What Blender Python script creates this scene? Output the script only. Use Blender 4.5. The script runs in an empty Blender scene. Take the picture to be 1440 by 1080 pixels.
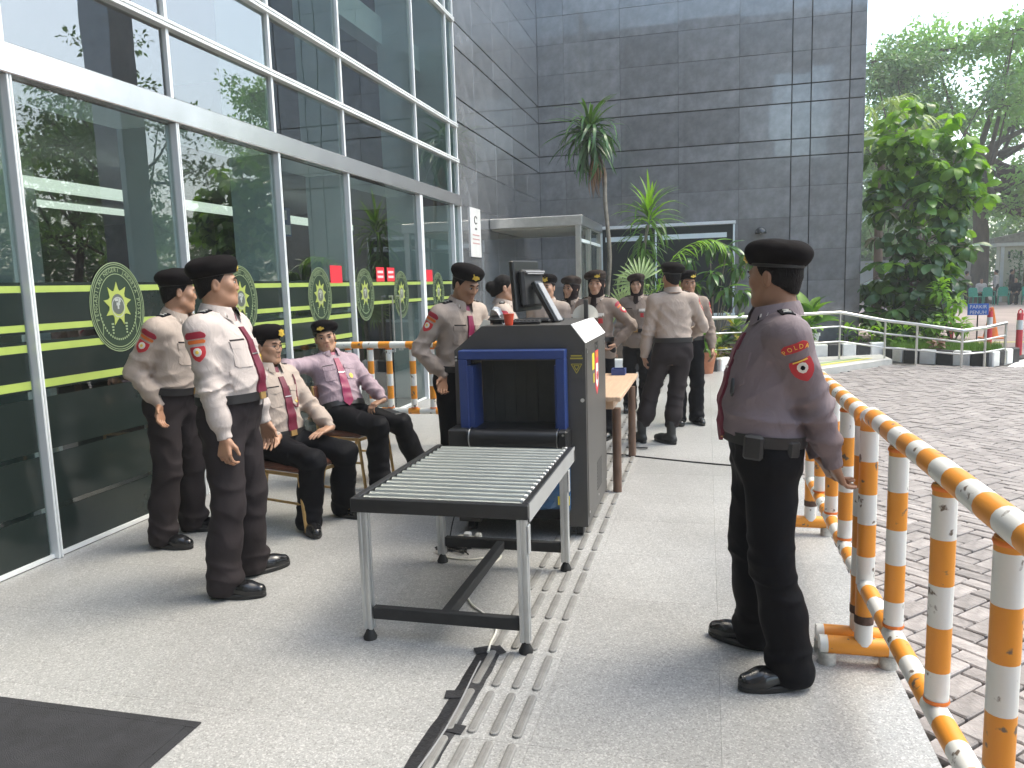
import bpy, bmesh, math, random
import numpy as np
from mathutils import Vector, Matrix
from mathutils.bvhtree import BVHTree

# ------------------------------------------------------------------ camera, light, exposure
S = bpy.context.scene
COL = S.collection
R = math.radians
random.seed(7)
RNG = np.random.default_rng(11)

cam_d = bpy.data.cameras.new('camera')
cam = bpy.data.objects.new('camera', cam_d)
COL.objects.link(cam)
S.camera = cam
cam_d.sensor_width = 36.0
cam_d.lens = 26.95
cam_d.clip_start = 0.05
cam_d.clip_end = 1500
CAMZ = 1.56
_yaw, _pit, _rol = .250838, .129020, -.030590
_fw = Vector((-math.sin(_yaw) * math.cos(_pit), math.cos(_yaw) * math.cos(_pit), -math.sin(_pit)))
_r0 = Vector((math.cos(_yaw), math.sin(_yaw), 0))
_u0 = _r0.cross(_fw)
_r = math.cos(_rol) * _r0 + math.sin(_rol) * _u0
_u = -math.sin(_rol) * _r0 + math.cos(_rol) * _u0
cam.matrix_world = Matrix(((_r.x, _u.x, -_fw.x, 0), (_r.y, _u.y, -_fw.y, 0), (_r.z, _u.z, -_fw.z, CAMZ), (0, 0, 0, 1)))

SUN_AZ, SUN_EL = R(62), R(58)
world = bpy.data.worlds.new('World')
S.world = world
world.use_nodes = True
wn = world.node_tree.nodes
wl = world.node_tree.links
sky = wn.new('ShaderNodeTexSky')
sky.sky_type = 'NISHITA'
sky.sun_disc = False
sky.sun_elevation = SUN_EL
sky.sun_rotation = SUN_AZ
sky.air_density = 1.0
sky.dust_density = 2.5
sky.ozone_density = 0.6
wl.new(sky.outputs[0], wn['Background'].inputs[0])
wn['Background'].inputs[1].default_value = 0.15

sun_d = bpy.data.lights.new('sun', 'SUN')
sun_d.energy = 0.42
sun_d.angle = R(24)
sun_d.color = (1.0, .985, .965)
sun = bpy.data.objects.new('sun', sun_d)
COL.objects.link(sun)
_sd = Vector((math.sin(SUN_AZ) * math.cos(SUN_EL), math.cos(SUN_AZ) * math.cos(SUN_EL), math.sin(SUN_EL)))
sun.rotation_euler = _sd.to_track_quat('Z', 'Y').to_euler()
sun.location = (0, 0, 60)

S.view_settings.view_transform = 'Standard'
S.view_settings.look = 'None'
S.view_settings.gamma = 1.0
S.view_settings.exposure = 2.05
S.view_settings.use_curve_mapping = False
try:
    S.view_settings.use_white_balance = True
    S.view_settings.white_balance_temperature = 7000
    S.view_settings.white_balance_tint = 2.5
except Exception:
    pass
try:
    S.cycles.max_bounces = 8
    S.cycles.transparent_max_bounces = 12
    S.cycles.sample_clamp_indirect = 6.0
    S.cycles.caustics_reflective = False
    S.cycles.caustics_refractive = False
except Exception:
    pass

# ------------------------------------------------------------------ materials
def lin(c):
    return tuple(((v / 255) / 12.92 if v / 255 <= .04045 else ((v / 255 + .055) / 1.055) ** 2.4) for v in c)

def mat(name, col, rough=.6, metal=0., var=0., vscale=8., bump=0., bscale=60., objvar=0., spec=.5, coat=0., trans=0., stretch=None, dist=0., bdist=.01):
    m = bpy.data.materials.new(name)
    m.use_nodes = True
    nt = m.node_tree
    n, l = nt.nodes, nt.links
    b = n['Principled BSDF']
    b.inputs['Base Color'].default_value = (*col, 1)
    b.inputs['Roughness'].default_value = rough
    b.inputs['Metallic'].default_value = metal
    b.inputs['Specular IOR Level'].default_value = spec
    b.inputs['Coat Weight'].default_value = coat
    b.inputs['Coat Roughness'].default_value = .03
    b.inputs['Coat IOR'].default_value = 1.7
    tc = n.new('ShaderNodeTexCoord')
    src = tc.outputs['Object']
    if stretch:
        mp = n.new('ShaderNodeMapping')
        mp.inputs['Scale'].default_value = stretch
        l.new(src, mp.inputs[0])
        src = mp.outputs[0]
    cur = None
    if var > 0:
        t = n.new('ShaderNodeTexNoise')
        t.inputs['Scale'].default_value = vscale
        t.inputs['Detail'].default_value = 6
        t.inputs['Roughness'].default_value = .6
        l.new(src, t.inputs['Vector'])
        r = n.new('ShaderNodeMapRange')
        r.inputs['From Min'].default_value = .3
        r.inputs['From Max'].default_value = .7
        r.inputs['To Min'].default_value = 1 - var
        r.inputs['To Max'].default_value = 1 + var
        l.new(t.outputs['Fac'], r.inputs['Value'])
        cur = r.outputs[0]
    if objvar > 0:
        oi = n.new('ShaderNodeObjectInfo')
        r2 = n.new('ShaderNodeMapRange')
        r2.inputs['To Min'].default_value = 1 - objvar
        r2.inputs['To Max'].default_value = 1 + objvar
        l.new(oi.outputs['Random'], r2.inputs['Value'])
        if cur is None:
            cur = r2.outputs[0]
        else:
            mm = n.new('ShaderNodeMath')
            mm.operation = 'MULTIPLY'
            l.new(cur, mm.inputs[0])
            l.new(r2.outputs[0], mm.inputs[1])
            cur = mm.outputs[0]
    if cur is not None:
        vm = n.new('ShaderNodeVectorMath')
        vm.operation = 'SCALE'
        vm.inputs[0].default_value = col
        l.new(cur, vm.inputs['Scale'])
        l.new(vm.outputs[0], b.inputs['Base Color'])
        m['colsock'] = 1
    if bump > 0:
        t2 = n.new('ShaderNodeTexNoise')
        t2.inputs['Scale'].default_value = bscale
        t2.inputs['Detail'].default_value = 4
        t2.inputs['Distortion'].default_value = dist
        l.new(src, t2.inputs['Vector'])
        bp = n.new('ShaderNodeBump')
        bp.inputs['Strength'].default_value = bump
        bp.inputs['Distance'].default_value = bdist
        l.new(t2.outputs['Fac'], bp.inputs['Height'])
        l.new(bp.outputs[0], b.inputs['Normal'])
    if trans > 0:
        tr = n.new('ShaderNodeBsdfTranslucent')
        mx = n.new('ShaderNodeMixShader')
        mx.inputs[0].default_value = trans
        if cur is not None:
            v2 = n.new('ShaderNodeVectorMath')
            v2.operation = 'MULTIPLY'
            l.new(vm.outputs[0], v2.inputs[0])
            v2.inputs[1].default_value = (1.5, 1.6, .7)
            l.new(v2.outputs[0], tr.inputs[0])
        else:
            tr.inputs[0].default_value = (col[0] * 1.5, col[1] * 1.6, col[2] * .7, 1)
        l.new(b.outputs[0], mx.inputs[1])
        l.new(tr.outputs[0], mx.inputs[2])
        l.new(mx.outputs[0], n['Material Output'].inputs[0])
    return m

def glass_mat(name, tint, ior=1.75, rough=0.0, wob=.0):
    m = bpy.data.materials.new(name)
    m.use_nodes = True
    nt = m.node_tree
    n, l = nt.nodes, nt.links
    n.remove(n['Principled BSDF'])
    tr = n.new('ShaderNodeBsdfTransparent')
    tr.inputs[0].default_value = (*tint, 1)
    gl = n.new('ShaderNodeBsdfGlossy')
    gl.inputs['Roughness'].default_value = rough
    fr = n.new('ShaderNodeFresnel')
    fr.inputs['IOR'].default_value = ior
    geo = n.new('ShaderNodeNewGeometry')
    inv = n.new('ShaderNodeMath'); inv.operation = 'SUBTRACT'; inv.inputs[0].default_value = 1
    l.new(geo.outputs['Backfacing'], inv.inputs[1])
    mul = n.new('ShaderNodeMath'); mul.operation = 'MULTIPLY'
    l.new(fr.outputs[0], mul.inputs[0]); l.new(inv.outputs[0], mul.inputs[1])
    mx = n.new('ShaderNodeMixShader')
    l.new(mul.outputs[0], mx.inputs[0])
    l.new(tr.outputs[0], mx.inputs[1])
    l.new(gl.outputs[0], mx.inputs[2])
    l.new(mx.outputs[0], n['Material Output'].inputs[0])
    if wob:
        tc = n.new('ShaderNodeTexCoord')
        t = n.new('ShaderNodeTexNoise')
        t.inputs['Scale'].default_value = 1.3
        bp = n.new('ShaderNodeBump')
        bp.inputs['Strength'].default_value = wob
        bp.inputs['Distance'].default_value = .02
        l.new(tc.outputs['Object'], t.inputs['Vector'])
        l.new(t.outputs['Fac'], bp.inputs['Height'])
        l.new(bp.outputs[0], gl.inputs['Normal'])
    return m

def emit_mat(name, col, s):
    m = bpy.data.materials.new(name)
    m.use_nodes = True
    b = m.node_tree.nodes['Principled BSDF']
    b.inputs['Base Color'].default_value = (*col, 1)
    b.inputs['Emission Color'].default_value = (*col, 1)
    b.inputs['Emission Strength'].default_value = s
    return m

def stripe_mat(name, axis, period, phase, c1, c2, duty=.5):
    m = bpy.data.materials.new(name)
    m.use_nodes = True
    nt = m.node_tree
    n, l = nt.nodes, nt.links
    b = n['Principled BSDF']
    b.inputs['Roughness'].default_value = .42
    tc = n.new('ShaderNodeTexCoord')
    sp = n.new('ShaderNodeSeparateXYZ')
    l.new(tc.outputs['Object'], sp.inputs[0])
    a = n.new('ShaderNodeMath'); a.operation = 'ADD'; a.inputs[1].default_value = phase
    l.new(sp.outputs[axis], a.inputs[0])
    d = n.new('ShaderNodeMath'); d.operation = 'DIVIDE'; d.inputs[1].default_value = period
    l.new(a.outputs[0], d.inputs[0])
    f = n.new('ShaderNodeMath'); f.operation = 'FRACT'
    l.new(d.outputs[0], f.inputs[0])
    g = n.new('ShaderNodeMath'); g.operation = 'GREATER_THAN'; g.inputs[1].default_value = duty
    l.new(f.outputs[0], g.inputs[0])
    mx = n.new('ShaderNodeMix'); mx.data_type = 'RGBA'
    mx.inputs[6].default_value = (*c1, 1)
    mx.inputs[7].default_value = (*c2, 1)
    l.new(g.outputs[0], mx.inputs[0])
    # chipped paint, scuffs
    t = n.new('ShaderNodeTexNoise'); t.inputs['Scale'].default_value = 22; t.inputs['Detail'].default_value = 8
    l.new(tc.outputs['Object'], t.inputs['Vector'])
    r = n.new('ShaderNodeValToRGB')
    r.color_ramp.elements[0].position = .635
    r.color_ramp.elements[1].position = .675
    l.new(t.outputs['Fac'], r.inputs[0])
    mx2 = n.new('ShaderNodeMix'); mx2.data_type = 'RGBA'
    l.new(r.outputs[0], mx2.inputs[0])
    l.new(mx.outputs[2], mx2.inputs[6])
    mx2.inputs[7].default_value = (.16, .12, .09, 1)
    l.new(mx2.outputs[2], b.inputs['Base Color'])
    return m

def terrazzo_mat(name):
    m = bpy.data.materials.new(name)
    m.use_nodes = True
    nt = m.node_tree
    n, l = nt.nodes, nt.links
    b = n['Principled BSDF']
    geo = n.new('ShaderNodeNewGeometry')
    base = (.385, .383, .375)
    def vor(scale, lo, hi):
        v = n.new('ShaderNodeTexVoronoi'); v.inputs['Scale'].default_value = scale
        l.new(geo.outputs['Position'], v.inputs['Vector'])
        sx = n.new('ShaderNodeSeparateColor')
        l.new(v.outputs['Color'], sx.inputs[0])
        r = n.new('ShaderNodeMapRange')
        r.inputs['From Min'].default_value = lo; r.inputs['From Max'].default_value = hi
        l.new(sx.outputs[0], r.inputs['Value'])
        return r.outputs[0]
    a = vor(240, .60, .72)
    c = vor(165, .80, .88)
    w = vor(170, .72, .8)
    def mixc(f, A, col, k):
        mm = n.new('ShaderNodeMath'); mm.operation = 'MULTIPLY'; mm.inputs[1].default_value = k
        l.new(f, mm.inputs[0])
        mx = n.new('ShaderNodeMix'); mx.data_type = 'RGBA'
        l.new(mm.outputs[0], mx.inputs[0])
        if isinstance(A, tuple):
            mx.inputs[6].default_value = (*A, 1)
        else:
            l.new(A, mx.inputs[6])
        mx.inputs[7].default_value = (*col, 1)
        return mx.outputs[2]
    x = mixc(w, base, (.58, .575, .56), .8)
    x = mixc(a, x, (.30, .29, .28), .45)
    x = mixc(c, x, (.16, .155, .15), .45)
    t = n.new('ShaderNodeTexNoise'); t.inputs['Scale'].default_value = .9; t.inputs['Detail'].default_value = 7
    l.new(geo.outputs['Position'], t.inputs['Vector'])
    r = n.new('ShaderNodeMapRange'); r.inputs['From Min'].default_value = .3; r.inputs['From Max'].default_value = .7
    r.inputs['To Min'].default_value = .84; r.inputs['To Max'].default_value = 1.1
    l.new(t.outputs['Fac'], r.inputs['Value'])
    oi = n.new('ShaderNodeObjectInfo')
    r2 = n.new('ShaderNodeMapRange'); r2.inputs['To Min'].default_value = .95; r2.inputs['To Max'].default_value = 1.04
    l.new(oi.outputs['Random'], r2.inputs['Value'])
    mm = n.new('ShaderNodeMath'); mm.operation = 'MULTIPLY'
    l.new(r.outputs[0], mm.inputs[0]); l.new(r2.outputs[0], mm.inputs[1])
    vm = n.new('ShaderNodeVectorMath'); vm.operation = 'SCALE'
    l.new(x, vm.inputs[0]); l.new(mm.outputs[0], vm.inputs['Scale'])
    l.new(vm.outputs[0], b.inputs['Base Color'])
    rr = n.new('ShaderNodeMapRange'); rr.inputs['To Min'].default_value = .2; rr.inputs['To Max'].default_value = .5
    l.new(t.outputs['Fac'], rr.inputs['Value'])
    l.new(rr.outputs[0], b.inputs['Roughness'])
    return m

M = {}
M['terrazzo'] = terrazzo_mat('terrazzo')
M['grout'] = mat('grout', (.30, .29, .28), .8)
M['paver'] = mat('paver', (.31, .282, .272), .75, var=.28, vscale=14, bump=.5, bscale=70, objvar=.22)
M['paver_far'] = mat('paver_far', (.31, .282, .272), .75, var=.3, vscale=5, bump=.5, bscale=70)
M['joint'] = mat('joint', (.055, .05, .045), .95)
M['asphalt'] = mat('asphalt', (.34, .27, .24), .9, var=.2, vscale=1.2, bump=.3, bscale=40)
M['ground'] = mat('ground_soil', (.16, .14, .11), .95, var=.3, vscale=.6)
M['soil'] = mat('soil', (.07, .05, .035), .95, var=.4, vscale=20, bump=.8, bscale=30)
M['grass'] = mat('grass_blade', (.10, .2, .03), .6, var=.35, vscale=3, trans=.3)
M['granite'] = mat('granite', (.190, .194, .202), .16, var=.30, vscale=3.2, bump=.015, bscale=4, objvar=.17, spec=.8, coat=1.0)
M['black_gap'] = mat('black_gap', (.012, .012, .014), .6)
M['white_al'] = mat('white_aluminium', (.80, .82, .82), .32, spec=.6, var=.05, vscale=3)
M['fin'] = mat('pale_fin', (.80, .88, .89), .45, var=.06, vscale=2)
M['steel_beam'] = mat('brushed_steel_beam', (.72, .70, .70), .26, metal=.85, var=.08, vscale=3, bump=.04, bscale=4)
M['steel'] = mat('stainless_steel', (.68, .68, .67), .28, metal=1., var=.08, vscale=10)
M['glass'] = glass_mat('facade_glass', (.76, .82, .80), 2.7, 0, .03)
M['upper_glass'] = glass_mat('upper_glass', (.66, .72, .71), 3.5, 0, .03)
M['clearglass'] = glass_mat('shelter_glass', (.86, .92, .9), 1.5)
M['film'] = mat('dark_film', (.018, .026, .024), .10, var=.15, vscale=1.2, spec=.55)
M['lime'] = mat('lime_stripe', (.36, .46, .11), .35, var=.06)
M['emb_line'] = mat('emblem_line', (.26, .33, .18), .4)
M['emb_film'] = mat('emblem_film', (.035, .055, .038), .18)
M['emb_gold'] = mat('emblem_gold', (.36, .42, .10), .4)
M['emb_grey'] = mat('emblem_grey', (.10, .11, .1), .4)
M['emb_white'] = mat('emblem_white', (.40, .42, .4), .4)
M['red_sign'] = mat('red_sign', (.72, .035, .055), .4)
M['white'] = mat('white_paint', (.80, .79, .77), .45, var=.05, vscale=6)
M['paper'] = mat('paper', (.82, .81, .80), .7)
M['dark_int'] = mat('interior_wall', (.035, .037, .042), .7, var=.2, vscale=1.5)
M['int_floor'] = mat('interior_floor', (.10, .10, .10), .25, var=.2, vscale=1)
M['int_col'] = mat('interior_column', (.42, .44, .47), .5)
M['int_lamp'] = emit_mat('ceiling_light', (.95, 1, 1), .30)
M['ceil'] = mat('ceiling', (.35, .36, .36), .7)
M['blue_sign'] = mat('blue_sign', (.03, .10, .30), .4)
M['black'] = mat('black_plastic', (.014, .014, .015), .38, var=.2, vscale=12)
M['black_matt'] = mat('black_matt', (.02, .02, .021), .7, var=.25, vscale=14)
M['rubber'] = mat('rubber', (.018, .018, .018), .6)
M['belt_black'] = mat('conveyor_belt', (.012, .012, .013), .34, bump=.08, bscale=200)
M['mat_floor'] = mat('floor_mat', (.045, .045, .05), .95, var=.25, vscale=9, bump=1., bscale=350)
M['scan_grey'] = mat('scanner_grey', (.070, .065, .060), .42, var=.12, vscale=5, bump=.08, bscale=300)
M['scan_blue'] = mat('scanner_blue', (.022, .050, .19), .38, var=.1, vscale=5)
M['scan_in'] = mat('scanner_curtain', (.028, .03, .026), .6, var=.3, vscale=6)
M['bag_blue'] = mat('blue_plastic_bag', (.05, .13, .26), .22, var=.35, vscale=9, bump=.6, bscale=14)
M['yellow'] = mat('yellow_label', (.75, .62, .03), .5)
M['cream'] = mat('cream_plastic', (.74, .70, .60), .45)
M['roller'] = mat('steel_roller', (.27, .29, .28), .36, metal=.75, var=.15, vscale=5, stretch=(1, 8, 8))
M['alu'] = mat('aluminium_profile', (.56, .57, .57), .34, metal=.75, var=.06, vscale=8)
M['wood'] = mat('table_wood', (.58, .40, .27), .45, var=.14, vscale=5, stretch=(12, 1, 1))
M['brown_leg'] = mat('brown_leg', (.13, .075, .05), .4, var=.15, vscale=8)
M['seat_brown'] = mat('brown_vinyl', (.14, .05, .03), .4, var=.2, vscale=12)
M['gold_metal'] = mat('gold_tube', (.52, .33, .13), .36, metal=.5, var=.15, vscale=12)
M['cable_w'] = mat('white_cable', (.72, .70, .64), .5)
M['cable_b'] = mat('black_cable', (.015, .015, .015), .5)
M['cable_g'] = mat('grey_cable', (.30, .30, .31), .5)
M['tape'] = mat('black_tape', (.022, .022, .025), .5, var=.3, vscale=18, bump=.5, bscale=45)
M['orange_red'] = mat('red_cup', (.62, .07, .03), .4)
M['terracotta'] = mat('terracotta', (.42, .16, .08), .7, var=.15, vscale=10)
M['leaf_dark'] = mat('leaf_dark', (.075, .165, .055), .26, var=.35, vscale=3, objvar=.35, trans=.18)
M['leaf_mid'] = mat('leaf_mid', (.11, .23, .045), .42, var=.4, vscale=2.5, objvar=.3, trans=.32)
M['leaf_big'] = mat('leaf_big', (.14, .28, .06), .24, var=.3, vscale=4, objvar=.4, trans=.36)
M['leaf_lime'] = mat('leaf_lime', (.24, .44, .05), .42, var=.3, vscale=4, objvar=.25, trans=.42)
M['leaf_far'] = mat('leaf_far', (.22, .37, .13), .5, var=.5, vscale=.55, trans=.34)
M['leaf_far2'] = mat('leaf_far2', (.14, .24, .11), .5, var=.5, vscale=.7, trans=.25)
M['leaf_brown'] = mat('leaf_dead', (.30, .15, .07), .7, var=.3)
M['leaf_pale'] = mat('leaf_pale', (.30, .40, .18), .45, var=.3, vscale=3, objvar=.25, trans=.3)
M['leaf_yellow'] = mat('leaf_variegated', (.42, .36, .05), .45, var=.4, vscale=8, objvar=.3, trans=.25)
M['bark'] = mat('bark', (.10, .075, .055), .9, var=.35, vscale=6, bump=.8, bscale=18, stretch=(1, 1, .25))
M['bark_pale'] = mat('bark_pale', (.30, .26, .21), .8, var=.3, vscale=9, bump=.5, bscale=25)
M['kerb_b'] = mat('kerb_black', (.028, .028, .03), .6, var=.3, vscale=6)
M['kerb_w'] = mat('kerb_white', (.78, .77, .74), .6, var=.12, vscale=6)
M['cone'] = mat('cone_orange', (.78, .20, .03), .5, var=.1)
M['boll_red'] = mat('bollard_red', (.72, .05, .07), .45, var=.08)
M['green_pl'] = mat('green_plastic', (.02, .26, .17), .42, var=.1)
M['gate_wall'] = mat('gate_wall', (.66, .62, .50), .8, var=.1, vscale=1)
M['grey_wall'] = mat('grey_wall', (.42, .43, .44), .8, var=.1, vscale=1)
M['yellow_paint'] = mat('yellow_road_paint', (.70, .66, .12), .6, var=.2, vscale=6)
M['blue_paint'] = mat('blue_road_paint', (.25, .38, .62), .6, var=.2, vscale=6)
M['white_road'] = mat('white_road_paint', (.72, .70, .68), .6, var=.15, vscale=3)
OR, WH = (.78, .30, .035), (.76, .76, .73)
M['str_y'] = stripe_mat('barrier_stripe_y', 1, .23, .05, OR, WH)
M['str_x'] = stripe_mat('barrier_stripe_x', 0, .29, .04, OR, WH, .42)
M['str_z'] = stripe_mat('barrier_stripe_z', 2, .27, .03, OR, WH)
M['str_zb'] = stripe_mat('barrier_stripe_z_far', 2, .40, .26, OR, WH)
M['foot_x'] = stripe_mat('barrier_foot_stripe', 0, .40, .135, OR, WH, .56)
# people
M['skin'] = mat('skin', (.36, .19, .115), .48, var=.10, vscale=14, bump=.05, bscale=120)
M['skin_d'] = mat('skin_tan', (.29, .15, .09), .48, var=.10, vscale=14)
M['skin_m'] = mat('skin_warm', (.42, .235, .15), .48, var=.10, vscale=14)
M['skin_f'] = mat('skin_fair', (.47, .27, .18), .48, var=.08, vscale=14)
M['lip'] = mat('lip', (.28, .10, .075), .4)
M['eye_w'] = mat('eye_white', (.62, .60, .57), .2)
M['iris'] = mat('iris', (.02, .012, .008), .15)
M['hair'] = mat('hair', (.012, .010, .010), .55, bump=.9, bscale=260, stretch=(1, 1, .35), spec=.10)
M['beret'] = mat('beret_felt', (.0065, .005, .0055), .85, var=.2, vscale=20, bump=.2, bscale=300, spec=.10)
M['beret_br'] = mat('beret_brown', (.040, .030, .026), .85, var=.2, vscale=20, bump=.2, bscale=300, spec=.10)
M['hijab'] = mat('hijab', (.020, .012, .012), .75, var=.2, vscale=12, spec=.10)
M['gold'] = mat('gold_badge', (.72, .50, .08), .35, metal=.35)
M['shirt_beige'] = mat('shirt_beige', (.50, .435, .405), .75, var=.05, vscale=9, bump=.26, bscale=11, dist=2.0, bdist=.03, stretch=(1, 1, .7), spec=.2)  # officers' shirt tones stand for one uniform under different light
M['shirt_tan'] = mat('shirt_tan', (.42, .345, .295), .75, var=.06, vscale=9, bump=.26, bscale=11, dist=2.0, bdist=.03, stretch=(1, 1, .7), spec=.2)
M['shirt_dim_lit'] = mat('shirt_dim_lit', (.35, .265, .30), .75, var=.06, vscale=9, bump=.26, bscale=11, dist=2.0, bdist=.03, stretch=(1, 1, .7), spec=.2)  # same uniform cloth, coloured for dimmer light on its wearer
M['shirt_shaded'] = mat('shirt_shaded', (.205, .165, .178), .7, var=.06, vscale=9, bump=.26, bscale=11, dist=2.0, bdist=.03, stretch=(1, 1, .7), spec=.2)  # same uniform cloth again, darkened in colour to stand for shade
M['shirt_brown'] = mat('shirt_brown', (.265, .21, .175), .75, var=.06, vscale=9, bump=.26, bscale=11, dist=2.0, bdist=.03, stretch=(1, 1, .7), spec=.2)
M['tr_black'] = mat('trousers_black', (.0055, .0055, .0075), .65, var=.15, vscale=9, bump=.18, bscale=9, dist=1.2, bdist=.02, stretch=(1, 1, .6), spec=.10)
M['tr_brown'] = mat('trousers_brown', (.030, .0245, .026), .7, var=.12, vscale=9, bump=.18, bscale=9, dist=1.2, bdist=.02, stretch=(1, 1, .6), spec=.10)
M['tie'] = mat('tie_maroon', (.135, .010, .030), .5, var=.15, vscale=30)
M['tie_pink'] = mat('tie_crimson', (.27, .015, .075), .45, var=.15, vscale=30)
M['shoe'] = mat('black_leather', (.010, .010, .011), .16, var=.1, vscale=10, bump=.08, bscale=30, spec=.6)
M['belt'] = mat('belt', (.016, .015, .016), .4)
M['patch_red'] = mat('patch_red', (.50, .025, .035), .6)
M['patch_dk'] = mat('patch_dark_red', (.33, .012, .035), .6)
M['patch_or'] = mat('patch_orange', (.70, .16, .03), .6)
M['patch_y'] = mat('patch_yellow', (.80, .55, .08), .6)
M['patch_w'] = mat('patch_white', (.74, .70, .64), .6)
M['lens'] = glass_mat('spectacle_lens', (.96, .96, .96), 1.35)
M['haze'] = None

# ------------------------------------------------------------------ object helpers
def tag(o, label=None, cat=None, group=None, kind=None):
    if label: o['label'] = label
    if cat: o['category'] = cat
    if group: o['group'] = group
    if kind: o['kind'] = kind
    return o

def thing(name, label, cat, loc=(0, 0, 0), rz=0, group=None):
    o = bpy.data.objects.new(name, None)
    o.empty_display_size = .2
    COL.objects.link(o)
    o.location = loc
    o.rotation_euler = (0, 0, rz)
    return tag(o, label, cat, group)

def origin_of(o):
    p = Vector((0, 0, 0))
    while o is not None:
        p += o.location
        o = o.parent
    return p

class MB:
    """collects geometry (world coordinates unless local=True at build)"""
    def __init__(s):
        s.v, s.f, s.mi = [], [], []
    def add(s, vs, fs, mi=0):
        k = len(s.v)
        s.v.extend([tuple(p) for p in vs])
        s.f.extend([tuple(i + k for i in f) for f in fs])
        s.mi.extend([mi] * len(fs))
        return s
    def box(s, c, d, bev=0., rot=None, mi=0):
        hx, hy, hz = d[0] / 2, d[1] / 2, d[2] / 2
        if bev <= 0:
            vs = [(x, y, z) for z in (-hz, hz) for y in (-hy, hy) for x in (-hx, hx)]
            fs = [(0, 2, 3, 1), (4, 5, 7, 6), (0, 1, 5, 4), (2, 6, 7, 3), (0, 4, 6, 2), (1, 3, 7, 5)]
        else:
            b = min(bev, hx * .95, hy * .95, hz * .95)
            vs, idx = [], {}
            for sx in (-1, 1):
                for sy in (-1, 1):
                    for sz in (-1, 1):
                        for a in range(3):
                            p = [sx * (hx - b), sy * (hy - b), sz * (hz - b)]
                            p[a] = (sx * hx, sy * hy, sz * hz)[a]
                            idx[(sx, sy, sz, a)] = len(vs)
                            vs.append(tuple(p))
            fs = []
            for a in range(3):
                u, w = (a + 1) % 3, (a + 2) % 3
                for sg in (-1, 1):
                    q = []
                    for su, sw in ((-1, -1), (1, -1), (1, 1), (-1, 1)):
                        t = [0, 0, 0]; t[a] = sg; t[u] = su; t[w] = sw
                        q.append(idx[(*t, a)])
                    fs.append(tuple(q if sg > 0 else q[::-1]))
            for a in range(3):
                u, w = (a + 1) % 3, (a + 2) % 3
                for su in (-1, 1):
                    for sw in (-1, 1):
                        t0 = [0, 0, 0]; t0[u] = su; t0[w] = sw
                        t1 = list(t0); t0[a] = -1; t1[a] = 1
                        q = [idx[(*t0, u)], idx[(*t1, u)], idx[(*t1, w)], idx[(*t0, w)]]
                        fs.append(tuple(q if su * sw < 0 else q[::-1]))
            for sx in (-1, 1):
                for sy in (-1, 1):
                    for sz in (-1, 1):
                        q = [idx[(sx, sy, sz, a)] for a in range(3)]
                        fs.append(tuple(q if sx * sy * sz > 0 else q[::-1]))
        if rot is not None:
            vs = [rot @ Vector(p) for p in vs]
        vs = [(p[0] + c[0], p[1] + c[1], p[2] + c[2]) for p in vs]
        return s.add(vs, fs, mi)
    def bx(s, x0, x1, y0, y1, z0, z1, bev=0., mi=0):
        return s.box(((x0 + x1) / 2, (y0 + y1) / 2, (z0 + z1) / 2), (x1 - x0, y1 - y0, z1 - z0), bev, None, mi)
    def tube(s, pts, r, n=10, cap=True, mi=0):
        pts = [Vector(p) for p in pts]
        rs = r if isinstance(r, (list, tuple)) else [r] * len(pts)
        vs, fs = [], []
        ref = None
        for i, p in enumerate(pts):
            if i == 0: d = pts[1] - p
            elif i == len(pts) - 1: d = p - pts[i - 1]
            else: d = (pts[i + 1] - p).normalized() + (p - pts[i - 1]).normalized()
            if d.length < 1e-9: d = Vector((0, 0, 1))
            d.normalize()
            if ref is None:
                ref = d.orthogonal().normalized()
            a = ref - d * ref.dot(d)
            if a.length < 1e-6: a = d.orthogonal()
            a.normalize(); ref = a
            b = d.cross(a)
            for k in range(n):
                t = 2 * math.pi * k / n
                vs.append(p + (a * math.cos(t) + b * math.sin(t)) * rs[i])
        for i in range(len(pts) - 1):
            for k in range(n):
                k2 = (k + 1) % n
                fs.append((i * n + k, i * n + k2, (i + 1) * n + k2, (i + 1) * n + k))
        if cap:
            fs.append(tuple(range(n))[::-1])
            fs.append(tuple((len(pts) - 1) * n + k for k in range(n)))
        return s.add(vs, fs, mi)
    def lathe(s, prof, c=(0, 0, 0), n=20, mi=0, cap=True):
        vs, fs = [], []
        for r, z in prof:
            for k in range(n):
                t = 2 * math.pi * k / n
                vs.append((c[0] + r * math.cos(t), c[1] + r * math.sin(t), c[2] + z))
        m = len(prof)
        for i in range(m - 1):
            for k in range(n):
                k2 = (k + 1) % n
                fs.append((i * n + k, i * n + k2, (i + 1) * n + k2, (i + 1) * n + k))
        if cap:
            fs.append(tuple(range(n))[::-1])
            fs.append(tuple((m - 1) * n + k for k in range(n)))
        return s.add(vs, fs, mi)
    def prism(s, poly, o, ux, uy, un, t, mi=0):
        """polygon (2d) in the plane (ux,uy) at o, extruded by t along un"""
        o, ux, uy, un = Vector(o), Vector(ux), Vector(uy), Vector(un)
        n = len(poly)
        vs = [o + ux * p[0] + uy * p[1] for p in poly] + [o + ux * p[0] + uy * p[1] + un * t for p in poly]
        fs = [tuple(range(n))[::-1], tuple(range(n, 2 * n))]
        fs += [(i, (i + 1) % n, n + (i + 1) % n, n + i) for i in range(n)]
        return s.add(vs, fs, mi)
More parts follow.
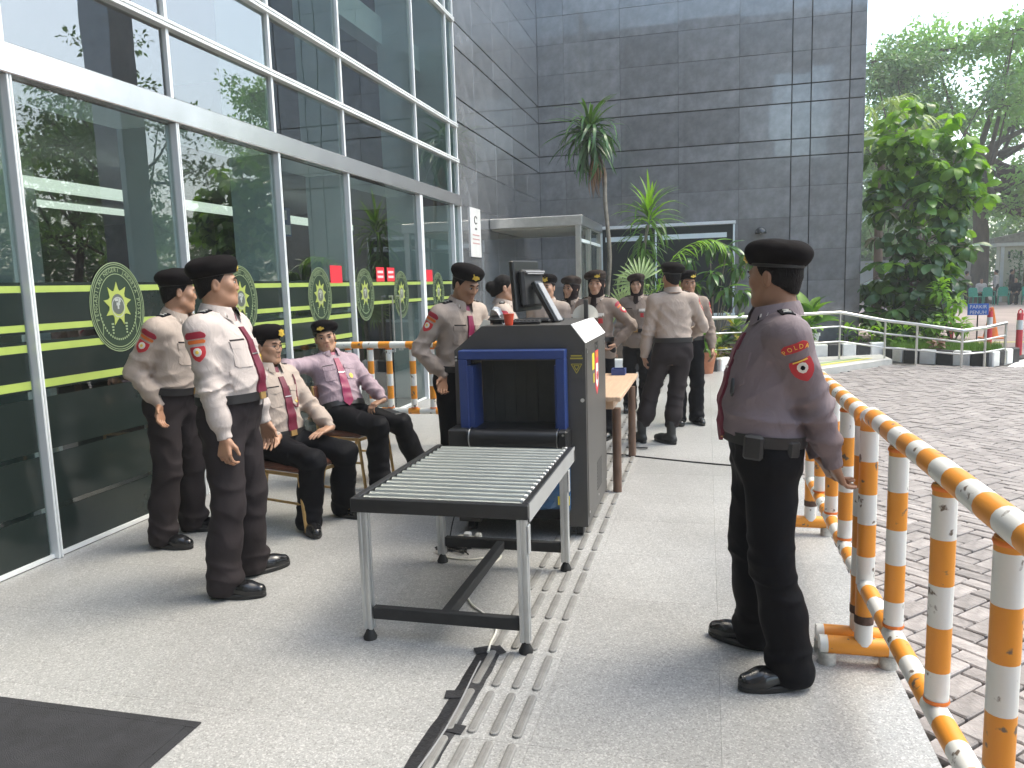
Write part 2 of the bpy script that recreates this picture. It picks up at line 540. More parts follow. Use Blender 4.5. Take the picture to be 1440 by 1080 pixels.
    def mesh(s, name, mats, off=(0, 0, 0), smooth=False):
        me = bpy.data.meshes.new(name)
        me.from_pydata([(p[0] - off[0], p[1] - off[1], p[2] - off[2]) for p in s.v], [], s.f)
        for m in (mats if isinstance(mats, (list, tuple)) else [mats]):
            me.materials.append(m)
        if any(s.mi):
            me.polygons.foreach_set('material_index', s.mi)
        if smooth:
            me.polygons.foreach_set('use_smooth', [True] * len(s.f))
            try:
                me.set_sharp_from_angle(angle=R(40))
            except Exception:
                pass
        me.update()
        return me
    def build(s, name, mats, parent=None, smooth=False, origin=None, local=False):
        po = Vector((0, 0, 0)) if (parent is None or local) else origin_of(parent)
        if origin is None:
            me = s.mesh(name, mats, po, smooth)
            o = bpy.data.objects.new(name, me)
        else:
            me = s.mesh(name, mats, origin, smooth)
            o = bpy.data.objects.new(name, me)
            o.location = Vector(origin) - po
        COL.objects.link(o)
        if parent is not None:
            o.parent = parent
        return o

def inst(name, me, parent, loc, rot=None, scale=None, quat=None):
    o = bpy.data.objects.new(name, me)
    COL.objects.link(o)
    o.parent = parent
    o.location = loc
    if quat is not None:
        o.rotation_mode = 'QUATERNION'
        o.rotation_quaternion = quat
    elif rot is not None:
        o.rotation_euler = rot
    if scale is not None:
        o.scale = scale if isinstance(scale, (tuple, list)) else (scale,) * 3
    return o

def copy_tree(o, parent=None):
    c = o.copy()
    COL.objects.link(c)
    c.parent = parent
    for ch in list(o.children):
        copy_tree(ch, c)
    return c

_txt = {}
def text_geo(ch):
    """outline of a character or word as (verts2d, faces)"""
    if ch in _txt: return _txt[ch]
    cu = bpy.data.curves.new('t', 'FONT')
    cu.body = ch
    cu.size = 1
    cu.align_x = 'CENTER'
    cu.align_y = 'CENTER'
    cu.resolution_u = 2
    ob = bpy.data.objects.new('t', cu)
    COL.objects.link(ob)
    dg = bpy.context.evaluated_depsgraph_get()
    me = bpy.data.meshes.new_from_object(ob.evaluated_get(dg))
    g = ([(v.co.x, v.co.y) for v in me.vertices], [tuple(p.vertices) for p in me.polygons])
    bpy.data.objects.remove(ob)
    bpy.data.curves.remove(cu)
    bpy.data.meshes.remove(me)
    _txt[ch] = g
    return g

def add_text(mb, s, o, ux, uy, size, sx=1., mi=0):
    vs, fs = text_geo(s)
    o, ux, uy = Vector(o), Vector(ux), Vector(uy)
    mb.add([o + ux * (p[0] * size * sx) + uy * (p[1] * size) for p in vs], fs, mi)

def struct(o):
    o['kind'] = 'structure'
    return o

# ================================================================== SETTING
XF = -3.83            # plane of the glass front
YB = 18.21            # plane of the rear granite wall
# ---- ground, driveway
struct(MB().bx(-200, 260, -200, 320, -.5, -.155).build('ground', M['ground']))
struct(MB().bx(.735, 70, -40, 120, -.152, -.134).build('forecourt', M['asphalt']))
drive = struct(MB().bx(.74, 12.5, -1.5, 17.2, -.134, -.128).build('driveway', M['joint']))

def in_poly(x, y, poly):
    c = False
    n = len(poly)
    for i in range(n):
        x1, y1 = poly[i]; x2, y2 = poly[i - 1]
        if (y1 > y) != (y2 > y) and x < (x2 - x1) * (y - y1) / (y2 - y1) + x1:
            c = not c
    return c

PAVE = [(.80, .4), (5.5, .4), (9.5, 13.4), (5.4, 14.7), (4.6, 14.9), (3.55, 15.2), (3.25, 15.3), (1.66, 13.3), (.80, 12.2)]
def brick_mesh(lx, ly):
    return MB().box((0, 0, -.012), (lx - .009, ly - .009, .036), .006)
bme = brick_mesh(.21, .105).mesh('paving_stone', M['paver'])
cell = .105
bricks = []
ca = math.cos(R(45)); sa = math.sin(R(45))
for i in range(-160, 200):
    for j in range(-10, 220):
        c = (i - j) % 4
        if c == 0: ctr, rot = ((i + 1) * cell, (j + .5) * cell), 0
        elif c == 3: ctr, rot = ((i + .5) * cell, (j + 1) * cell), 1
        else: continue
        x = ctr[0] * ca - ctr[1] * sa + 6; y = ctr[0] * sa + ctr[1] * ca - 1
        if in_poly(x, y, PAVE):
            bricks.append((x, y, rot))
def seen_depth(x, y):
    # order by distance, only stones that the picture can show count
    if x > .40 * y + .75 or y < 1.3: return 99 + math.hypot(x, y)
    return math.hypot(x, y)
bricks.sort(key=lambda b: seen_depth(b[0], b[1]))
far = MB()
for k, (x, y, rot) in enumerate(bricks):
    dz = random.uniform(-.004, .004)
    rx, ry, rz = random.gauss(0, .008), random.gauss(0, .008), R(45) + (R(90) if rot else 0) + random.gauss(0, .012)
    if k < 300:
        inst('paving_stone', bme, drive, (x, y, -.110 + dz), (rx, ry, rz))
    else:
        m3 = Matrix.Rotation(rz, 3, 'Z') @ Matrix.Rotation(rx * 1.4, 3, 'X') @ Matrix.Rotation(ry * 1.4, 3, 'Y')
        far.box((x, y, -.122 + dz), (.201, .096, .036), .006 if y < 9 else .0, m3)
fo = far.build('paving_stone', M['paver_far'], drive)
fo['kind'] = 'stuff'

# ---- porch floor with its tiles and the raised guide bars
floor = struct(MB().bx(-12.5, .73, -3, 18.2, -.30, -.0215).build('porch_floor', M['grout']))
xs = [XF + .02, -3.444, -2.808, -2.172, -1.536, -.90, -.585, .051, .727]
for i in range(len(xs) - 1):
    w = xs[i + 1] - xs[i]
    me = MB().box((0, 0, -.01), (w - .0009, .636 - .0009, .02)).mesh('floor_tile', M['terrazzo'])
    for k in range(-8, 25):
        y = 2.365 + .636 * k + .318
        if y > 18 or y < -2.5: continue
        inst('floor_tile', me, floor, ((xs[i] + xs[i + 1]) / 2, y, 0))
def bar_mesh():
    mb = MB()
    def ring(w, l, z, n=6):
        pts = []
        for sgn in (1, -1):
            for k in range(n + 1):
                t = -math.pi / 2 + math.pi * k / n if sgn > 0 else math.pi / 2 + math.pi * k / n
                pts.append((w * math.sin(t) if False else w * math.cos(t + math.pi / 2), sgn * (l - w) + w * math.sin(t + math.pi / 2), z))
        return pts
    # capsule outline, three levels so that the top is slightly domed, with two long grooves
    def cap(w, l, z):
        pts = []
        for k in range(7):
            t = math.pi * k / 6
            pts.append((w * math.cos(t), (l - w) + w * math.sin(t), z))
        for k in range(7):
            t = math.pi + math.pi * k / 6
            pts.append((w * math.cos(t), -(l - w) + w * math.sin(t), z))
        return pts
    a, b, c = cap(.0170, .141, .0003), cap(.0155, .1395, .008), cap(.0105, .135, .0098)
    n = len(a)
    vs = a + b + c
    fs = [(i, (i + 1) % n, n + (i + 1) % n, n + i) for i in range(n)] + [(n + i, n + (i + 1) % n, 2 * n + (i + 1) % n, 2 * n + i) for i in range(n)]
    fs.append(tuple(range(2 * n, 3 * n)))
    mb.add(vs, fs)
    for sx in (-.0045, .0045):
        mb.bx(sx - .0009, sx + .0009, -.125, .125, .0096, .0112)
    return mb
tb = bar_mesh().mesh('guide_bar', mat('guide_bar_stone', (.235, .23, .22), .35, var=.2, vscale=12, bump=.1, bscale=90, objvar=.08))
for k in range(-3, 34):
    for r in range(4):
        inst('guide_bar', tb, floor, (-.637 - .082 * r, 2.385 + .318 * k + .145, 0))

# ---- ramp with white edge at the far end of the porch, planting bed, kerbs
ramp_poly = [(.735, 12.25), (1.60, 13.36), (3.30, 15.27), (3.30, 16.3), (2.0, 15.75), (.30, 13.48), (.0, 13.30), (.735, 13.30)]
rm = MB().prism([(1.60 * 0 + p[0], p[1]) for p in ramp_poly], (0, 0, -.13), (1, 0, 0), (0, 1, 0), (0, 0, 1), .118)
ramp = struct(rm.build('ramp', mat('ramp_concrete', (.55, .54, .50), .7, var=.15, vscale=3)))
def strip(name, pts, w, z, m, par):
    mb = MB()
    for a, b in zip(pts[:-1], pts[1:]):
        a2, b2 = Vector((*a, z)), Vector((*b, z))
        d = (b2 - a2).normalized(); nn = Vector((-d.y, d.x, 0)) * w / 2
        mb.add([a2 - nn, b2 - nn, b2 + nn, a2 + nn], [(0, 1, 2, 3)])
    return mb.build(name, m, par)
strip('edge_line', [(.80, 12.45), (1.60, 13.48), (3.22, 15.30)], .14, -.007, M['white_road'], ramp)
strip('painted_line', [(.55, 12.75), (1.45, 13.75), (2.95, 15.45)], .12, -.007, M['yellow_paint'], ramp)
strip('painted_line', [(.52, 12.95), (1.32, 13.86), (2.80, 15.52)], .08, -.007, mat('green_road_paint', (.35, .5, .2), .6), ramp)

BED = [(-2.0, 13.42), (.15, 13.42), (2.0, 15.98), (3.33, 16.42), (3.62, 15.86), (4.80, 15.10), (5.45, 15.9), (4.4, 18.6), (3.35, 20.0), (3.3, 18.2), (-2.0, 18.19)]
struct(MB().prism(BED, (0, 0, -.15), (1, 0, 0), (0, 1, 0), (0, 0, 1), .26).build('planting_bed', M['soil']))
def kerb(pts, label, z0):
    t = thing('kerb', label, 'kerb', (*pts[0], z0))
    flip = 0
    for a, b in zip(pts[:-1], pts[1:]):
        a, b = Vector((*a, 0)), Vector((*b, 0))
        L = (b - a).length
        n = max(1, round(L / .30))
        d = (b - a).normalized()
        ang = math.atan2(d.y, d.x)
        for i in range(n):
            c = a + (b - a) * ((i + .5) / n)
            mb = MB().box((c.x, c.y, z0 + .14), (L / n - .008, .14, .28), .018, Matrix.Rotation(ang, 3, 'Z'))
            mb.build('kerb_block', M['kerb_w'] if flip else M['kerb_b'], t)
            flip ^= 1
    return t
kerb([(-2.0, 13.34), (.18, 13.34), (2.0, 15.90), (3.36, 16.34)], 'black and white painted kerb behind the handrail, along the potted plants', -.06)
kerb([(3.40, 16.30), (3.62, 15.80), (4.80, 15.02), (5.50, 15.86)], 'black and white painted kerb round the grassy corner beside the parking lot', -.14)
go = MB()
for k in range(5200):
    while True:
        x, y = random.uniform(3.5, 5.3), random.uniform(15.2, 18.4)
        if in_poly(x, y, BED): break
    h = random.uniform(.05, .16); a = random.uniform(0, 6.28); dx, dy = math.cos(a) * .008, math.sin(a) * .008
    lx, ly = random.gauss(0, .04), random.gauss(0, .04)
    go.add([(x - dx, y - dy, .105), (x + dx, y + dy, .105), (x + lx, y + ly, .11 + h)], [(0, 1, 2)])
tag(go.build('grass', M['grass']), 'short bright green grass in the kerbed corner bed', 'grass', kind='stuff')
# painted traffic marks beyond the bed
struct(MB().prism([(4.95, 14.75), (5.9, 14.3), (6.6, 14.2), (5.75, 16.2), (5.55, 15.9)], (0, 0, -.134), (1, 0, 0), (0, 1, 0), (0, 0, 1), .012).build('painted_island', M['white_road']))
struct(MB().prism([(5.28, 14.85), (5.85, 14.55), (5.78, 15.7)], (0, 0, -.121), (1, 0, 0), (0, 1, 0), (0, 0, 1), .004).build('painted_mark', M['yellow_paint']))
struct(MB().prism([(5.95, 14.45), (6.45, 14.3), (5.95, 15.5)], (0, 0, -.121), (1, 0, 0), (0, 1, 0), (0, 0, 1), .004).build('painted_mark', M['blue_paint']))
struct(MB().bx(4.6, 14, 20.2, 20.32, -.134, -.128).build('painted_line', M['yellow_paint']))

# ================================================================== GLASS FRONT
fac = thing('glass_facade', 'glazed entrance front with white mullions, dark film bands and lime stripes', 'glass front', (XF, 7, 0))
YM = [-2.0, -.57, .84, 2.25, 3.66, 5.08, 6.48, 7.89, 10.10, 11.50, 11.86]
ROWS = [2.985, 3.51, 4.05, 5.63, 6.18, 7.75, 8.30, 9.9]
def pane(y0, y1, z0, z1, nm='pane'):
    # every sheet sits a hair out of true, as real ones do
    me = MB().box((0, 0, 0), (.008, y1 - y0 - .012, z1 - z0 - .012)).mesh(nm, M['upper_glass'] if z0 > 2.9 else M['glass'])
    return inst(nm, me, fac, (0 - .012, (y0 + y1) / 2 - 7, (z0 + z1) / 2), (0, random.gauss(0, .0012), random.gauss(0, .0016)))
for i in range(len(YM) - 1):
    y0, y1 = YM[i], YM[i + 1]
    if y0 >= 7.8 and y1 < 10.2:
        ym = 9.0
        for a, b in ((y0 + .03, ym - .004), (ym + .004, y1 - .06)):
            d = pane(a, b, .03, 2.80, 'door')
            hy = ym - .12 if a < ym - .5 else ym + .12
            MB().tube([(XF + .02, hy, .78), (XF + .065, hy, .78), (XF + .065, hy, 1.46), (XF + .02, hy, 1.46)], .014, 8).build('handle', M['steel'], d, True)
            for zz in (.035, 2.795):
                pass
    else:
        pane(y0, y1, .03, 2.815)
    for k in range(len(ROWS) - 1):
        pane(y0, y1, ROWS[k], ROWS[k + 1])
MB().bx(XF - .05, XF + .055, YM[0], YM[-1], 2.815, 2.985, .006).build('beam', M['steel_beam'], fac)
MB().bx(XF - .02, XF + .012, YM[0], YM[-1], .002, .028).build('sill', M['white_al'], fac)
for z in ROWS[1:-1]:
    MB().bx(XF - .03, XF + .05, YM[0], YM[-1], z - .028, z - .005, .003).bx(XF - .03, XF + .05, YM[0], YM[-1], z + .005, z + .028, .003).bx(XF - .03, XF + .03, YM[0], YM[-1], z - .005, z + .005).build('transom', M['white_al'], fac)
for i, y in enumerate(YM):
    w = .017 if y != 10.10 else .05
    MB().bx(XF - .03, XF + .045, y - w, y - .004, .0, 2.815, .004).bx(XF - .03, XF + .045, y + .004, y + w, .0, 2.815, .004).bx(XF - .03, XF + .03, y - .004, y + .004, 0, 2.815).build('mullion', M['white_al'], fac)
    MB().bx(XF - .02, XF + .022, y - .017, y + .017, 2.985, 9.9, .003).build('upper_mullion', M['white_al'], fac)
    MB().bx(XF - .46, XF - .034, y - .035, y + .035, .0, 2.80).build('fin', M['fin'], fac)
    if y > 5.5:
        MB().bx(XF - .48, XF - .034, y - .045, y + .045, 3.0, 9.9).build('fin', M['fin'], fac)
MB().bx(XF - .62, XF - .40, 6.0, 11.8, 4.80, 5.15).build('slab_edge', M['fin'], fac)
BANDS = [('film_band', 1.638, 1.658), ('lime_stripe', 1.598, 1.638), ('film_band', 1.413, 1.598), ('lime_stripe', 1.373, 1.413), ('film_band', 1.357, 1.373),
         ('film_band', 1.297, 1.317), ('lime_stripe', 1.252, 1.297), ('film_band', 1.084, 1.252), ('lime_stripe', 1.035, 1.084), ('film_band', 1.023, 1.035),
         ('film_band', .661, .979), ('film_band', .319, .633), ('film_band', .028, .291)]
for i in range(len(YM) - 1):
    y0, y1 = YM[i] + .036, YM[i + 1] - .036
    door = 7.8 <= YM[i] < 8
    for nm, z0, z1 in BANDS:
        if door and z0 < 1.3: continue
        if YM[i] > 10 and z0 < 1.0: continue
        MB().bx(XF - .006, XF - .0035, y0, y1, z0 + .0006, z1 - .0006).build(nm, M['film'] if nm == 'film_band' else M['lime'], fac)

# round court emblem on the film, one per sheet
def ell(a, b, n, t0=0., t1=2 * math.pi):
    return [(a * math.sin(t0 + (t1 - t0) * k / n), b * math.cos(t0 + (t1 - t0) * k / n)) for k in range(n + 1)]
def ring2(mb, a, b, w, x, t0=0., t1=2 * math.pi, n=48):
    o, i = ell(a, b, n, t0, t1), ell(a - w, b - w, n, t0, t1)
    k = len(o)
    mb.add([(x, p[0], p[1]) for p in o] + [(x, p[0], p[1]) for p in i], [(j, k + j, k + j + 1, j + 1) for j in range(k - 1)])
RX, RZ = .245, .298
e_disc = MB().prism(ell(RX, RZ, 48)[:-1], (-.0030, 0, 0), (0, 1, 0), (0, 0, 1), (1, 0, 0), .0012).mesh('emblem_disc', M['emb_film'])
mb = MB()
for q, w in ((0, .006), (.014, .004), (.030, .005)):
    ring2(mb, RX - q, RZ - q, w, .0006)
ring2(mb, RX - .075, RZ - .075, .005, .0006, R(-118), R(118))
for sg in (-1, 1):
    a, b = Vector((.0006, sg * (RX - .078) * math.sin(R(118)), (RZ - .078) * math.cos(R(118)))), Vector((.0006, sg * (RX - .035) * math.sin(R(133)), (RZ - .035) * math.cos(R(133))))
    mb.tube([a, b], .0028, 4)
word = 'PENGADILAN NEGERI JAKARTA PUSAT'
for k, ch in enumerate(word):
    if ch == ' ': continue
    t = R(-108 + 216 * k / (len(word) - 1))
    c = Vector((.0008, (RX - .053) * math.sin(t), (RZ - .053) * math.cos(t)))
    up = Vector((0, math.sin(t) / RX, math.cos(t) / RZ)).normalized()
    rt = Vector((0, up.z, -up.y))
    add_text(mb, ch, c, rt, up, .038)
e_line = mb.mesh('emblem_lettering', M['emb_line'])
mb = MB()
star = []
for k in range(9):
    t = 2 * math.pi * k / 9
    for dt, rr in ((0., .132), (.14, .092), (.33, .082), (.52, .098)):
        star.append((rr * math.sin(t + dt) * .95, rr * math.cos(t + dt) * 1.12))
mb.prism(star, (-.0016, 0, .02), (0, 1, 0), (0, 0, 1), (1, 0, 0), .0036)
e_star = mb.mesh('emblem_sun', M['emb_gold'])
mb = MB().prism(ell(.058, .068, 28)[:-1], (.0006, 0, .02), (0, 1, 0), (0, 0, 1), (1, 0, 0), .002)
e_hub = mb.mesh('emblem_hub', M['emb_grey'])
mb = MB()
ring2(mb, .058, .068, .006, .0030)
for (u, v, w, h) in ((-.012, .034, .03, .018), (.016, .03, .018, .026), (-.004, .006, .022, .02), (.010, .012, .012, .03), (0, -.012, .014, .03)):
    mb.bx(.0027, .0032, u - w / 2, u + w / 2, v - h / 2 + .015, v + h / 2 + .015)
e_shield = mb.mesh('emblem_shield', M['emb_white'])
mb = MB()
for k in range(25):
    t = R(180 - 78 + 156 * k / 24)
    c = (.0006, (.165) * math.sin(t), .215 * math.cos(t) + .0)
    mb.box(c, (.0012, .010, .014))
for sg in (-1, 1):
    for k in range(4):
        mb.box((.0006, sg * .062, -.11 - .02 * k), (.0012, .022 - .003 * k, .012))
e_bead = mb.mesh('emblem_beads', M['emb_line'])
for y, zc in ((4.365, 1.49), (5.78, 1.49), (7.17, 1.495), (8.24, 1.495), (9.34, 1.475), (10.76, 1.47), (2.95, 1.49), (1.55, 1.49)):
    em = inst('emblem', e_disc, fac, (0, y - 7, zc))
    for nm, me in (('lettering', e_line), ('sun_rays', e_star), ('hub', e_hub), ('shield', e_shield), ('beads', e_bead)):
        inst(nm, me, em, (0, 0, 0))
# red stickers
def sticker(y, z, w, h, lines=0):
    o = MB().bx(XF - .0028, XF - .0012, y - w / 2, y + w / 2, z - h / 2, z + h / 2).build('sticker', M['red_sign'], fac)
    for k in range(lines):
        zz = z + h * (.17 - .34 * k)
        mb = MB()
        n = 5
        for j in range(n):
            yy = y - w * .36 + w * .72 * (j + .5) / n
            mb.bx(XF - .0010, XF - .0006, yy - w * .055, yy + w * .055, zz - h * .085, zz + h * .085)
        mb.build('lettering', M['white'], o)
sticker(7.55, 1.725, .27, .185); sticker(8.70, 1.73, .235, .17, 2); sticker(9.02, 1.73, .235, .17, 2); sticker(10.41, 1.72, .25, .165)

# the hall behind the glass
hall = thing('entrance_hall', 'dim entrance hall seen through the glass, pale ceiling light strips', 'hall', (-8, 6, 0))
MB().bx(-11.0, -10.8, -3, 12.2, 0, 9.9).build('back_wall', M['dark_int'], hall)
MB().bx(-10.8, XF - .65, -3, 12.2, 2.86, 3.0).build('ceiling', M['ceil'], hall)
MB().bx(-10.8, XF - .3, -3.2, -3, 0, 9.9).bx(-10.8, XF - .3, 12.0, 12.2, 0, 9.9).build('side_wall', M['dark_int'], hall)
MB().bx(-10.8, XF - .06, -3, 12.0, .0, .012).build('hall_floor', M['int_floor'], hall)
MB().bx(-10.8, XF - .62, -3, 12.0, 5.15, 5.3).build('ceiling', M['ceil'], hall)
for x, y0, y1, z in ((-5.6, 5.3, 11.6, 2.50), (-8.6, 2.0, 11.0, 2.78)):
    MB().bx(x - .06, x + .06, y0, y1, z, z + .09).build('light_strip', M['int_lamp'], hall)
MB().bx(-6.4, -5.6, 4.75, 5.55, .02, 2.85).build('column', M['int_col'], hall)
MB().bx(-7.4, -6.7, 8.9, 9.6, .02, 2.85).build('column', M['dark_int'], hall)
MB().bx(-9.6, -8.4, 3.4, 8.0, .02, 1.1, .02).build('counter', M['int_col'], hall)
for y in (4.2, 5.6, 7.1):
    mb = MB().bx(-8.0, -7.4, y, y + 1.1, .02, .44, .03).bx(-8.0, -7.85, y, y + 1.1, .44, .85, .03)
    mb.build('bench', M['black_matt'], hall)
bs = MB().bx(-5.22, -5.19, 8.05, 9.05, 2.26, 2.62).build('hanging_sign', M['blue_sign'], hall)
mb = MB().bx(-5.188, -5.186, 8.36, 9.03, 2.28, 2.40)
for k in range(3):
    mb.bx(-5.188, -5.186, 8.5 + .18 * k, 8.6 + .18 * k, 2.46, 2.58)
add_text(mb, '1', (-5.184, 8.2, 2.52), (0, 1, 0), (0, 0, 1), .2)
mb.build('lettering', M['white'], bs)
MB().bx(-4.62, -4.60, 5.50, 5.82, 1.86, 2.10).build('paper_notice', M['paper'], hall)
MB().bx(-4.62, -4.60, 4.02, 4.12, 2.12, 2.16).build('paper_notice', M['paper'], hall)

# ================================================================== GRANITE WALLS
ZR = [0, .72, 1.45, 2.13, 2.85, 3.50, 4.14, 4.51, 5.27, 5.65, 6.33, 7.0, 7.62, 8.35, 9.1, 9.9]
GROOVE = (4.14, 4.51, 5.27, 5.65)
def granite(name, label, o, ux, un, us, skip=None, grooves=()):
    t = thing(name, label, 'granite wall', o)
    o, ux, un = Vector(o), Vector(ux), Vector(un)
    cache = {}
    for i in range(len(us) - 1):
        off = 0
        for j in range(len(ZR) - 1):
            u0, u1, z0, z1 = us[i], us[i + 1], ZR[j], ZR[j + 1]
            g0 = .011 if z0 in GROOVE else .002
            g1 = .011 if z1 in GROOVE else .002
            h0 = .010 if i in grooves else .002
            h1 = .010 if (i + 1) in grooves else .002
            if skip and skip(u0, u1, z0, z1): continue
            du, dz = u1 - u0 - h0 - h1, z1 - z0 - g0 - g1
            c = o + ux * ((u0 + h0 + u1 - h1) / 2) + Vector((0, 0, 1)) * ((z0 + g0 + z1 - g1) / 2) + un * (-.014 + random.uniform(-.0012, .0012))
            rot = Matrix((ux, un * -1 if False else Vector((0, 0, 1)).cross(ux), Vector((0, 0, 1)))).transposed()
            mb = MB().box((0, 0, 0), (du, .028, dz), .003, rot)
            me = mb.mesh('granite_panel', M['granite'])
            p = inst('granite_panel', me, t, c - o, (0, 0, 0))
            p.rotation_euler = tuple(random.gauss(0, .0022) for _ in range(3))
    return t
gw1 = granite('granite_wall', 'dark grey granite wall between the glass front and the inner corner', (XF, 11.90, 0), (0, 1, 0), (1, 0, 0), [0, 1.05, 2.35, 3.65, 4.95, 6.29])
MB().bx(XF - .5, XF - .045, 11.9, 18.24, 0, 9.9).build('backing', M['black_gap'], gw1)
gw2 = granite('granite_wall', 'tall dark grey granite wall across the far end, plants in front', (XF, YB, 0), (1, 0, 0), (0, -1, 0), [.0, .62, 1.91, 3.20, 4.51, 5.60, 5.99, 6.76, 7.067], grooves=(5, 6, 7))
MB().bx(XF - .6, 3.205, YB + .045, 30, 0, 9.9).build('backing', M['black_gap'], gw2)
MB().bx(3.206, 3.237, YB, 30, 0, 34).build('side_face', M['granite'], gw2)
MB().bx(XF - 10, 3.206, YB + .01, 30, 9.9, 34).build('upper_wall', M['granite'], gw2)
MB().bx(XF - 10, XF - .02, -14, YB, 9.9, 34).build('upper_wall', M['granite'], fac)
MB().bx(XF - 10, XF - 7.5, -14, YB + 12, 0, 9.9).build('backing', M['black_gap'], fac)

ow = thing('added_reflection_wing', 'unseen dark wing added behind the camera, open bay shaped for the bright patch in the granite', 'building', (0, -9, 0))
MB().bx(-14, 3.45, -12, -9, 0, 15.5).build('wall', M['granite'], ow)  # unseen block added to darken the granite's reflection; its opening forms the bright patch
MB().bx(6.35, 10.5, -12, -9, 0, 15.5).build('wall', M['granite'], ow)
MB().bx(3.45, 6.35, -12, -9, 0, 8.0).build('wall', M['granite'], ow)
MB().bx(3.45, 6.35, -12, -9, 13.2, 15.5).build('wall', M['granite'], ow)

# window set in the far wall
win = thing('window', 'dark window with pale top light in the far granite wall, behind the palms', 'window', (-.9, YB - .02, 1.8))
for a, b in ((-2.36, -1.16), (-1.12, .55)):
    MB().bx(a, b, YB - .030, YB - .018, .78, 2.74).build('pane', mat('window_glass', (.03, .036, .037), .3, spec=.15), win)
    MB().bx(a + .06, b - .12, YB - .040, YB - .031, 2.47, 2.58).build('light_strip', M['fin'], win)
MB().bx(-2.42, .62, YB - .06, YB - .004, 2.76, 2.83, .005).build('lintel', M['white_al'], win)
MB().bx(-2.42, .62, YB - .06, YB - .004, .70, .77, .005).build('sill', M['fin'], win)
for x in (-1.14, .585, -2.39):
    MB().bx(x - .02, x + .02, YB - .05, YB - .004, .775, 2.755).build('post', M['fin'], win)

# small dome camera and notice board on the walls
dc = thing('dome_camera', 'small dark dome camera on the far granite wall above the beret', 'camera', (1.15, YB - .1, 2.55))
MB().bx(1.07, 1.23, YB - .09, YB - .001, 2.52, 2.56, .008).build('bracket', M['black'], dc)
MB().lathe([(.0, .155), (.06, .14), (.11, .09), (.125, .02), (.12, .0)], (1.15, YB - .16, 2.50), 20).build('dome', mat('dome_glass', (.02, .022, .024), .12, spec=.8), dc, True)
nb = thing('notice_board', 'narrow white notice board with black symbols on the granite wall by the glass', 'notice', (XF, 12.72, 2.45))
MB().bx(XF + .001, XF + .02, 12.42, 13.02, 2.04, 2.86, .004).build('board', M['white'], nb)
mb = MB()
cy, cz = 12.72, 2.66
for k in range(14):
    a0, a1 = R(35 + 20 * k), R(35 + 20 * (k + 1))
    mb.tube([(XF + .0205, cy + .08 * math.cos(a0), cz + .06 * math.sin(a0)), (XF + .0205, cy + .08 * math.cos(a1), cz + .06 * math.sin(a1))], .010, 5)
mb.bx(XF + .0203, XF + .022, cy - .05, cy + .06, 2.50, 2.53)
mb.build('symbol', M['black'], nb)
mb = MB()
for k in range(3):
    mb.bx(XF + .0203, XF + .0215, 12.52, 12.92, 2.40 - .07 * k, 2.42 - .07 * k)
mb.build('lettering', mat('faded_red', (.6, .35, .34), .6), nb)

# glass shelter in the corner
sh = thing('glass_shelter', 'small steel framed glass shelter against the corner of the granite walls', 'shelter', (-3, 14.5, 0))
sx, sy0, sy1, sz = -2.235, 13.70, 16.4, 2.74
MB().bx(XF + .01, sx + .1, sy0 - .06, sy0, sz - .17, sz, .005).bx(sx + .0, sx + .1, sy0, sy1, sz - .17, sz, .005).bx(XF + .01, sx, sy0 + .001, sy1, sz - .035, sz - .005).build('roof_frame', M['steel'], sh)
MB().bx(XF + .02, sx, sy0 + .02, sy1, sz - .20, sz - .172).build('soffit', mat('soffit', (.40, .39, .34), .5, var=.1), sh)
for x, y in ((sx + .02, sy0 + .02), (sx + .02, 14.9), (sx + .02, sy1)):
    MB().bx(x - .05, x + .05, y - .05, y + .05, 0, sz - .172, .006).build('post', M['steel'], sh)
for a, b in ((sy0 + .08, 14.84), (14.96, sy1 - .06)):
    MB().bx(sx + .012, sx + .022, a, b, .03, sz - .18).build('pane', M['clearglass'], sh)
MB().bx(sx, sx + .06, sy0 + .08, sy1 - .06, 2.28, 2.34).build('rail', M['fin'], sh)

# ================================================================== SCANNER AND ITS TABLES
sc = thing('xray_scanner', 'dark grey baggage scanner with blue framed opening and white sloping corner', 'scanner', (-1.11, 4.95, 0))
y0, y1 = 4.50, 5.42
hx0, hx1, hz0, hz1 = -1.385, -.86, .66, 1.10
def xz(poly, ya, yb, nm, m, par=sc):
    return MB().prism(poly, (0, yb, 0), (1, 0, 0), (0, 0, 1), (0, -1, 0), yb - ya).build(nm, m, par)
mb = MB()
for poly in ([(-1.525, .075), (hx0, .075), (hx0, hz1), (-1.515, hz1)], [(hx1, .075), (-.70, .075), (-.70, hz1), (hx1, hz1)],
             [(-1.515, hz1), (-.70, hz1), (-.70, 1.20), (-.785, 1.312), (-1.335, 1.312), (-1.515, 1.165)], [(hx0, .36), (hx1, .36), (hx1, hz0), (hx0, hz0)]):
    mb.prism(poly, (0, y1, 0), (1, 0, 0), (0, 0, 1), (0, -1, 0), y1 - y0)
mb.build('housing', M['scan_grey'], sc)
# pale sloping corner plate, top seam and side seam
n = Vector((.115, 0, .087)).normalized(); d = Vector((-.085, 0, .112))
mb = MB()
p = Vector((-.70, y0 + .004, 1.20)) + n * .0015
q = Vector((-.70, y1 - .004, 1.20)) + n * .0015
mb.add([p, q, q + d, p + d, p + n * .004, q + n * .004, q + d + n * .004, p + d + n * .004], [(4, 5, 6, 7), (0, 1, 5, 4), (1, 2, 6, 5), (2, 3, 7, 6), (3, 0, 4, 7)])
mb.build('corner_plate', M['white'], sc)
MB().bx(-.6985, -.6960, y0 + .03, y1 - .03, .13, 1.17, .001).build('side_panel', M['scan_grey'], sc)
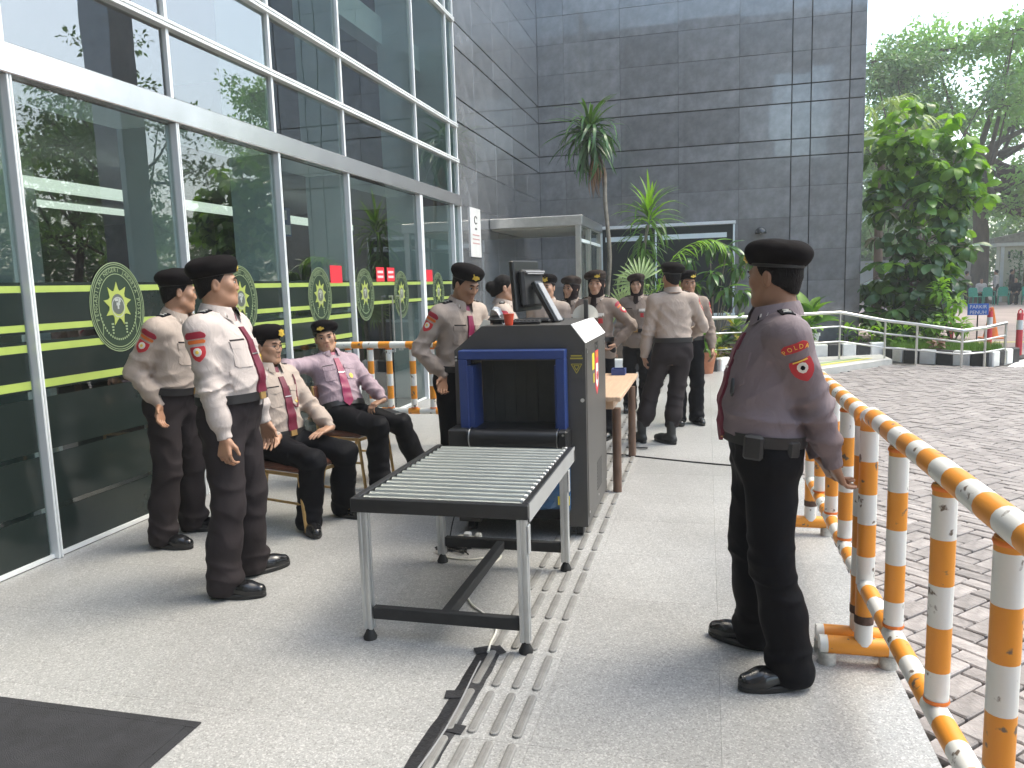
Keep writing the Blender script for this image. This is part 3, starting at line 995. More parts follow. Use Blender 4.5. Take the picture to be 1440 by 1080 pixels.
# blue hood
mb = MB()
o_, i_, yo, yi = (-1.462, -.808, .66, 1.172), (hx0 + .004, hx1 - .004, .66, hz1 - .004), 4.405, 4.497
def hood(a, b, c, dd):
    mb.add([a, b, c, dd], [(0, 1, 2, 3)])
X0, X1, Z0, Z1 = o_
t = .055
mb.bx(X0, X0 + t, yo, yi + .003, Z0, Z1 - t, .004).bx(X1 - t, X1, yo, yi + .003, Z0, Z1 - t, .004).bx(X0, X1, yo, yi + .003, Z1 - t, Z1, .004)
mb.build('hood', M['scan_blue'], sc)
mb = MB().bx(hx0 - .02, hx0 + .0, yi + .003, yi + .12, .66, hz1).bx(hx1, hx1 + .02, yi + .003, yi + .12, .66, hz1)
MB().bx(hx0 - .03, hx0 + .012, yo + .01, y0 + .10, .66, hz1 - .02).build('inner_cheek', M['scan_blue'], sc)
MB().bx(hx1 - .012, hx1 + .03, yo + .01, y0 + .10, .66, hz1 - .02).build('inner_cheek', M['scan_blue'], sc)
for k in range(7):
    w = (hx1 - hx0 - .03) / 7
    x = hx0 + .015 + w * (k + .5)
    MB().box((x, y0 + .11 + .006 * (k % 2), .875), (w + .004, .006, .43), .001, Matrix.Rotation(random.gauss(0, .02), 3, 'Y')).build('curtain_strip', M['scan_in'], sc)
# belt, its end roller and side cheeks
MB().bx(hx0 + .02, hx1 - .02, 4.40, y1, .655, .700).build('belt', M['belt_black'], sc)
MB().tube([(hx0 - .005, 4.40, .640), (hx1 + .005, 4.40, .640)], .062, 28).build('end_roller', M['belt_black'], sc, True)
MB().bx(-1.528, hx0 - .012, 4.345, 4.497, .575, .70, .012).build('roller_cheek', M['black'], sc)
MB().bx(hx1 + .008, -.790, 4.345, 4.497, .575, .70, .012).build('roller_cheek', M['black'], sc)
MB().tube([(hx0 - .011, 4.40, .64), (hx0 - .006, 4.40, .64)], .066, 24).build('roller_ring', M['steel'], sc, True)
MB().tube([(hx1 + .007, 4.40, .64), (hx1 + .0095, 4.40, .64)], .066, 24).build('roller_ring', M['steel'], sc, True)
for x, z in ((-.815, .675), (-.815, .60), (-1.505, 1.125), (-1.505, 1.105)):
    MB().tube([(x, 4.343, z) if z < 1 else (x, 4.497, z), (x, 4.338, z) if z < 1 else (x, 4.492, z)], .007, 8).build('screw', M['steel'], sc)
# underside: frame, castors
MB().bx(-1.50, -.74, y0 + .05, y1 - .05, .10, .36).build('base_frame', M['black_matt'], sc)
for x in (-1.46, -.76):
    for y in (y0 + .08, y1 - .08):
        MB().tube([(x - .02, y, .04), (x + .02, y, .04)], .0385, 14).build('castor', M['rubber'], sc, True)
        MB().bx(x - .015, x + .015, y - .015, y + .015, .045, .10).build('castor_stem', M['steel'], sc)
# labels
st = MB().bx(-.6958, -.6948, 4.755, 4.850, 1.01, 1.115).build('yellow_sticker', M['yellow'], sc)
MB().bx(-.6958, -.6948, 4.80, 4.84, .925, .985).build('yellow_sticker', M['yellow'], sc)
st = MB().prism([(-.07, .135), (.07, .135), (.07, -.10), (.03, -.135), (0, -.155), (-.03, -.135), (-.07, -.10)], (-.6958, 4.955, .985), (0, 1, 0), (0, 0, 1), (1, 0, 0), .001).build('warning_sticker', M['red_sign'], sc)
MB().prism([(-.045, .05), (.045, .05), (.045, -.075), (0, -.11), (-.045, -.075)], (-.6946, 4.955, .985), (0, 1, 0), (0, 0, 1), (1, 0, 0), .001).build('label_field', M['paper'], st)
MB().bx(-.6944, -.6936, 4.895, 5.015, 1.075, 1.11).build('label_band', M['patch_or'], st)
MB().prism(ell(.03, .03, 16)[:-1], (-.6934, 4.955, .955), (0, 1, 0), (0, 0, 1), (1, 0, 0), .001).build('label_mark', M['patch_red'], st)
MB().bx(-.6958, -.6948, 4.885, 5.025, 1.125, 1.175).build('black_sticker', M['black'], sc)
tri = MB()
for a, b in ((R(90), R(210)), (R(210), R(330)), (R(330), R(90))):
    for s in (1, .5):
        tri.tube([(-.752 + .037 * s * math.cos(a), 4.4955, 1.06 - .037 * s * math.sin(a)), (-.752 + .037 * s * math.cos(b), 4.4955, 1.06 - .037 * s * math.sin(b))], .0028, 4)
tri.bx(-.79, -.714, 4.4950, 4.4962, 1.108, 1.117).bx(-.785, -.72, 4.4950, 4.4962, 1.124, 1.132)
tri.build('warning_mark', mat('gold_print', (.45, .36, .05), .5), sc)
for k in range(9):
    MB().bx(-.6958, -.6945, 4.90, 5.12, .20 + .022 * k, .208 + .022 * k).build('vent_slot', M['black_gap'], sc)
for y in (4.56, 4.96, 5.36):
    for z in (.155, 1.145):
        MB().tube([(-.6958, y, z), (-.6940, y, z)], .008, 8).build('screw', M['steel'], sc)
MB().tube([(-.72, 4.4985, .86), (-.72, 4.492, .86)], .012, 12).build('lock', M['steel'], sc)
MB().bx(-.845, -.715, 4.4965, 4.4995, .985, 1.15).build('label_plate', M['scan_grey'], sc)
# blue bag stuffed below
bag = MB()
nx, ny = 16, 8
vs, fs = [], []
for j in range(ny + 1):
    for i in range(nx + 1):
        x = -1.42 + .62 * i / nx; z = .175 + .36 * j / ny
        y = 4.42 - .05 * math.sin(math.pi * j / ny) - .02 * math.sin(7 * x + 3 * j) + random.uniform(-.012, .012)
        vs.append((x, y, z + random.uniform(-.008, .008) - (.03 * math.sin(9 * x) if j == 0 else 0)))
k = len(vs)
vs2 = [(v[0], 4.49, v[2]) for v in vs]
for j in range(ny):
    for i in range(nx):
        a = j * (nx + 1) + i
        fs.append((a, a + 1, a + nx + 2, a + nx + 1)); fs.append((k + a + nx + 1, k + a + nx + 2, k + a + 1, k + a))
for i in range(nx):
    fs.append((i + 1, i, k + i, k + i + 1)); a = ny * (nx + 1) + i; fs.append((a, a + 1, k + a + 1, k + a))
for j in range(ny):
    a = j * (nx + 1); fs.append((a, a + nx + 1, k + a + nx + 1, k + a)); a += nx; fs.append((a + nx + 1, a, k + a, k + a + nx + 1))
b = bag.add(vs + vs2, fs).build('plastic_bag', M['bag_blue'])
tag(b, 'crumpled blue plastic sheet bag stuffed under the scanner opening', 'bag')
MB().bx(-.86, -.79, 4.375, 4.385, .245, .30).build('tag_label', M['yellow'], b)

# roller table
rt = thing('roller_table', 'steel roller table with black rim standing before the scanner mouth', 'roller table', (-1.11, 3.5, 0))
ax0, ax1, ay0, ay1, tz = -1.515, -.715, 2.985, 4.16, .655
MB().bx(ax0, ax1, ay0, ay0 + .035, tz - .064, tz - .002, .003).build('front_rail', M['black'], rt)
MB().bx(ax0, ax1, ay1 - .035, ay1, tz - .085, tz - .02, .003).build('rear_rail', M['black'], rt)
MB().bx(ax0, ax0 + .032, ay0 + .036, ay1 - .036, tz - .085, tz, .003).build('side_rail', M['black'], rt)
r_ = MB().bx(ax1 - .032, ax1 - .004, ay0 + .036, ay1 - .036, tz - .085, tz, .003).build('side_rail', M['black'], rt)
MB().bx(ax1 - .0035, ax1, ay0 + .036, ay1, tz - .083, tz - .004).build('side_plate', M['alu'], rt)
nr = 17
rme = MB().tube([(-.362, 0, 0), (.362, 0, 0)], .0265, 16).tube([(-.372, 0, 0), (-.362, 0, 0)], .010, 8).tube([(.362, 0, 0), (.372, 0, 0)], .010, 8).mesh('roller', M['roller'], smooth=True)
for k in range(nr):
    y = ay0 + .070 + (ay1 - ay0 - .14) * k / (nr - 1)
    inst('roller', rme, rt, ((ax0 + ax1) / 2 + 1.11, y - 3.5, tz - .030))
cl = MB()
for k in range(nr):
    y = ay0 + .070 + (ay1 - ay0 - .14) * k / (nr - 1)
    MB().bx(ax1 - .046, ax1 - .030, y - .009, y + .009, tz - .03, tz + .006, .003).build('roller_clip', M['white'], rt)
for i, (x, y) in enumerate(((-1.465, 3.01), (-.745, 3.01), (-1.46, 3.98), (-.745, 3.97))):
    mb = MB()
    for dx, dy in ((-.013, -.013), (.013, -.013), (-.013, .013), (.013, .013)):
        mb.bx(x + dx - .0085, x + dx + .0085, y + dy - .0085, y + dy + .0085, .05, tz - .0645 if y < 3.5 else tz - .086, .002)
    mb.bx(x - .016, x + .016, y - .016, y + .016, .052, tz - .064)
    lg = mb.build('leg', M['alu'], rt)
    MB().lathe([(.030, 0), (.031, .012), (.02, .034), (.014, .05)], (x, y, 0), 14).build('foot', M['rubber'], lg, True)
    if x > -1:
        MB().bx(x + .0225, x + .030, y - .02, y + .02, .44, tz - .09, .003).build('bracket', M['alu'], lg)
MB().bx(-1.44, -.768, 2.995, 3.03, .10, .155, .003).build('cross_bar', M['black_matt'], rt)
MB().bx(-1.435, -.768, 3.96, 3.995, .10, .155, .003).build('cross_bar', M['black_matt'], rt)
MB().bx(-1.13, -1.085, 3.031, 3.959, .10, .15, .003).build('stretcher', M['black_matt'], rt)

# wooden table beyond the scanner
wt = thing('table', 'plain wooden table with brown round legs behind the scanner', 'table', (-.88, 6.2, 0))
MB().bx(-1.16, -.60, 5.47, 6.90, .70, .735, .005).build('table_top', M['wood'], wt)
MB().bx(-1.11, -.66, 5.53, 6.84, .635, .699).build('apron', M['wood'], wt)
for x in (-.645, -1.11):
    for y in (5.60, 6.78):
        MB().tube([(x, y, 0), (x, y, .634)], .033, 16).build('leg', M['brown_leg'], wt, True)
mb = MB().bx(-.82, -.70, 6.75, 6.88, .7365, .742).bx(-.82, -.81, 6.75, 6.88, .742, .79).bx(-.71, -.70, 6.75, 6.88, .742, .79).bx(-.81, -.71, 6.75, 6.76, .742, .79).bx(-.81, -.71, 6.87, 6.88, .742, .79)
tag(mb.build('tray', M['scan_blue']), 'small blue tray on the wooden table behind the scanner', 'tray')

# things on top of the scanner
TZ = 1.313
mo = thing('monitor', 'black computer monitor seen from behind on top of the scanner', 'monitor', (-1.12, 4.92, TZ))
bn = Vector((.97, -.23, 0)).normalized(); bt = Vector((bn.y * -1, bn.x, 0))
def mbox(c, d, bev=.004, tilt=0.):
    # local axes: x along the back normal, y along the panel, z up
    rot = Matrix((bn, bt, Vector((0, 0, 1)))).transposed() @ Matrix.Rotation(tilt, 3, 'Y')
    w = rot.to_4x4()
    cc = Vector((-1.12, 4.92, TZ)) + bn * c[0] + bt * c[1] + Vector((0, 0, c[2]))
    return cc, d, bev, rot
def mob(nm, m, *a, par=mo):
    c, d, b_, r = mbox(*a)
    return MB().box(c, d, b_, r).build(nm, m, par)
mob('screen_case', M['black'], (-.03, 0, .235), (.035, .37, .325), .008, R(-4))
mob('back_shell', M['black_matt'], (.012, 0, .22), (.045, .30, .24), .016, R(-4))
mob('back_ridge', M['cable_g'], (.040, 0, .325), (.012, .28, .012), .003, R(-4))
mob('back_ridge', M['cable_g'], (.043, 0, .312), (.012, .24, .008), .003, R(-4))
mob('stand_arm', M['black'], (.13, -.03, .13), (.035, .10, .30), .006, R(-30))
mob('stand_arm', M['cable_g'], (.155, -.03, .13), (.012, .07, .28), .004, R(-30))
mob('stand_foot', M['black'], (.06, 0, .012), (.26, .24, .022), .008)
kb = thing('keyboard', 'black keyboard lying in front of the monitor on the scanner', 'keyboard', (-1.17, 4.74, TZ))
MB().box((-1.10, 4.66, TZ + .011), (.20, .12, .02), .004, Matrix.Rotation(R(8), 3, 'Z')).build('case', M['black'], kb)
for i in range(4):
    for j in range(8):
        MB().box((-1.183 + .0235 * j, 4.622 + .024 * i + .003 * j, TZ + .0235), (.019, .019, .006), .002).build('key', M['black_matt'], kb)
cup = MB().lathe([(.024, 0), (.033, .065), (.0345, .066), (.0345, .070), (.030, .069), (.022, .004)], (-1.175, 4.555, TZ), 20, cap=False)
cup.lathe([(.0, .003), (.023, .003)], (-1.175, 4.555, TZ), 20, cap=False)
tag(cup.build('cup', M['orange_red'], None, True), 'small red plastic cup on the front edge of the scanner top', 'cup')
def sheet_obj(nm, m, c, w, l, am, label, cat, seed):
    rg = random.Random(seed); vs, fs = [], []
    n_ = 7
    for j in range(n_):
        for i in range(n_):
            vs.append((c[0] + w * (i / (n_ - 1) - .5), c[1] + l * (j / (n_ - 1) - .5), c[2] + am * rg.random() + .004 + am * .8 * math.sin(i * .9)))
    for j in range(n_ - 1):
        for i in range(n_ - 1):
            a = j * n_ + i; fs.append((a, a + 1, a + n_ + 1, a + n_))
    k_ = len(vs); vs += [(v[0], v[1], v[2] - .003) for v in vs]; fs += [(k_ + f[3], k_ + f[2], k_ + f[1], k_ + f[0]) for f in fs]
    return tag(MB().add(vs, fs).build(nm, m), label, cat)
sheet_obj('paper', M['paper'], (-1.285, 4.75, TZ + .03), .12, .14, .05, 'crumpled white paper on the scanner beside the monitor', 'paper', 3)
bagb = MB().lathe([(.02, 0), (.075, .004), (.085, .03), (.06, .055), (.01, .06)], (-1.28, 4.75, TZ), 12)
tag(bagb.build('pouch', M['black'], None, True), 'flat black pouch under the crumpled paper on the scanner', 'pouch')
fn = MB().prism([(0, 0), (.085, 0), (.088, .07), (.05, .082)], (-1.405, 4.62, TZ - .045), (.98, .2, 0), (0, 0, 1), (-.2, .98, 0), .012)
tag(fn.build('plastic_guard', M['cream']), 'pale plastic guard fin on the left shoulder of the scanner', 'guard')
ds = thing('round_tray', 'round cream tray held upright by a grey bracket at the scanner back edge', 'tray', (-.80, 5.2, TZ))
MB().prism([(p[0], p[1] + .02) for p in ell(.088, .078, 28)[:-1] if p[1] > -.02], (-.81, 5.26, TZ), (.97, .24, 0), (0, 0, 1), (-.24, .97, 0), .012).build('tray_disc', M['cream'], ds)
MB().bx(-.815, -.785, 5.215, 5.235, TZ, TZ + .13, .003).build('bracket', M['scan_grey'], ds)

# ================================================================== FLOOR ODDMENTS
mt = MB().bx(-3.70, -1.79, .2, 2.257, .0005, .009, .004)
mt = MB().bx(-3.70, -1.83, .2, 2.217, .0005, .011, .003).bx(-3.70, -1.79, 2.2175, 2.257, .0005, .0075, .003).bx(-1.8295, -1.79, .2, 2.217, .0005, .0075, .003)
tag(mt.build('door_mat', M['mat_floor']), 'dark grey ribbed entrance mat lying at the near corner of the porch floor', 'mat')
tp = thing('cable_cover', 'black tape strip holding a cable flat along the tactile bars', 'cable cover', (-.90, 2.5, 0))
def ribbon(nm, m, pts, w, z, par, jit=.004):
    mb = MB(); vs, fs = [], []
    for i, (x, y) in enumerate(pts):
        d = Vector((pts[min(i + 1, len(pts) - 1)][0] - pts[max(i - 1, 0)][0], pts[min(i + 1, len(pts) - 1)][1] - pts[max(i - 1, 0)][1], 0)).normalized()
        nn = Vector((-d.y, d.x, 0))
        for s, hz in ((-1, 0.0005), (-.93, .003), (-.25, .0035), (0, .0085), (.25, .0035), (.93, .003), (1, .0005)):
            vs.append((x + nn.x * w / 2 * s + random.uniform(-jit, jit) * (abs(s) > .9), y + nn.y * w / 2 * s, z + hz))
    for i in range(len(pts) - 1):
        for k in range(6):
            a = i * 7 + k; fs.append((a, a + 7, a + 8, a + 1))
    return mb.add(vs, fs).build(nm, m, par, True)
pts = [(-.905 - .008 * math.sin(y * 4), y) for y in [1.2 + .06 * k for k in range(31)]]
ribbon('tape', M['tape'], pts, .10, .0, tp)
mb = MB()
for (x, y, a) in ((-.925, 2.99, .5), (-.87, 3.0, -.9), (-.93, 2.62, .2), (-.87, 2.40, -.1)):
    mb.box((x, y, .0065), (.085, .05, .003), .001, Matrix.Rotation(a, 3, 'Z') @ Matrix.Rotation(.05, 3, 'X'))
    mb.build('tape_patch', M['tape'], tp); mb = MB()
MB().tube([(x + .012 * math.sin(y * 6), y, .0095) for x, y in pts[:29]], .0035, 6).build('cable', M['cable_g'], tp, True)

def curve_pts(ctrl, n=8):
    out = []
    P = [Vector(c) for c in ctrl]
    P = [P[0] * 2 - P[1]] + P + [P[-1] * 2 - P[-2]]
    for i in range(1, len(P) - 2):
        for k in range(n):
            t = k / n
            a, b, c, d = P[i - 1], P[i], P[i + 1], P[i + 2]
            out.append(.5 * ((2 * b) + (-a + c) * t + (2 * a - 5 * b + 4 * c - d) * t * t + (-a + 3 * b - 3 * c + d) * t ** 3))
    out.append(P[-2])
    return out
w1 = MB().tube(curve_pts([(-.90, 2.96, .012), (-.915, 3.05, .006), (-.93, 3.2, .006), (-1.02, 3.33, .006), (-1.13, 3.45, .006), (-1.20, 3.62, .006), (-1.21, 3.85, .006), (-1.15, 4.05, .006), (-1.17, 4.12, .006), (-1.30, 4.03, .006), (-1.46, 4.04, .006), (-1.54, 4.12, .006), (-1.50, 4.24, .02)]), .0055, 8)
tag(w1.build('cable', M['cable_w'], None, True), 'white power cable curling over the floor below the roller table', 'cable')
mb = MB()
for s in range(5):
    rg = random.Random(s)
    c = [(-1.46 + rg.uniform(-.12, .14), 4.17 + rg.uniform(-.07, .08), .006 + .02 * s * rg.random()) for _ in range(7)]
    mb.tube(curve_pts(c, 6), .0045, 6)
mb.tube(curve_pts([(-1.5, 4.2, .02), (-1.47, 4.26, .2), (-1.44, 4.5, .36)]), .0045, 6)
tag(mb.build('cable_tangle', M['cable_b'], None, True), 'tangle of thin black cables on the floor by the rear table leg', 'cable', kind='stuff')
ps = thing('power_strip', 'white power strip among the cables under the roller table', 'power strip', (-1.36, 4.28, .03))
MB().box((-1.36, 4.27, .032), (.24, .06, .045), .012, Matrix.Rotation(R(-14), 3, 'Z')).build('case', M['cream'], ps)
MB().box((-1.40, 4.268, .068), (.045, .04, .035), .008).build('plug', M['white'], ps)
MB().box((-1.33, 4.262, .066), (.04, .04, .035), .008).build('plug', M['cable_w'], ps)
tag(MB().tube(curve_pts([(-.95, 6.86, .006), (-.71, 6.80, .006), (-.3, 6.66, .006), (.10, 6.54, .006), (.45, 6.46, .006), (.735, 6.40, .006)]), .007, 6).build('cable', M['cable_b'], None, True), 'black cable lying straight across the floor behind the wooden table', 'cable')
pl = thing('cable_ramp', 'small black cable clip pressed over the tactile bars by the table', 'clip', (-.6, 7.1, 0))
MB().bx(-.73, -.53, 7.07, 7.10, .009, .02, .004).build('clip_body', M['black'], pl)

# ================================================================== CHAIRS
def make_chair(label, loc, rz):
    """front of the chair looks along local +y"""
    t = thing('chair', label, 'chair', loc, rz, 'folding chairs the officers sit on')
    def B(nm, m, mb, sm=False):
        return mb.build(nm, m, t, sm, local=True)
    s = MB().box((0, 0, .425), (.42, .42, .05), .02)
    B('seat', M['seat_brown'], s)
    B('seat_frame', M['gold_metal'], MB().box((0, .2, .388), (.40, .022, .022), .004).box((0, -.2, .388), (.40, .022, .022), .004).box((.2, 0, .388), (.022, .378, .022), .004).box((-.2, 0, .388), (.022, .378, .022), .004))
    for sx in (-.2, .2):
        B('leg', M['gold_metal'], MB().tube([(sx, .19, .385), (sx * 1.02, .235, .0)], .0125, 8), True)
        B('leg', M['gold_metal'], MB().tube([(sx, -.10, .385), (sx, -.19, .0)], .0125, 8), True)
        B('back_post', M['gold_metal'], MB().tube([(sx, -.19, .40), (sx, -.235, .80)], .0125, 8), True)
        B('stretcher', M['gold_metal'], MB().tube([(sx, .212, .20), (sx, -.145, .20)], .009, 8), True)
    B('backrest', M['seat_brown'], MB().box((0, -.222, .69), (.41, .035, .22), .014, Matrix.Rotation(R(6), 3, 'X')))
    return t
make_chair('brown vinyl chair with gold legs under the officer wearing glasses', (-2.655, 4.545, 0), R(-106))
make_chair('brown vinyl chair with gold legs under the officer leaning back', (-2.80, 5.66, 0), R(-100))

# ================================================================== BARRIERS
def barrier(label, o, along, length, bars, legs, mats, foot=(-.165, .125), tr=1.0):
    """along: 'x' or 'y'; o is the start on the floor"""
    t = thing('crowd_barrier', label, 'barrier', o, 0, 'orange and white pipe barriers')
    o = Vector(o)
    ax = Vector((1, 0, 0)) if along == 'x' else Vector((0, 1, 0))
    pr = Vector((0, 1, 0)) if along == 'x' else Vector((1, 0, 0))
    def pt(a, z, b=0.): return o + ax * a + pr * b + Vector((0, 0, z))
    zr, lr = .335, .035
    MB().tube([pt(.02, tr - .012), pt(.06, tr)] + [pt(.06 + (length - .12) * k / 6, tr + random.uniform(-.002, .002)) for k in range(1, 6)] + [pt(length - .06, tr), pt(length - .02, tr - .012)], lr, 16).build('top_rail', mats[0], t, True)
    MB().tube([pt(.03, zr), pt(length - .03, zr)], lr * .92, 16).build('bottom_rail', mats[0], t, True)
    for b in bars:
        q = MB().tube([pt(b, zr + .03), pt(b, tr - .03)], .0315, 16).build('bar', mats[1], t, True)
        for z_ in (zr + .036, tr - .040):
            MB().lathe([(.033, -.006), (.035, 0), (.033, .006)], tuple(pt(b, z_)), 14, cap=False).build('weld', M['cone'], q, True)
    for l_ in legs:
        e = 1 if l_ > length / 2 else -1
        q = MB().tube([pt(l_, .07), pt(l_, tr - .07), pt(l_ - e * .006, tr - .03), pt(l_ - e * .035, tr - .006)], .0345, 16).build('leg', mats[1], t, True)
        MB().tube([pt(l_, .18), pt(l_, .215)], .0362, 14, False).build('rust_band', mat('rust', (.10, .06, .045), .9, var=.5, vscale=30) if 'rust' not in bpy.data.materials else bpy.data.materials['rust'], q, True)
        MB().tube([pt(l_, .078, foot[0]), pt(l_, .078, foot[1])], .036, 14).build('foot_tube', mats[2], t, True)
        for b_ in (foot[0] + .03, foot[1] - .03):
            MB().lathe([(.036, 0), (.036, .05)], tuple(pt(l_, 0, b_)), 14).build('foot_pad', mat('scuffed_white', (.5, .49, .45), .7, var=.4, vscale=25) if 'scuffed_white' not in bpy.data.materials else bpy.data.materials['scuffed_white'], t, True)
    return t
sz_ = stripe_mat('barrier_post_stripe', 2, .25, .04, OR, WH, .52)
b1_ = barrier('nearest orange and white pipe barrier, cut off by the right picture edge', (.61, .72, 0), 'y', 2.47, [.64, 1.08, 1.52, 2.00], [.03, 2.44], (M['str_y'], sz_, M['foot_x']), tr=1.02)
b1_.location.x += .042
b1_.rotation_euler.z = .017
barrier('second orange and white pipe barrier, behind the officer with clasped hands', (.61, 3.23, 0), 'y', 1.60, [.40, .80, 1.20], [.03, 1.57], (M['str_y'], sz_, M['foot_x']))
barrier('orange and white pipe barrier standing across the glass doors behind the seated men', (-3.72, 7.10, 0), 'x', 1.90, [.20, .44, .64, .89, 1.09, 1.36, 1.62], [.03, 1.87], (M['str_x'], sz_, M['foot_x']), (-.16, .16))

# ================================================================== HANDRAIL, BOLLARDS, CONE, SIGN
hr = thing('handrail', 'stainless steel three bar handrail curving along the painted kerb', 'handrail', (2.4, 15.3, 0))
HP = [(-.55, 13.16, 0, .90), (.77, 14.02, 0, .87), (2.40, 15.33, -.01, .865), (3.20, 15.45, -.12, .69), (3.66, 15.12, -.12, .63), (4.26, 14.66, -.12, .536), (4.68, 14.87, -.12, .572), (5.15, 15.35, -.12, .62)]
for k, f in enumerate((0, .30, .62)):
    pts = [Vector((x, y, t - (t - b) * f)) for x, y, b, t in HP]
    MB().tube(pts, .030 if k == 0 else .016, 10).build('rail', M['steel'], hr, True)
for x, y, b, t in HP:
    q = MB().tube([(x, y, b - .02), (x, y, t - .02)], .021, 10).build('post', M['steel'], hr, True)
    MB().lathe([(.05, 0), (.05, .008), (.024, .014)], (x, y, b - .012), 14).build('flange', M['steel'], q, True)

def bollard(label, x, y, h, tilt=0.):
    t = thing('bollard', label, 'bollard', (x, y, -.13), 0, 'red and white flexible bollards at the parking lot')
    rot = Matrix.Rotation(tilt, 3, 'Y')
    def seg(nm, m, a, b, r0, r1):
        MB().tube([Vector((x, y, -.13)) + rot @ Vector((0, 0, a)), Vector((x, y, -.13)) + rot @ Vector((0, 0, b))], [r0, r1], 14).build(nm, m, t, True)
    MB().lathe([(.20, 0), (.20, .012), (.16, .03), (.06, .05)], (x, y, -.128), 20).build('base', M['rubber'], t, True)
    seg('lower_sleeve', M['boll_red'], .04, h * .58, .058, .055)
    seg('white_band', M['white'], h * .58, h * .78, .057, .055)
    seg('upper_sleeve', M['boll_red'], h * .78, h * .92, .055, .053)
    MB().tube([Vector((x - .03, y, -.13)) + rot @ Vector((0, 0, h * .92)), Vector((x - .03, y, -.13)) + rot @ Vector((0, 0, h * .97)), Vector((x, y, -.13)) + rot @ Vector((0, 0, h)), Vector((x + .03, y, -.13)) + rot @ Vector((0, 0, h * .97)), Vector((x + .03, y, -.13)) + rot @ Vector((0, 0, h * .92))], .012, 8).build('loop', M['boll_red'], t, True)
bollard('red and white bollard farthest back, left of the blue parking sign', 5.80, 20.9, .86, .1)
bollard('red and white bollard just right of the blue parking sign', 5.89, 18.5, .88)
bollard('red and white bollard nearest to the right picture edge', 5.80, 16.6, .93)
cn = thing('traffic_cone', 'orange traffic cone behind the bollards', 'cone', (6.85, 21.4, -.13))
MB().bx(6.62, 7.08, 21.17, 21.63, -.129, -.10, .01).build('base', M['cone'], cn)
MB().lathe([(.17, -.10), (.035, .64), (.0, .65)], (6.85, 21.4, 0), 20).build('cone_body', M['cone'], cn, True)
sg = thing('parking_sign', 'small blue sign on a thin black post with two white words', 'sign', (5.56, 18.2, -.13))
MB().tube([(5.56, 18.2, -.13), (5.56, 18.2, .62)], .014, 8).build('post', M['black'], sg, True)
MB().lathe([(.16, 0), (.16, .012), (.03, .03)], (5.56, 18.2, -.128), 16).build('base', M['black'], sg, True)
bd = MB().bx(5.36, 5.76, 18.185, 18.20, .62, .86, .003).build('board', mat('sign_blue', (.02, .12, .50), .4), sg)
mb = MB()
add_text(mb, 'PARKIR', (5.56, 18.183, .79), (1, 0, 0), (0, 0, 1), .105, .95)
add_text(mb, 'PENUH', (5.56, 18.183, .675), (1, 0, 0), (0, 0, 1), .105, .95)
mb.build('lettering', M['white'], bd)

# ================================================================== PLANTS
def leaf_mesh(name, L, W, droop=.25, n=5, fold=.25, m=None, prof=None, tip=.02):
    vs, fs = [], []
    ang = 0.15; y = z = 0.
    for i in range(n + 1):
        t = i / n
        w = W / 2 * (math.sin(math.pi * (t ** .8)) if prof is None else prof(t)) + (.003 if 0 < i < n else .001)
        vs += [(-w, y, z + w * fold), (0, y, z), (w, y, z + w * fold)]
        ang -= droop / n * 2.2
        y += L / n * math.cos(ang); z += L / n * math.sin(ang)
    for i in range(n):
        a = i * 3
        fs += [(a, a + 1, a + 4, a + 3), (a + 1, a + 2, a + 5, a + 4)]
    me = MB().add(vs, fs).mesh(name, m, smooth=True)
    return me

def aim(d, roll=0.):
    d = Vector(d).normalized()
    q = d.to_track_quat('Y', 'Z')
    return q @ Matrix.Rotation(roll, 4, 'Y').to_quaternion()

def leafcloud(mb, c, r, n, size, rg, flat=.8, up=.5, w=.5):
    c = Vector(c)
    for _ in range(n):
        d = Vector((rg.gauss(0, 1), rg.gauss(0, 1), rg.gauss(0, 1))).normalized()
        rr = rg.random() ** .45
        p = c + Vector((d.x * r * rr, d.y * r * rr, d.z * r * rr * flat))
        a = (d * .8 + Vector((rg.gauss(0, .6), rg.gauss(0, .6), rg.gauss(0, .5) - .1))).normalized()
        nn = Vector((rg.gauss(0, .7), rg.gauss(0, .7), up + rg.random()))
        b = a.cross(nn)
        if b.length < 1e-4: continue
        b.normalize()
        s = size * rg.uniform(.6, 1.3)
        h = nn.normalized() * s * .10
        k = len(mb.v)
        mb.v += [tuple(p), tuple(p + a * s * .5 + b * s * w * .5 + h), tuple(p + a * s), tuple(p + a * s * .5 - b * s * w * .5 + h)]
        mb.f.append((k, k + 1, k + 2)); mb.f.append((k, k + 2, k + 3)); mb.mi += [0, 0]

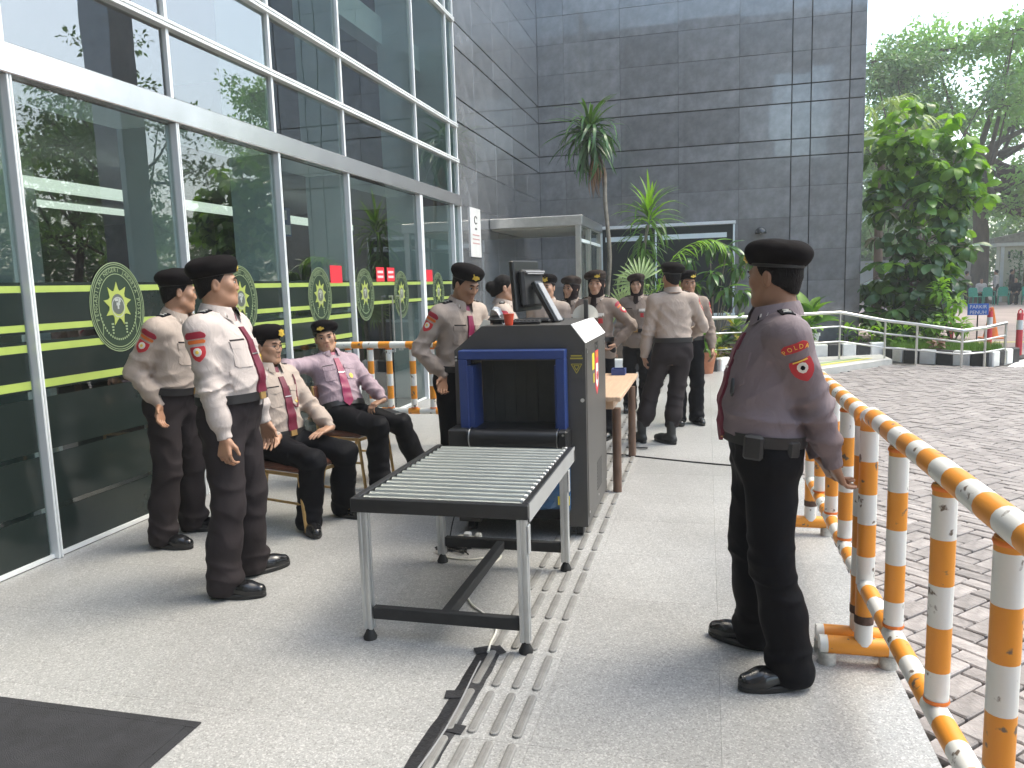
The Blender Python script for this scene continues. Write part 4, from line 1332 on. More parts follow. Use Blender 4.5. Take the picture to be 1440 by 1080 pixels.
def tree(label, loc, tr, th, clumps, size, dens, m, seed, group='tall trees around the parking lot', bark='bark', lean=(0, 0), flat=.62):
    rg = random.Random(seed)
    t = thing('tree', label, 'tree', (loc[0], loc[1], -.15), 0, group)
    base = Vector((loc[0], loc[1], -.2))
    top = base + Vector((lean[0], lean[1], th))
    pts = [base, base + Vector((rg.uniform(-.05, .05), 0, th * .08)), base.lerp(top, .4) + Vector((rg.uniform(-.2, .2), rg.uniform(-.2, .2), 0)), base.lerp(top, .75), top]
    tk = MB().tube(curve_pts(pts, 5), [tr * (1.35 if i < 2 else 1) * (1 - .55 * i / 20) for i in range(21)], 14).build('trunk', M[bark], t, True)
    mb = MB(); lm = MB()
    cps = []
    for (x, y, z, r) in clumps:
        c = Vector((loc[0] + x, loc[1] + y, z))
        s = base.lerp(top, rg.uniform(.62, 1.0))
        mid = s.lerp(c, .55) + Vector((0, 0, -.12 * (c - s).length + rg.uniform(-.2, .5)))
        lm.tube(curve_pts([s, mid, c], 4), [tr * .32, tr * .28, tr * .25, tr * .21, tr * .18, tr * .14, tr * .11, tr * .08, tr * .05], 6)
        k = max(3, int(r * r * 5))
        for _ in range(k):
            d = Vector((rg.gauss(0, 1), rg.gauss(0, 1), rg.gauss(0, .6))).normalized() * r * rg.uniform(.35, 1.0)
            cc = c + Vector((d.x, d.y, d.z * flat))
            rr = r * rg.uniform(.26, .46)
            lm.tube([c, cc], [tr * .06, tr * .02], 4, False)
            leafcloud(mb, cc, rr, int(dens * rr * rr / (size * size) * 6), size, rg, flat)
    b = lm.build('limbs', M[bark], t, True)
    f = mb.build('crown', m, t)
    f['kind'] = 'stuff'
    return t

rg0 = random.Random(5)
def blob(n, cx, cy, cz, sx, sy, sz, r0, r1, rg):
    return [(cx + rg.uniform(-sx, sx), cy + rg.uniform(-sy, sy), cz + rg.uniform(-sz, sz), rg.uniform(r0, r1)) for _ in range(n)]
# visible at the right edge
tree('big spreading tree with a thick dark trunk behind the seated crowd', (13.75, 45), .52, 8.0,
     blob(13, .8, 0, 9.2, 6.5, 3, 3.2, 1.5, 2.5, rg0) + blob(14, 2.5, -1, 5.6, 6, 2, 1.2, 1.0, 1.8, rg0) + blob(7, 1.5, 0, 13, 6.0, 3, 1, 1.5, 2.2, rg0), .30, 1.5, M['leaf_far'], 1, lean=(-.2, .3))
tree('airy grey green tree rising right beside the granite wall', (9.6, 41), .24, 7.5,
     blob(10, .3, 0, 9.8, 3.0, 2, 2.6, 1.1, 1.9, rg0) + blob(4, .2, 0, 6.6, 2.2, 2, .8, 1.0, 1.4, rg0), .27, 1.0, M['leaf_far2'], 2)
tree('dense tree at the back right beyond the white gate wall', (23.0, 54), .4, 8.0, blob(12, 0, 0, 10.5, 6, 3, 4.5, 1.8, 3.0, rg0) + blob(5, -2, 0, 5.2, 5, 2, 1.0, 1.4, 2.2, rg0), .36, 1.3, M['leaf_far'], 3)
tree('low bushy tree filling the gap left of the thick trunk', (9.9, 50), .2, 3.2, blob(10, 1.0, 0, 4.6, 4.2, 2, 1.5, 1.2, 1.9, rg0), .30, 1.3, M['leaf_far2'], 4)
tree('distant round tree under the white sky by the wall corner', (5.6, 62), .3, 6.0, blob(10, 4.0, 0, 8.5, 8, 3, 3.2, 1.8, 2.8, rg0), .42, 1.2, M['leaf_far2'], 6)
# mirrored in the glass
tree('tall leafy tree by the driveway mirrored in the nearest glass', (14.2, 26.2), .3, 7.0, blob(11, 0, 0, 8.4, 2.3, 2.3, 3.0, 1.0, 1.8, rg0) + blob(5, 0, 0, 4.6, 2.2, 2, 1.0, .9, 1.4, rg0), .22, 1.3, M['leaf_far2'], 7)
tree('round tree beside the driveway seen only in the glass reflections', (20.5, 30), .3, 5.0, blob(12, 0, 0, 6.0, 3.4, 2.4, 2.6, 1.2, 2.0, rg0), .26, 1.3, M['leaf_far'], 8)
tree('low tree far right of the driveway seen only in the glass reflections', (21, 19), .3, 4.0, blob(12, 0, 0, 4.6, 3, 3.4, 2.2, 1.2, 2.0, rg0), .26, 1.3, M['leaf_far2'], 9)
pc = thing('granite_column', 'dark granite driveway column outside the right picture edge', 'column', (9.6, 20.4, -.13))
MB().bx(9.1, 10.1, 19.9, 20.9, -.13, 14, .02).build('shaft', M['granite'], pc)
MB().bx(9.05, 10.15, 19.85, 20.95, -.13, .35, .02).build('plinth', M['granite'], pc)

rgt = random.Random(77)
mb = MB()
for k in range(150):
    if k < 90:
        x, y = 30 + rgt.uniform(-3, 3), rgt.uniform(-10, 75)
    else:
        x, y = rgt.uniform(3, 34), 72 + rgt.uniform(-3, 3)
    for j in range(3):
        leafcloud(mb, (x, y, .6 + 2.6 * j + rgt.uniform(-.5, .8)), rgt.uniform(1.6, 2.6), 130, .62, rgt)
tag(mb.build('tree_line', M['leaf_far2']), 'continuous belt of bushes and trees closing off the parking lot in the distance', 'trees', kind='stuff')

# young tree with large glossy leaves at the wall end
def big_leaf_tree():
    rg = random.Random(21)
    t = thing('young_tree', 'young tree with large glossy leaves by the granite wall end, leaves down to the rail', 'tree', (4.4, 18.7, .1))
    o = Vector((4.4, 18.7, .1))
    MB().tube(curve_pts([(4.4, 18.7, .05), (4.36, 18.7, 1.4), (4.46, 18.68, 2.8), (4.36, 18.65, 4.6)], 5), [.06 - .0025 * i for i in range(16)], 10).build('trunk', M['bark_pale'], t, True)
    blobs = [(4.36, 18.6, 4.55, .78), (4.00, 18.6, 4.0, .62), (5.05, 18.45, 3.85, .66), (4.75, 18.5, 3.3, .7), (5.3, 18.4, 3.25, .46), (4.1, 18.5, 3.0, .72), (4.5, 18.4, 2.2, .9), (3.95, 18.4, 1.7, .72), (4.6, 18.35, 1.45, .62), (4.25, 18.3, .95, .85), (3.85, 18.35, .7, .6), (4.6, 18.3, .7, .42)]
    obo = lambda t: math.sin(math.pi * min(1, t * .94 + .03) ** 1.45) ** .8
    meshes = [leaf_mesh('leaf', .34, .155, d, 6, .18, M['leaf_big'], obo) for d in (.3, .6, .9)]
    lime = [leaf_mesh('leaf', .33, .15, d, 6, .18, M['leaf_lime'], obo) for d in (.3, .7)]
    dark = [leaf_mesh('leaf', .36, .16, d, 6, .18, M['leaf_dark'], obo) for d in (.4, .8)]
    lm = MB(); allp = []
    for bi, (x, y, z, r) in enumerate(blobs):
        c = Vector((x, y, z)); s = Vector((4.4, 18.68, max(.4, z - .9)))
        lm.tube(curve_pts([s, s.lerp(c, .5) + Vector((0, 0, .1)), c], 3), .014, 6)
        for _ in range(int(7 + 22 * r)):
            d = Vector((rg.gauss(0, 1), rg.gauss(0, 1) - .35, rg.gauss(0, .8))).normalized()
            p = c + d * r * rg.uniform(.5, 1.05)
            lm.tube([c, p], [.009, .005], 4, False)
            u = rg.random(); a0 = rg.uniform(0, 6.28)
            for k in range(rg.randrange(6, 10)):
                a1 = a0 + k * 2.4
                out = Vector((math.cos(a1), math.sin(a1), rg.uniform(-.75, .35))) + Vector((d.x, d.y, d.z * .3)) * .45
                allp.append((p, out.normalized(), z + rg.uniform(-.3, .3), u))
    lm.build('branches', M['bark_pale'], t, True)
    allp.sort(key=lambda a: a[0].y)
    rest = MB()
    for i, (p, out, z, u) in enumerate(allp):
        hi = z > 3.1
        pool = lime if (hi and u < .55) or u < .12 else (dark if (not hi and u > .45) else meshes)  # upper leaves coloured as if sunlit, lower ones as if shaded
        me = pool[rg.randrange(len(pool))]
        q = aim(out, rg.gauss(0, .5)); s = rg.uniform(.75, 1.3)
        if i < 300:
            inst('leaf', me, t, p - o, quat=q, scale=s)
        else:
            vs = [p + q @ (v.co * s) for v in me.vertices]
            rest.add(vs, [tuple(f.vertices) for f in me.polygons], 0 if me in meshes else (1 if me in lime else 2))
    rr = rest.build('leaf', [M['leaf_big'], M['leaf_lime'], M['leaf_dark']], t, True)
    rr['kind'] = 'stuff'
big_leaf_tree()

def rosette(t, c, n, meshes, rg, elmin, elmax, rad=.05, hz=0., smin=.8, smax=1.15, nm='leaf', o=None, az=None):
    c = Vector(c)
    for i in range(n):
        a = i * 2.39996 + rg.uniform(-.3, .3)
        if az: a = rg.uniform(*az)
        f = i / max(1, n - 1)
        el = elmax + (elmin - elmax) * f + rg.gauss(0, .12)
        d = Vector((math.cos(a) * math.cos(el), math.sin(a) * math.cos(el), math.sin(el)))
        p = c + Vector((math.cos(a) * rad, math.sin(a) * rad, hz * (1 - f)))
        inst(nm, meshes[rg.randrange(len(meshes))], t, p - o, quat=aim(d, rg.gauss(0, .2)), scale=rg.uniform(smin, smax))

rg1 = random.Random(3)
lance = lambda t: (min(1, t * 6) * (1 - t) ** .55)
dl = [leaf_mesh('leaf', .95, .075, d, 6, .3, M['leaf_dark'], lance) for d in (.45, .8, 1.15)]
dlm = [leaf_mesh('leaf', .88, .072, d, 6, .3, M['leaf_mid'], lance) for d in (.4, .7)]
o = Vector((-1.98, 16.0, .1))
t = thing('dracaena', 'tall thin dracaena with one shaggy crown high above the officers', 'plant', o)
MB().tube(curve_pts([(-1.98, 16, .05), (-2.0, 16, 1.2), (-1.94, 16, 2.1), (-2.02, 16, 3.2), (-2.02, 16, 3.75), (-2.16, 16, 4.0), (-2.32, 16, 4.35)], 4), [.05 - .0008 * i for i in range(25)], 10).build('trunk', M['bark_pale'], t, True)
rosette(t, (-2.32, 16, 4.30), 100, dl, rg1, -.75, .75, .05, .42, .75, 1.15, o=o)
rosette(t, (-2.32, 16, 4.50), 26, dlm, rg1, .5, 1.45, .03, .25, .7, 1.1, o=o)
dead = [leaf_mesh('dead_leaf', .75, .035, .25, 5, .3, M['leaf_brown'], lance)]
rosette(t, (-2.20, 16, 4.05), 26, dead, rg1, -1.5, -1.2, .07, .1, .7, 1.2, 'dead_leaf', o=o)

o = Vector((-1.15, 15.0, .1))
t = thing('dracaena', 'shorter dracaena with a bright green leaf tuft before the dark window', 'plant', o)
MB().tube(curve_pts([(-1.15, 15, .05), (-1.14, 15, .9), (-1.2, 15, 1.6), (-1.14, 15, 2.3), (-1.08, 15, 2.6)], 5), .028, 10).build('trunk', M['bark_pale'], t, True)
MB().tube(curve_pts([(-1.0, 15.05, .05), (-.98, 15.05, .9), (-.86, 15.05, 1.6)], 5), .026, 10).build('trunk', M['bark_pale'], t, True)
sd = [leaf_mesh('leaf', .76, .062, d, 6, .3, M['leaf_mid'], lance) for d in (.35, .7, 1.0)]
sl = [leaf_mesh('leaf', .74, .062, d, 6, .3, M['leaf_lime'], lance) for d in (.3, .6)]
rosette(t, (-1.08, 15, 2.55), 34, sd, rg1, -.3, 1.0, .03, .35, o=o)
rosette(t, (-1.06, 15, 2.62), 22, sl, rg1, .6, 1.5, .02, .25, o=o)
rosette(t, (-1.16, 15, 2.0), 40, sd, rg1, -.7, .3, .03, .45, .7, 1.05, o=o)
rosette(t, (-1.2, 15, 1.5), 24, dl, rg1, -.6, .2, .03, .3, .6, .85, o=o)

def frond(t, pts, n, meshes, rg, o, side_el=.1, sc=(.6, 1.)):
    P = curve_pts(pts, 8)
    fr = MB().tube(P, [.012 - .010 * i / len(P) for i in range(len(P))], 6).build('frond_stem', M['leaf_pale'], t, True)
    L = len(P)
    for i in range(n):
        f = .12 + .86 * i / n
        k = int(f * (L - 1)); p = P[k]
        d = (P[min(k + 1, L - 1)] - P[max(k - 1, 0)]).normalized()
        s = d.cross(Vector((0, 0, 1))).normalized()
        for sg in (-1, 1):
            v = (d * .75 + s * sg * .8 + Vector((0, 0, -.25 + rg.uniform(-.2, .2)))).normalized()
            inst('leaflet', meshes[rg.randrange(len(meshes))], t, p - o, quat=aim(v, rg.gauss(0, .2)), scale=rg.uniform(*sc) * (1.15 - .7 * abs(f - .4)))
lf = [leaf_mesh('leaflet', .46, .036, d, 4, .3, M['leaf_lime'], lance) for d in (.3, .6)]
lfp = [leaf_mesh('leaflet', .46, .036, d, 4, .3, M['leaf_pale'], lance) for d in (.3, .6)]
o = Vector((-.95, 14.5, .1))
t = thing('feather_palm', 'small palm with one long feathered frond arching to the right', 'palm', o)
MB().tube([(-.95, 14.5, .05), (-.95, 14.5, .5), (-.93, 14.5, .95)], [.06, .05, .035], 10).build('trunk', M['bark_pale'], t, True)
frond(t, [(-.93, 14.5, .9), (-.85, 14.45, 1.5), (-.5, 14.35, 2.05), (.0, 14.3, 2.25), (.38, 14.25, 2.12)], 32, lf, rg1, o)
frond(t, [(-.93, 14.5, .9), (-1.05, 14.4, 1.4), (-1.35, 14.2, 1.75), (-1.6, 14.1, 1.6)], 18, lfp, rg1, o)
frond(t, [(-.93, 14.5, .9), (-.8, 14.3, 1.4), (-.55, 14.0, 1.62), (-.35, 13.8, 1.5)], 18, lf, rg1, o)

def fan(t, c, nrm, up, r, n, mesh, rg, o):
    nrm, up = Vector(nrm).normalized(), Vector(up).normalized()
    sd_ = up.cross(nrm).normalized()
    for i in range(n):
        a = R(-125 + 250 * i / (n - 1))
        d = up * math.cos(a) + sd_ * math.sin(a)
        q = Matrix((d.cross(nrm), d, nrm)).transposed().to_quaternion()
        inst('leaflet', mesh, t, Vector(c) - o, quat=q, scale=r * rg.uniform(.9, 1.05))
fm = leaf_mesh('leaflet', 1.0, .13, .28, 5, .5, M['leaf_pale'], lambda t: (min(1, .15 + t * 1.5) * (1 - t) ** .5))
o = Vector((-1.3, 13.62, .1))
t = thing('fan_palm', 'pale green fan palm leaf spread behind the veiled officers', 'palm', o)
for c, nrm, up, r in (((-1.12, 13.6, 1.55), (.25, -1, .25), (-.75, -.1, .35), .50), ((-1.45, 13.75, 1.15), (-.2, -1, .5), (-.8, 0, .5), .42), ((-.95, 13.8, .95), (.3, -1, .6), (.6, -.1, .6), .40)):
    MB().tube(curve_pts([(-1.3, 13.62, .1), (-1.27, 13.65, .8), c], 4), .011, 6).build('stalk', M['leaf_mid'], t, True)
    fan(t, c, nrm, up, r, 22, fm, rg1, o)

ml = [leaf_mesh('leaf', .36, .085, d, 5, .25, M[m], None) for d in (.3, .7) for m in ('leaf_dark', 'leaf_big')]
o = Vector((.12, 14.75, .1))
t = thing('shrub', 'drooping long leaved shrub before the dark window, left of the near beret', 'shrub', o)
for (x, y, z) in ((-.6, 14.6, 1.75), (-.5, 14.5, 1.2), (.75, 14.6, 1.95), (-.35, 14.6, 1.9), (.05, 14.5, 2.15), (.35, 14.5, 2.1), (.5, 14.6, 1.75), (.1, 14.4, 1.65), (-.2, 14.5, 1.45), (.33, 14.4, 1.35), (.6, 14.55, 1.3)):
    MB().tube(curve_pts([(.12, 14.75, .05), ((x + .12) / 2, 14.7, z * .6), (x, y, z)], 4), .011, 6).build('stem', M['bark_pale'], t, True)
    rosette(t, (x, y, z - .05), 17, ml, rg1, -1.0, .25, .03, .1, .7, 1.2, o=o)

def potted(label, o, pot_m, ph, pr, meshes, n, el, sc, hz=.15, lift=.1):
    o = Vector(o)
    t = thing('potted_plant', label, 'potted plant', o)
    MB().lathe([(pr * .7, 0), (pr, ph * .86), (pr * 1.1, ph * .86), (pr * 1.1, ph), (pr * .95, ph), (pr * .92, ph * .9), (.0, ph * .9)], o, 22).build('pot', pot_m, t, True)
    rosette(t, o + Vector((0, 0, ph * .9 + lift)), n, meshes, rg1, el[0], el[1], pr * .35, hz, sc[0], sc[1], o=o)
    MB().tube([o + Vector((0, 0, ph * .85)), o + Vector((0, 0, ph * .9 + lift + hz))], .02, 6).build('stem', M['leaf_mid'], t, True)
    return t
broad = [leaf_mesh('leaf', .62, .22, d, 6, .3, M[m]) for d in (.3, .6) for m in ('leaf_lime', 'leaf_mid')]
potted('broad leaved plant in a white pot behind the handrail by the granite wall', (1.98, 16.35, .0), M['white'], .42, .20, broad, 26, (.0, 1.35), (.65, 1.05), .25, .15)
bush = [leaf_mesh('leaf', .17, .07, d, 4, .3, M[m]) for d in (.3, .7) for m in ('leaf_mid', 'leaf_lime')]
potted('fine leaved pot plant in front of the broad leaved one, at the handrail', (1.93, 15.98, .0), M['cream'], .30, .15, bush, 70, (-.6, 1.3), (.7, 1.2), .36, .08)
var = [leaf_mesh('leaf', .34, .12, d, 5, .3, M[m]) for d in (.3, .6) for m in ('leaf_pale', 'leaf_mid', 'leaf_yellow')]
potted('terracotta pot with a green plant standing on the porch beside the kerb', (-.02, 13.06, .0), M['terracotta'], .36, .17, bush, 46, (-.4, 1.3), (.9, 1.5), .28, .06)
o = Vector((.45, 13.95, .1))
t = thing('croton', 'variegated croton with broad pale and yellow leaves behind the low rail', 'plant', o)
for (x, y, z) in ((.30, 13.9, .35), (.62, 13.98, .42), (.48, 14.05, .6), (.85, 14.2, .38), (.2, 13.8, .25)):
    MB().tube([(x, y, .06), (x, y, z)], .012, 6).build('stem', M['bark_pale'], t, True)
    rosette(t, (x, y, z), 18, var, rg1, -.3, 1.2, .03, .15, .7, 1.1, o=o)
yl = [leaf_mesh('leaf', .16, .05, d, 4, .3, M['leaf_yellow']) for d in (.3, .7)]
o = Vector((.5, 13.62, .1))
t = thing('ground_plant', 'row of yellow striped low plants just behind the painted kerb', 'plant', o)
for k in range(8):
    rosette(t, (.18 + .12 * k, 13.62 + .16 * k, .14), 11, yl, rg1, .0, 1.2, .03, .05, o=o)
o = Vector((2.9, 16.7, .1))
t = thing('shrub', 'low dark shrub under the big leaves at the foot of the granite wall', 'shrub', o)
for k in range(9):
    x = 2.75 + .22 * k; y = 16.75 + .1 * math.sin(k * 2) + (.0 if k < 5 else .2)
    MB().tube([(x, y, .05), (x, y, .3)], .01, 5).build('stem', M['bark'], t)
    rosette(t, (x, y, .22), 16, bush, rg1, -.2, 1.3, .04, .25, .8, 1.4, o=o)
o = Vector((4.75, 17.0, .1))
t = thing('shrub', 'yellow green shrub between the big leaves and the parking lot', 'shrub', o)
ll = [leaf_mesh('leaf', .22, .09, d, 4, .3, M['leaf_lime']) for d in (.4, .8)]
for (x, y, z) in ((4.6, 17.0, .55), (4.8, 17.1, .85), (4.9, 16.9, .45), (4.55, 17.2, 1.05), (4.35, 16.8, .4), (4.9, 17.1, .35), (4.6, 17.3, 1.2)):
    MB().tube([(4.75, 17.0, .06), (x, y, z)], .012, 5).build('stem', M['bark'], t)
    rosette(t, (x, y, z), 20, ll, rg1, -.6, 1.1, .05, .15, .8, 1.2, o=o)
o = Vector((4.15, 15.65, .1))
t = thing('red_plant', 'small reddish leaved plant in the kerbed grass corner', 'plant', o)
rl = [leaf_mesh('leaf', .20, .08, d, 4, .3, mat('leaf_red', (.16, .07, .04), .5, var=.3, trans=.2)) for d in (.4, .8)]
rosette(t, (4.15, 15.65, .12), 22, rl, rg1, .0, 1.3, .05, .12, o=o)

# fan palm far behind the big leaves
o = Vector((5.25, 26.5, -.1))
t = thing('fan_palm', 'pale tall fan palm standing beyond the wall corner', 'palm', o)
MB().tube([(5.25, 26.5, -.1), (5.2, 26.5, 3), (5.25, 26.5, 5.9)], [.16, .12, .10], 10).build('trunk', M['bark'], t, True)
fm2 = leaf_mesh('leaflet', 1.0, .11, .75, 5, .5, M['leaf_pale'], lambda t: (min(1, .15 + t * 1.5) * (1 - t) ** .5))
for k in range(11):
    a = k * 2.4; el = R(70 - 11 * k)
    d = Vector((math.cos(a) * math.cos(el), math.sin(a) * math.cos(el), math.sin(el)))
    c = Vector((5.25, 26.5, 5.9)) + d * .95
    MB().tube([(5.25, 26.5, 5.85), c], .02, 5).build('stalk', M['leaf_pale'], t)
    fan(t, c, Vector((0, 0, 1)) - d * .4, d, .95, 13, fm2, rg1, o)

# ================================================================== FAR WALLS
gw = thing('gate_wall', 'cream gate wall with a tiled cap and narrow slots behind the crowd', 'wall', (16.5, 46, -.13))
MB().bx(14.95, 20, 46.0, 46.5, -.13, 2.75).build('wall', M['gate_wall'], gw)
MB().bx(14.7, 20.2, 45.8, 46.7, 2.75, 2.95, .03).build('cap', M['white'], gw)
mb = MB().prism([(14.6, 2.95), (20.3, 2.95), (20.3, 3.2), (17.4, 3.75), (14.6, 3.2)], (0, 46.7, 0), (1, 0, 0), (0, 0, 1), (0, -1, 0), .9)
mb.build('roof', M['terracotta'] if False else mat('grey_tiles', (.35, .33, .30), .8, var=.3, vscale=6), gw)
for k in range(5):
    MB().bx(15.35 + .55 * k, 15.45 + .55 * k, 45.985, 46.0, 2.15, 2.5).build('slot', M['black_gap'], gw)
MB().bx(15.0, 15.14, 45.9, 46.0, -.13, 2.75).build('pilaster', M['white'], gw)
lw = thing('boundary_wall', 'grey boundary wall with pale post left of the thick trunk', 'wall', (11, 48, -.13))
MB().bx(4, 14.9, 49.5, 49.8, -.13, 2.3).build('wall', M['grey_wall'], lw)
MB().bx(12.55, 13.0, 49.2, 49.5, -.13, 1.9).build('post', M['white'], lw)
for k in range(4):
    MB().bx(10.5, 12.5, 49.3, 49.36, .9 + .3 * k, 1.02 + .3 * k).build('rail', M['white'], lw)

# ================================================================== PEOPLE: distance-field bodies turned into one surface
def nrm(v):
    v = np.asarray(v, float)
    return v / (np.linalg.norm(v) + 1e-12)

class Field:
    """list of primitives, blended in order; evaluated block by block"""
    def __init__(s):
        s.p = []
    def cone(s, a, b, ra, rb, k=.02, sub=False):
        a, b = np.asarray(a, float), np.asarray(b, float)
        c = (a + b) / 2; rad = np.linalg.norm(b - a) / 2 + max(ra, rb)
        ba = b - a; L2 = ba @ ba + 1e-12
        def f(P):
            pa = P - a
            h = np.clip((pa @ ba) / L2, 0, 1)
            q = pa - h[..., None] * ba
            return np.sqrt((q * q).sum(-1)) - (ra + (rb - ra) * h)
        s.p.append((f, c, rad, k, sub)); return s
    def ell(s, c, r, A=None, k=.02, sub=False):
        c = np.asarray(c, float); r = np.asarray(r, float)
        A = np.eye(3) if A is None else np.asarray(A, float)   # rows are the axes
        def f(P):
            q = (P - c) @ A.T
            k0 = np.sqrt(((q / r) ** 2).sum(-1)); k1 = np.sqrt(((q / (r * r)) ** 2).sum(-1))
            return k0 * (k0 - 1) / (k1 + 1e-9)
        s.p.append((f, c, r.max(), k, sub)); return s
    def torso(s, o, A, prof, k=.02, pw=2.35, off=0.):
        """prof rows: t, half width, front depth, back depth, forward shift; A rows = right, forward, up"""
        o = np.asarray(o, float); A = np.asarray(A, float); pr = np.asarray(prof, float)
        t = pr[:, 0]; mid = (t[0] + t[-1]) / 2
        def f(P):
            q = (P - o) @ A.T
            z = q[..., 2]
            W = np.interp(z, t, pr[:, 1]) + off; F = np.interp(z, t, pr[:, 2]) + off; B = np.interp(z, t, pr[:, 3]) + off
            y = q[..., 1]
            D = np.where(y > 0, F, B)
            e = (np.abs(q[..., 0] / W) ** pw + np.abs(y / D) ** pw) ** (1 / pw)
            d = (e - 1) * np.minimum(W, D)
            return np.maximum(d, np.maximum(t[0] - z, z - t[-1]))
        s.p.append((f, o + A[2] * mid, (t[-1] - t[0]) / 2 + .25, k, False)); return s
    def __call__(s, P, C, br):
        """P (nb,n,3), C (nb,3) block centres, br block radius"""
        D = np.full(P.shape[:2], .5)
        for f, c, rad, k, sub in s.p:
            near = np.linalg.norm(C - c, axis=1) < rad + br + .07
            if not near.any(): continue
            d = f(P[near]); o = D[near]
            if sub:
                d = -d
                h = np.clip(.5 - .5 * (o - d) / k, 0, 1)
                D[near] = o * (1 - h) + d * h + k * h * (1 - h)
            else:
                h = np.clip(.5 + .5 * (o - d) / k, 0, 1)
                D[near] = o * (1 - h) + d * h - k * h * (1 - h)
        return D

def surface(f, lo, hi, h, post=None):
    """surface nets over a sparse grid; returns verts, quads"""
    B = 8
    lo = np.asarray(lo, float) - h * 2
    n = np.ceil((np.asarray(hi, float) - lo) / (h * B)).astype(int) + 1
    bi = np.stack(np.meshgrid(*[np.arange(k) for k in n], indexing='ij'), -1).reshape(-1, 3)
    C = lo + (bi * B + (B - 1) / 2) * h
    br = B * h * .87
    dc = f(C[:, None, :], C, br)[:, 0]
    act = np.abs(dc) < br * 1.25 + .01
    G = np.where(dc > 0, 1., -1.).astype(np.float32)
    D = np.repeat(np.repeat(np.repeat(G.reshape(n), B, 0), B, 1), B, 2)
    off = np.stack(np.meshgrid(*[np.arange(B)] * 3, indexing='ij'), -1).reshape(-1, 3)
    ab = bi[act]; CA = C[act]
    step = 600
    for i in range(0, len(ab), step):
        idx = ab[i:i + step, None, :] * B + off[None]
        P = lo + idx * h
        d = f(P, CA[i:i + step], br)
        if post is not None: d = post(P, d)
        D[idx[..., 0], idx[..., 1], idx[..., 2]] = d
    s = D < 0
    c = np.zeros(np.array(D.shape) - 1, np.uint8)
    sl = [slice(0, -1), slice(1, None)]
    for a in (0, 1):
        for b in (0, 1):
            for e in (0, 1):
                c += s[sl[a], sl[b], sl[e]]
    cells = np.argwhere((c > 0) & (c < 8))
    if len(cells) == 0: return np.zeros((0, 3)), np.zeros((0, 4), int)
    vid = np.full(c.shape, -1, np.int32)
    vid[tuple(cells.T)] = np.arange(len(cells))
    cn = np.array([(a, b, e) for a in (0, 1) for b in (0, 1) for e in (0, 1)])
    V = np.stack([D[tuple((cells + k).T)] for k in cn], 1)
    acc = np.zeros((len(cells), 3)); cnt = np.zeros(len(cells))
    for i in range(8):
        for j in range(i + 1, 8):
            if np.abs(cn[i] - cn[j]).sum() != 1: continue
            a, b = V[:, i], V[:, j]
            m = (a < 0) != (b < 0)
            t = np.where(m, a / (a - b + 1e-12), 0)
            acc += np.where(m[:, None], cn[i] + t[:, None] * (cn[j] - cn[i]), 0); cnt += m
    verts = lo + (cells + acc / np.maximum(cnt, 1)[:, None]) * h
    quads = []
    for ax in range(3):
        u, w = (ax + 1) % 3, (ax + 2) % 3
        a = [slice(None)] * 3; b = [slice(None)] * 3
        a[ax] = slice(0, -1); b[ax] = slice(1, None)
        sa, sb = s[tuple(a)], s[tuple(b)]
        e = np.argwhere(sa != sb)
        e = e[(e[:, u] > 0) & (e[:, w] > 0) & (e[:, u] < D.shape[u] - 1) & (e[:, w] < D.shape[w] - 1)]
        du = np.zeros(3, int); du[u] = 1; dw = np.zeros(3, int); dw[w] = 1
        q = np.stack([vid[tuple((e - du - dw).T)], vid[tuple((e - dw).T)], vid[tuple(e.T)], vid[tuple((e - du).T)]], 1)
        fl = sa[tuple(e.T)]
        q[~fl] = q[~fl][:, ::-1]
        quads.append(q)
    Q = np.concatenate(quads)
    Q = Q[(Q >= 0).all(1)]
    return verts, Q

def smooth_verts(v, q, it=1, lam=.5):
    for _ in range(it):
        a = np.zeros_like(v); n = np.zeros(len(v))
        for i in range(4):
            j = q[:, i]; k = q[:, (i + 1) % 4]
            np.add.at(a, j, v[k]); np.add.at(n, j, 1)
            np.add.at(a, k, v[j]); np.add.at(n, k, 1)
        v = v * (1 - lam) + lam * a / np.maximum(n, 1)[:, None]
    return v

def np_mesh(name, v, q, m):
    me = bpy.data.meshes.new(name)
    me.vertices.add(len(v)); me.vertices.foreach_set('co', v.astype(np.float32).ravel())
    me.loops.add(q.size); me.loops.foreach_set('vertex_index', q.astype(np.int32).ravel())
    me.polygons.add(len(q))
    me.polygons.foreach_set('loop_start', np.arange(0, q.size, 4, dtype=np.int32))
    me.polygons.foreach_set('use_smooth', np.ones(len(q), bool))
    me.materials.append(m)
    me.update(calc_edges=True)
    me.validate()
    return me

def wnoise(P, seed, f):
    """cheap smooth noise, about -1..1"""
    r = np.random.default_rng(seed)
    o = 0.; amp = .6
    for i in range(3):
        d1, d2 = r.normal(size=(2, 3)); d1 /= np.linalg.norm(d1); d2 /= np.linalg.norm(d2)
        o = o + amp * np.sin((P @ d1) * f + 1.9 * np.sin((P @ d2) * f * .7 + r.uniform(0, 6)) + r.uniform(0, 6))
        f *= 1.75; amp *= .6
    return o

def crease(x):
    """soft valleys with sharp ridges, about -.5..+.5"""
    return .5 - np.abs(np.sin(x * .5)) ** .75

def ik(a, b, l1, l2, pole):
    a, b = np.asarray(a, float), np.asarray(b, float)
    d = b - a; L = np.linalg.norm(d)
    L2 = min(L, (l1 + l2) * .999)
    d = d / (L + 1e-9)
    x = (l1 * l1 - l2 * l2 + L2 * L2) / (2 * L2)
    y = math.sqrt(max(0, l1 * l1 - x * x))
    p = np.asarray(pole, float); p = p - d * (p @ d); p = nrm(p)
    return a + d * x + p * y, a + d * L2

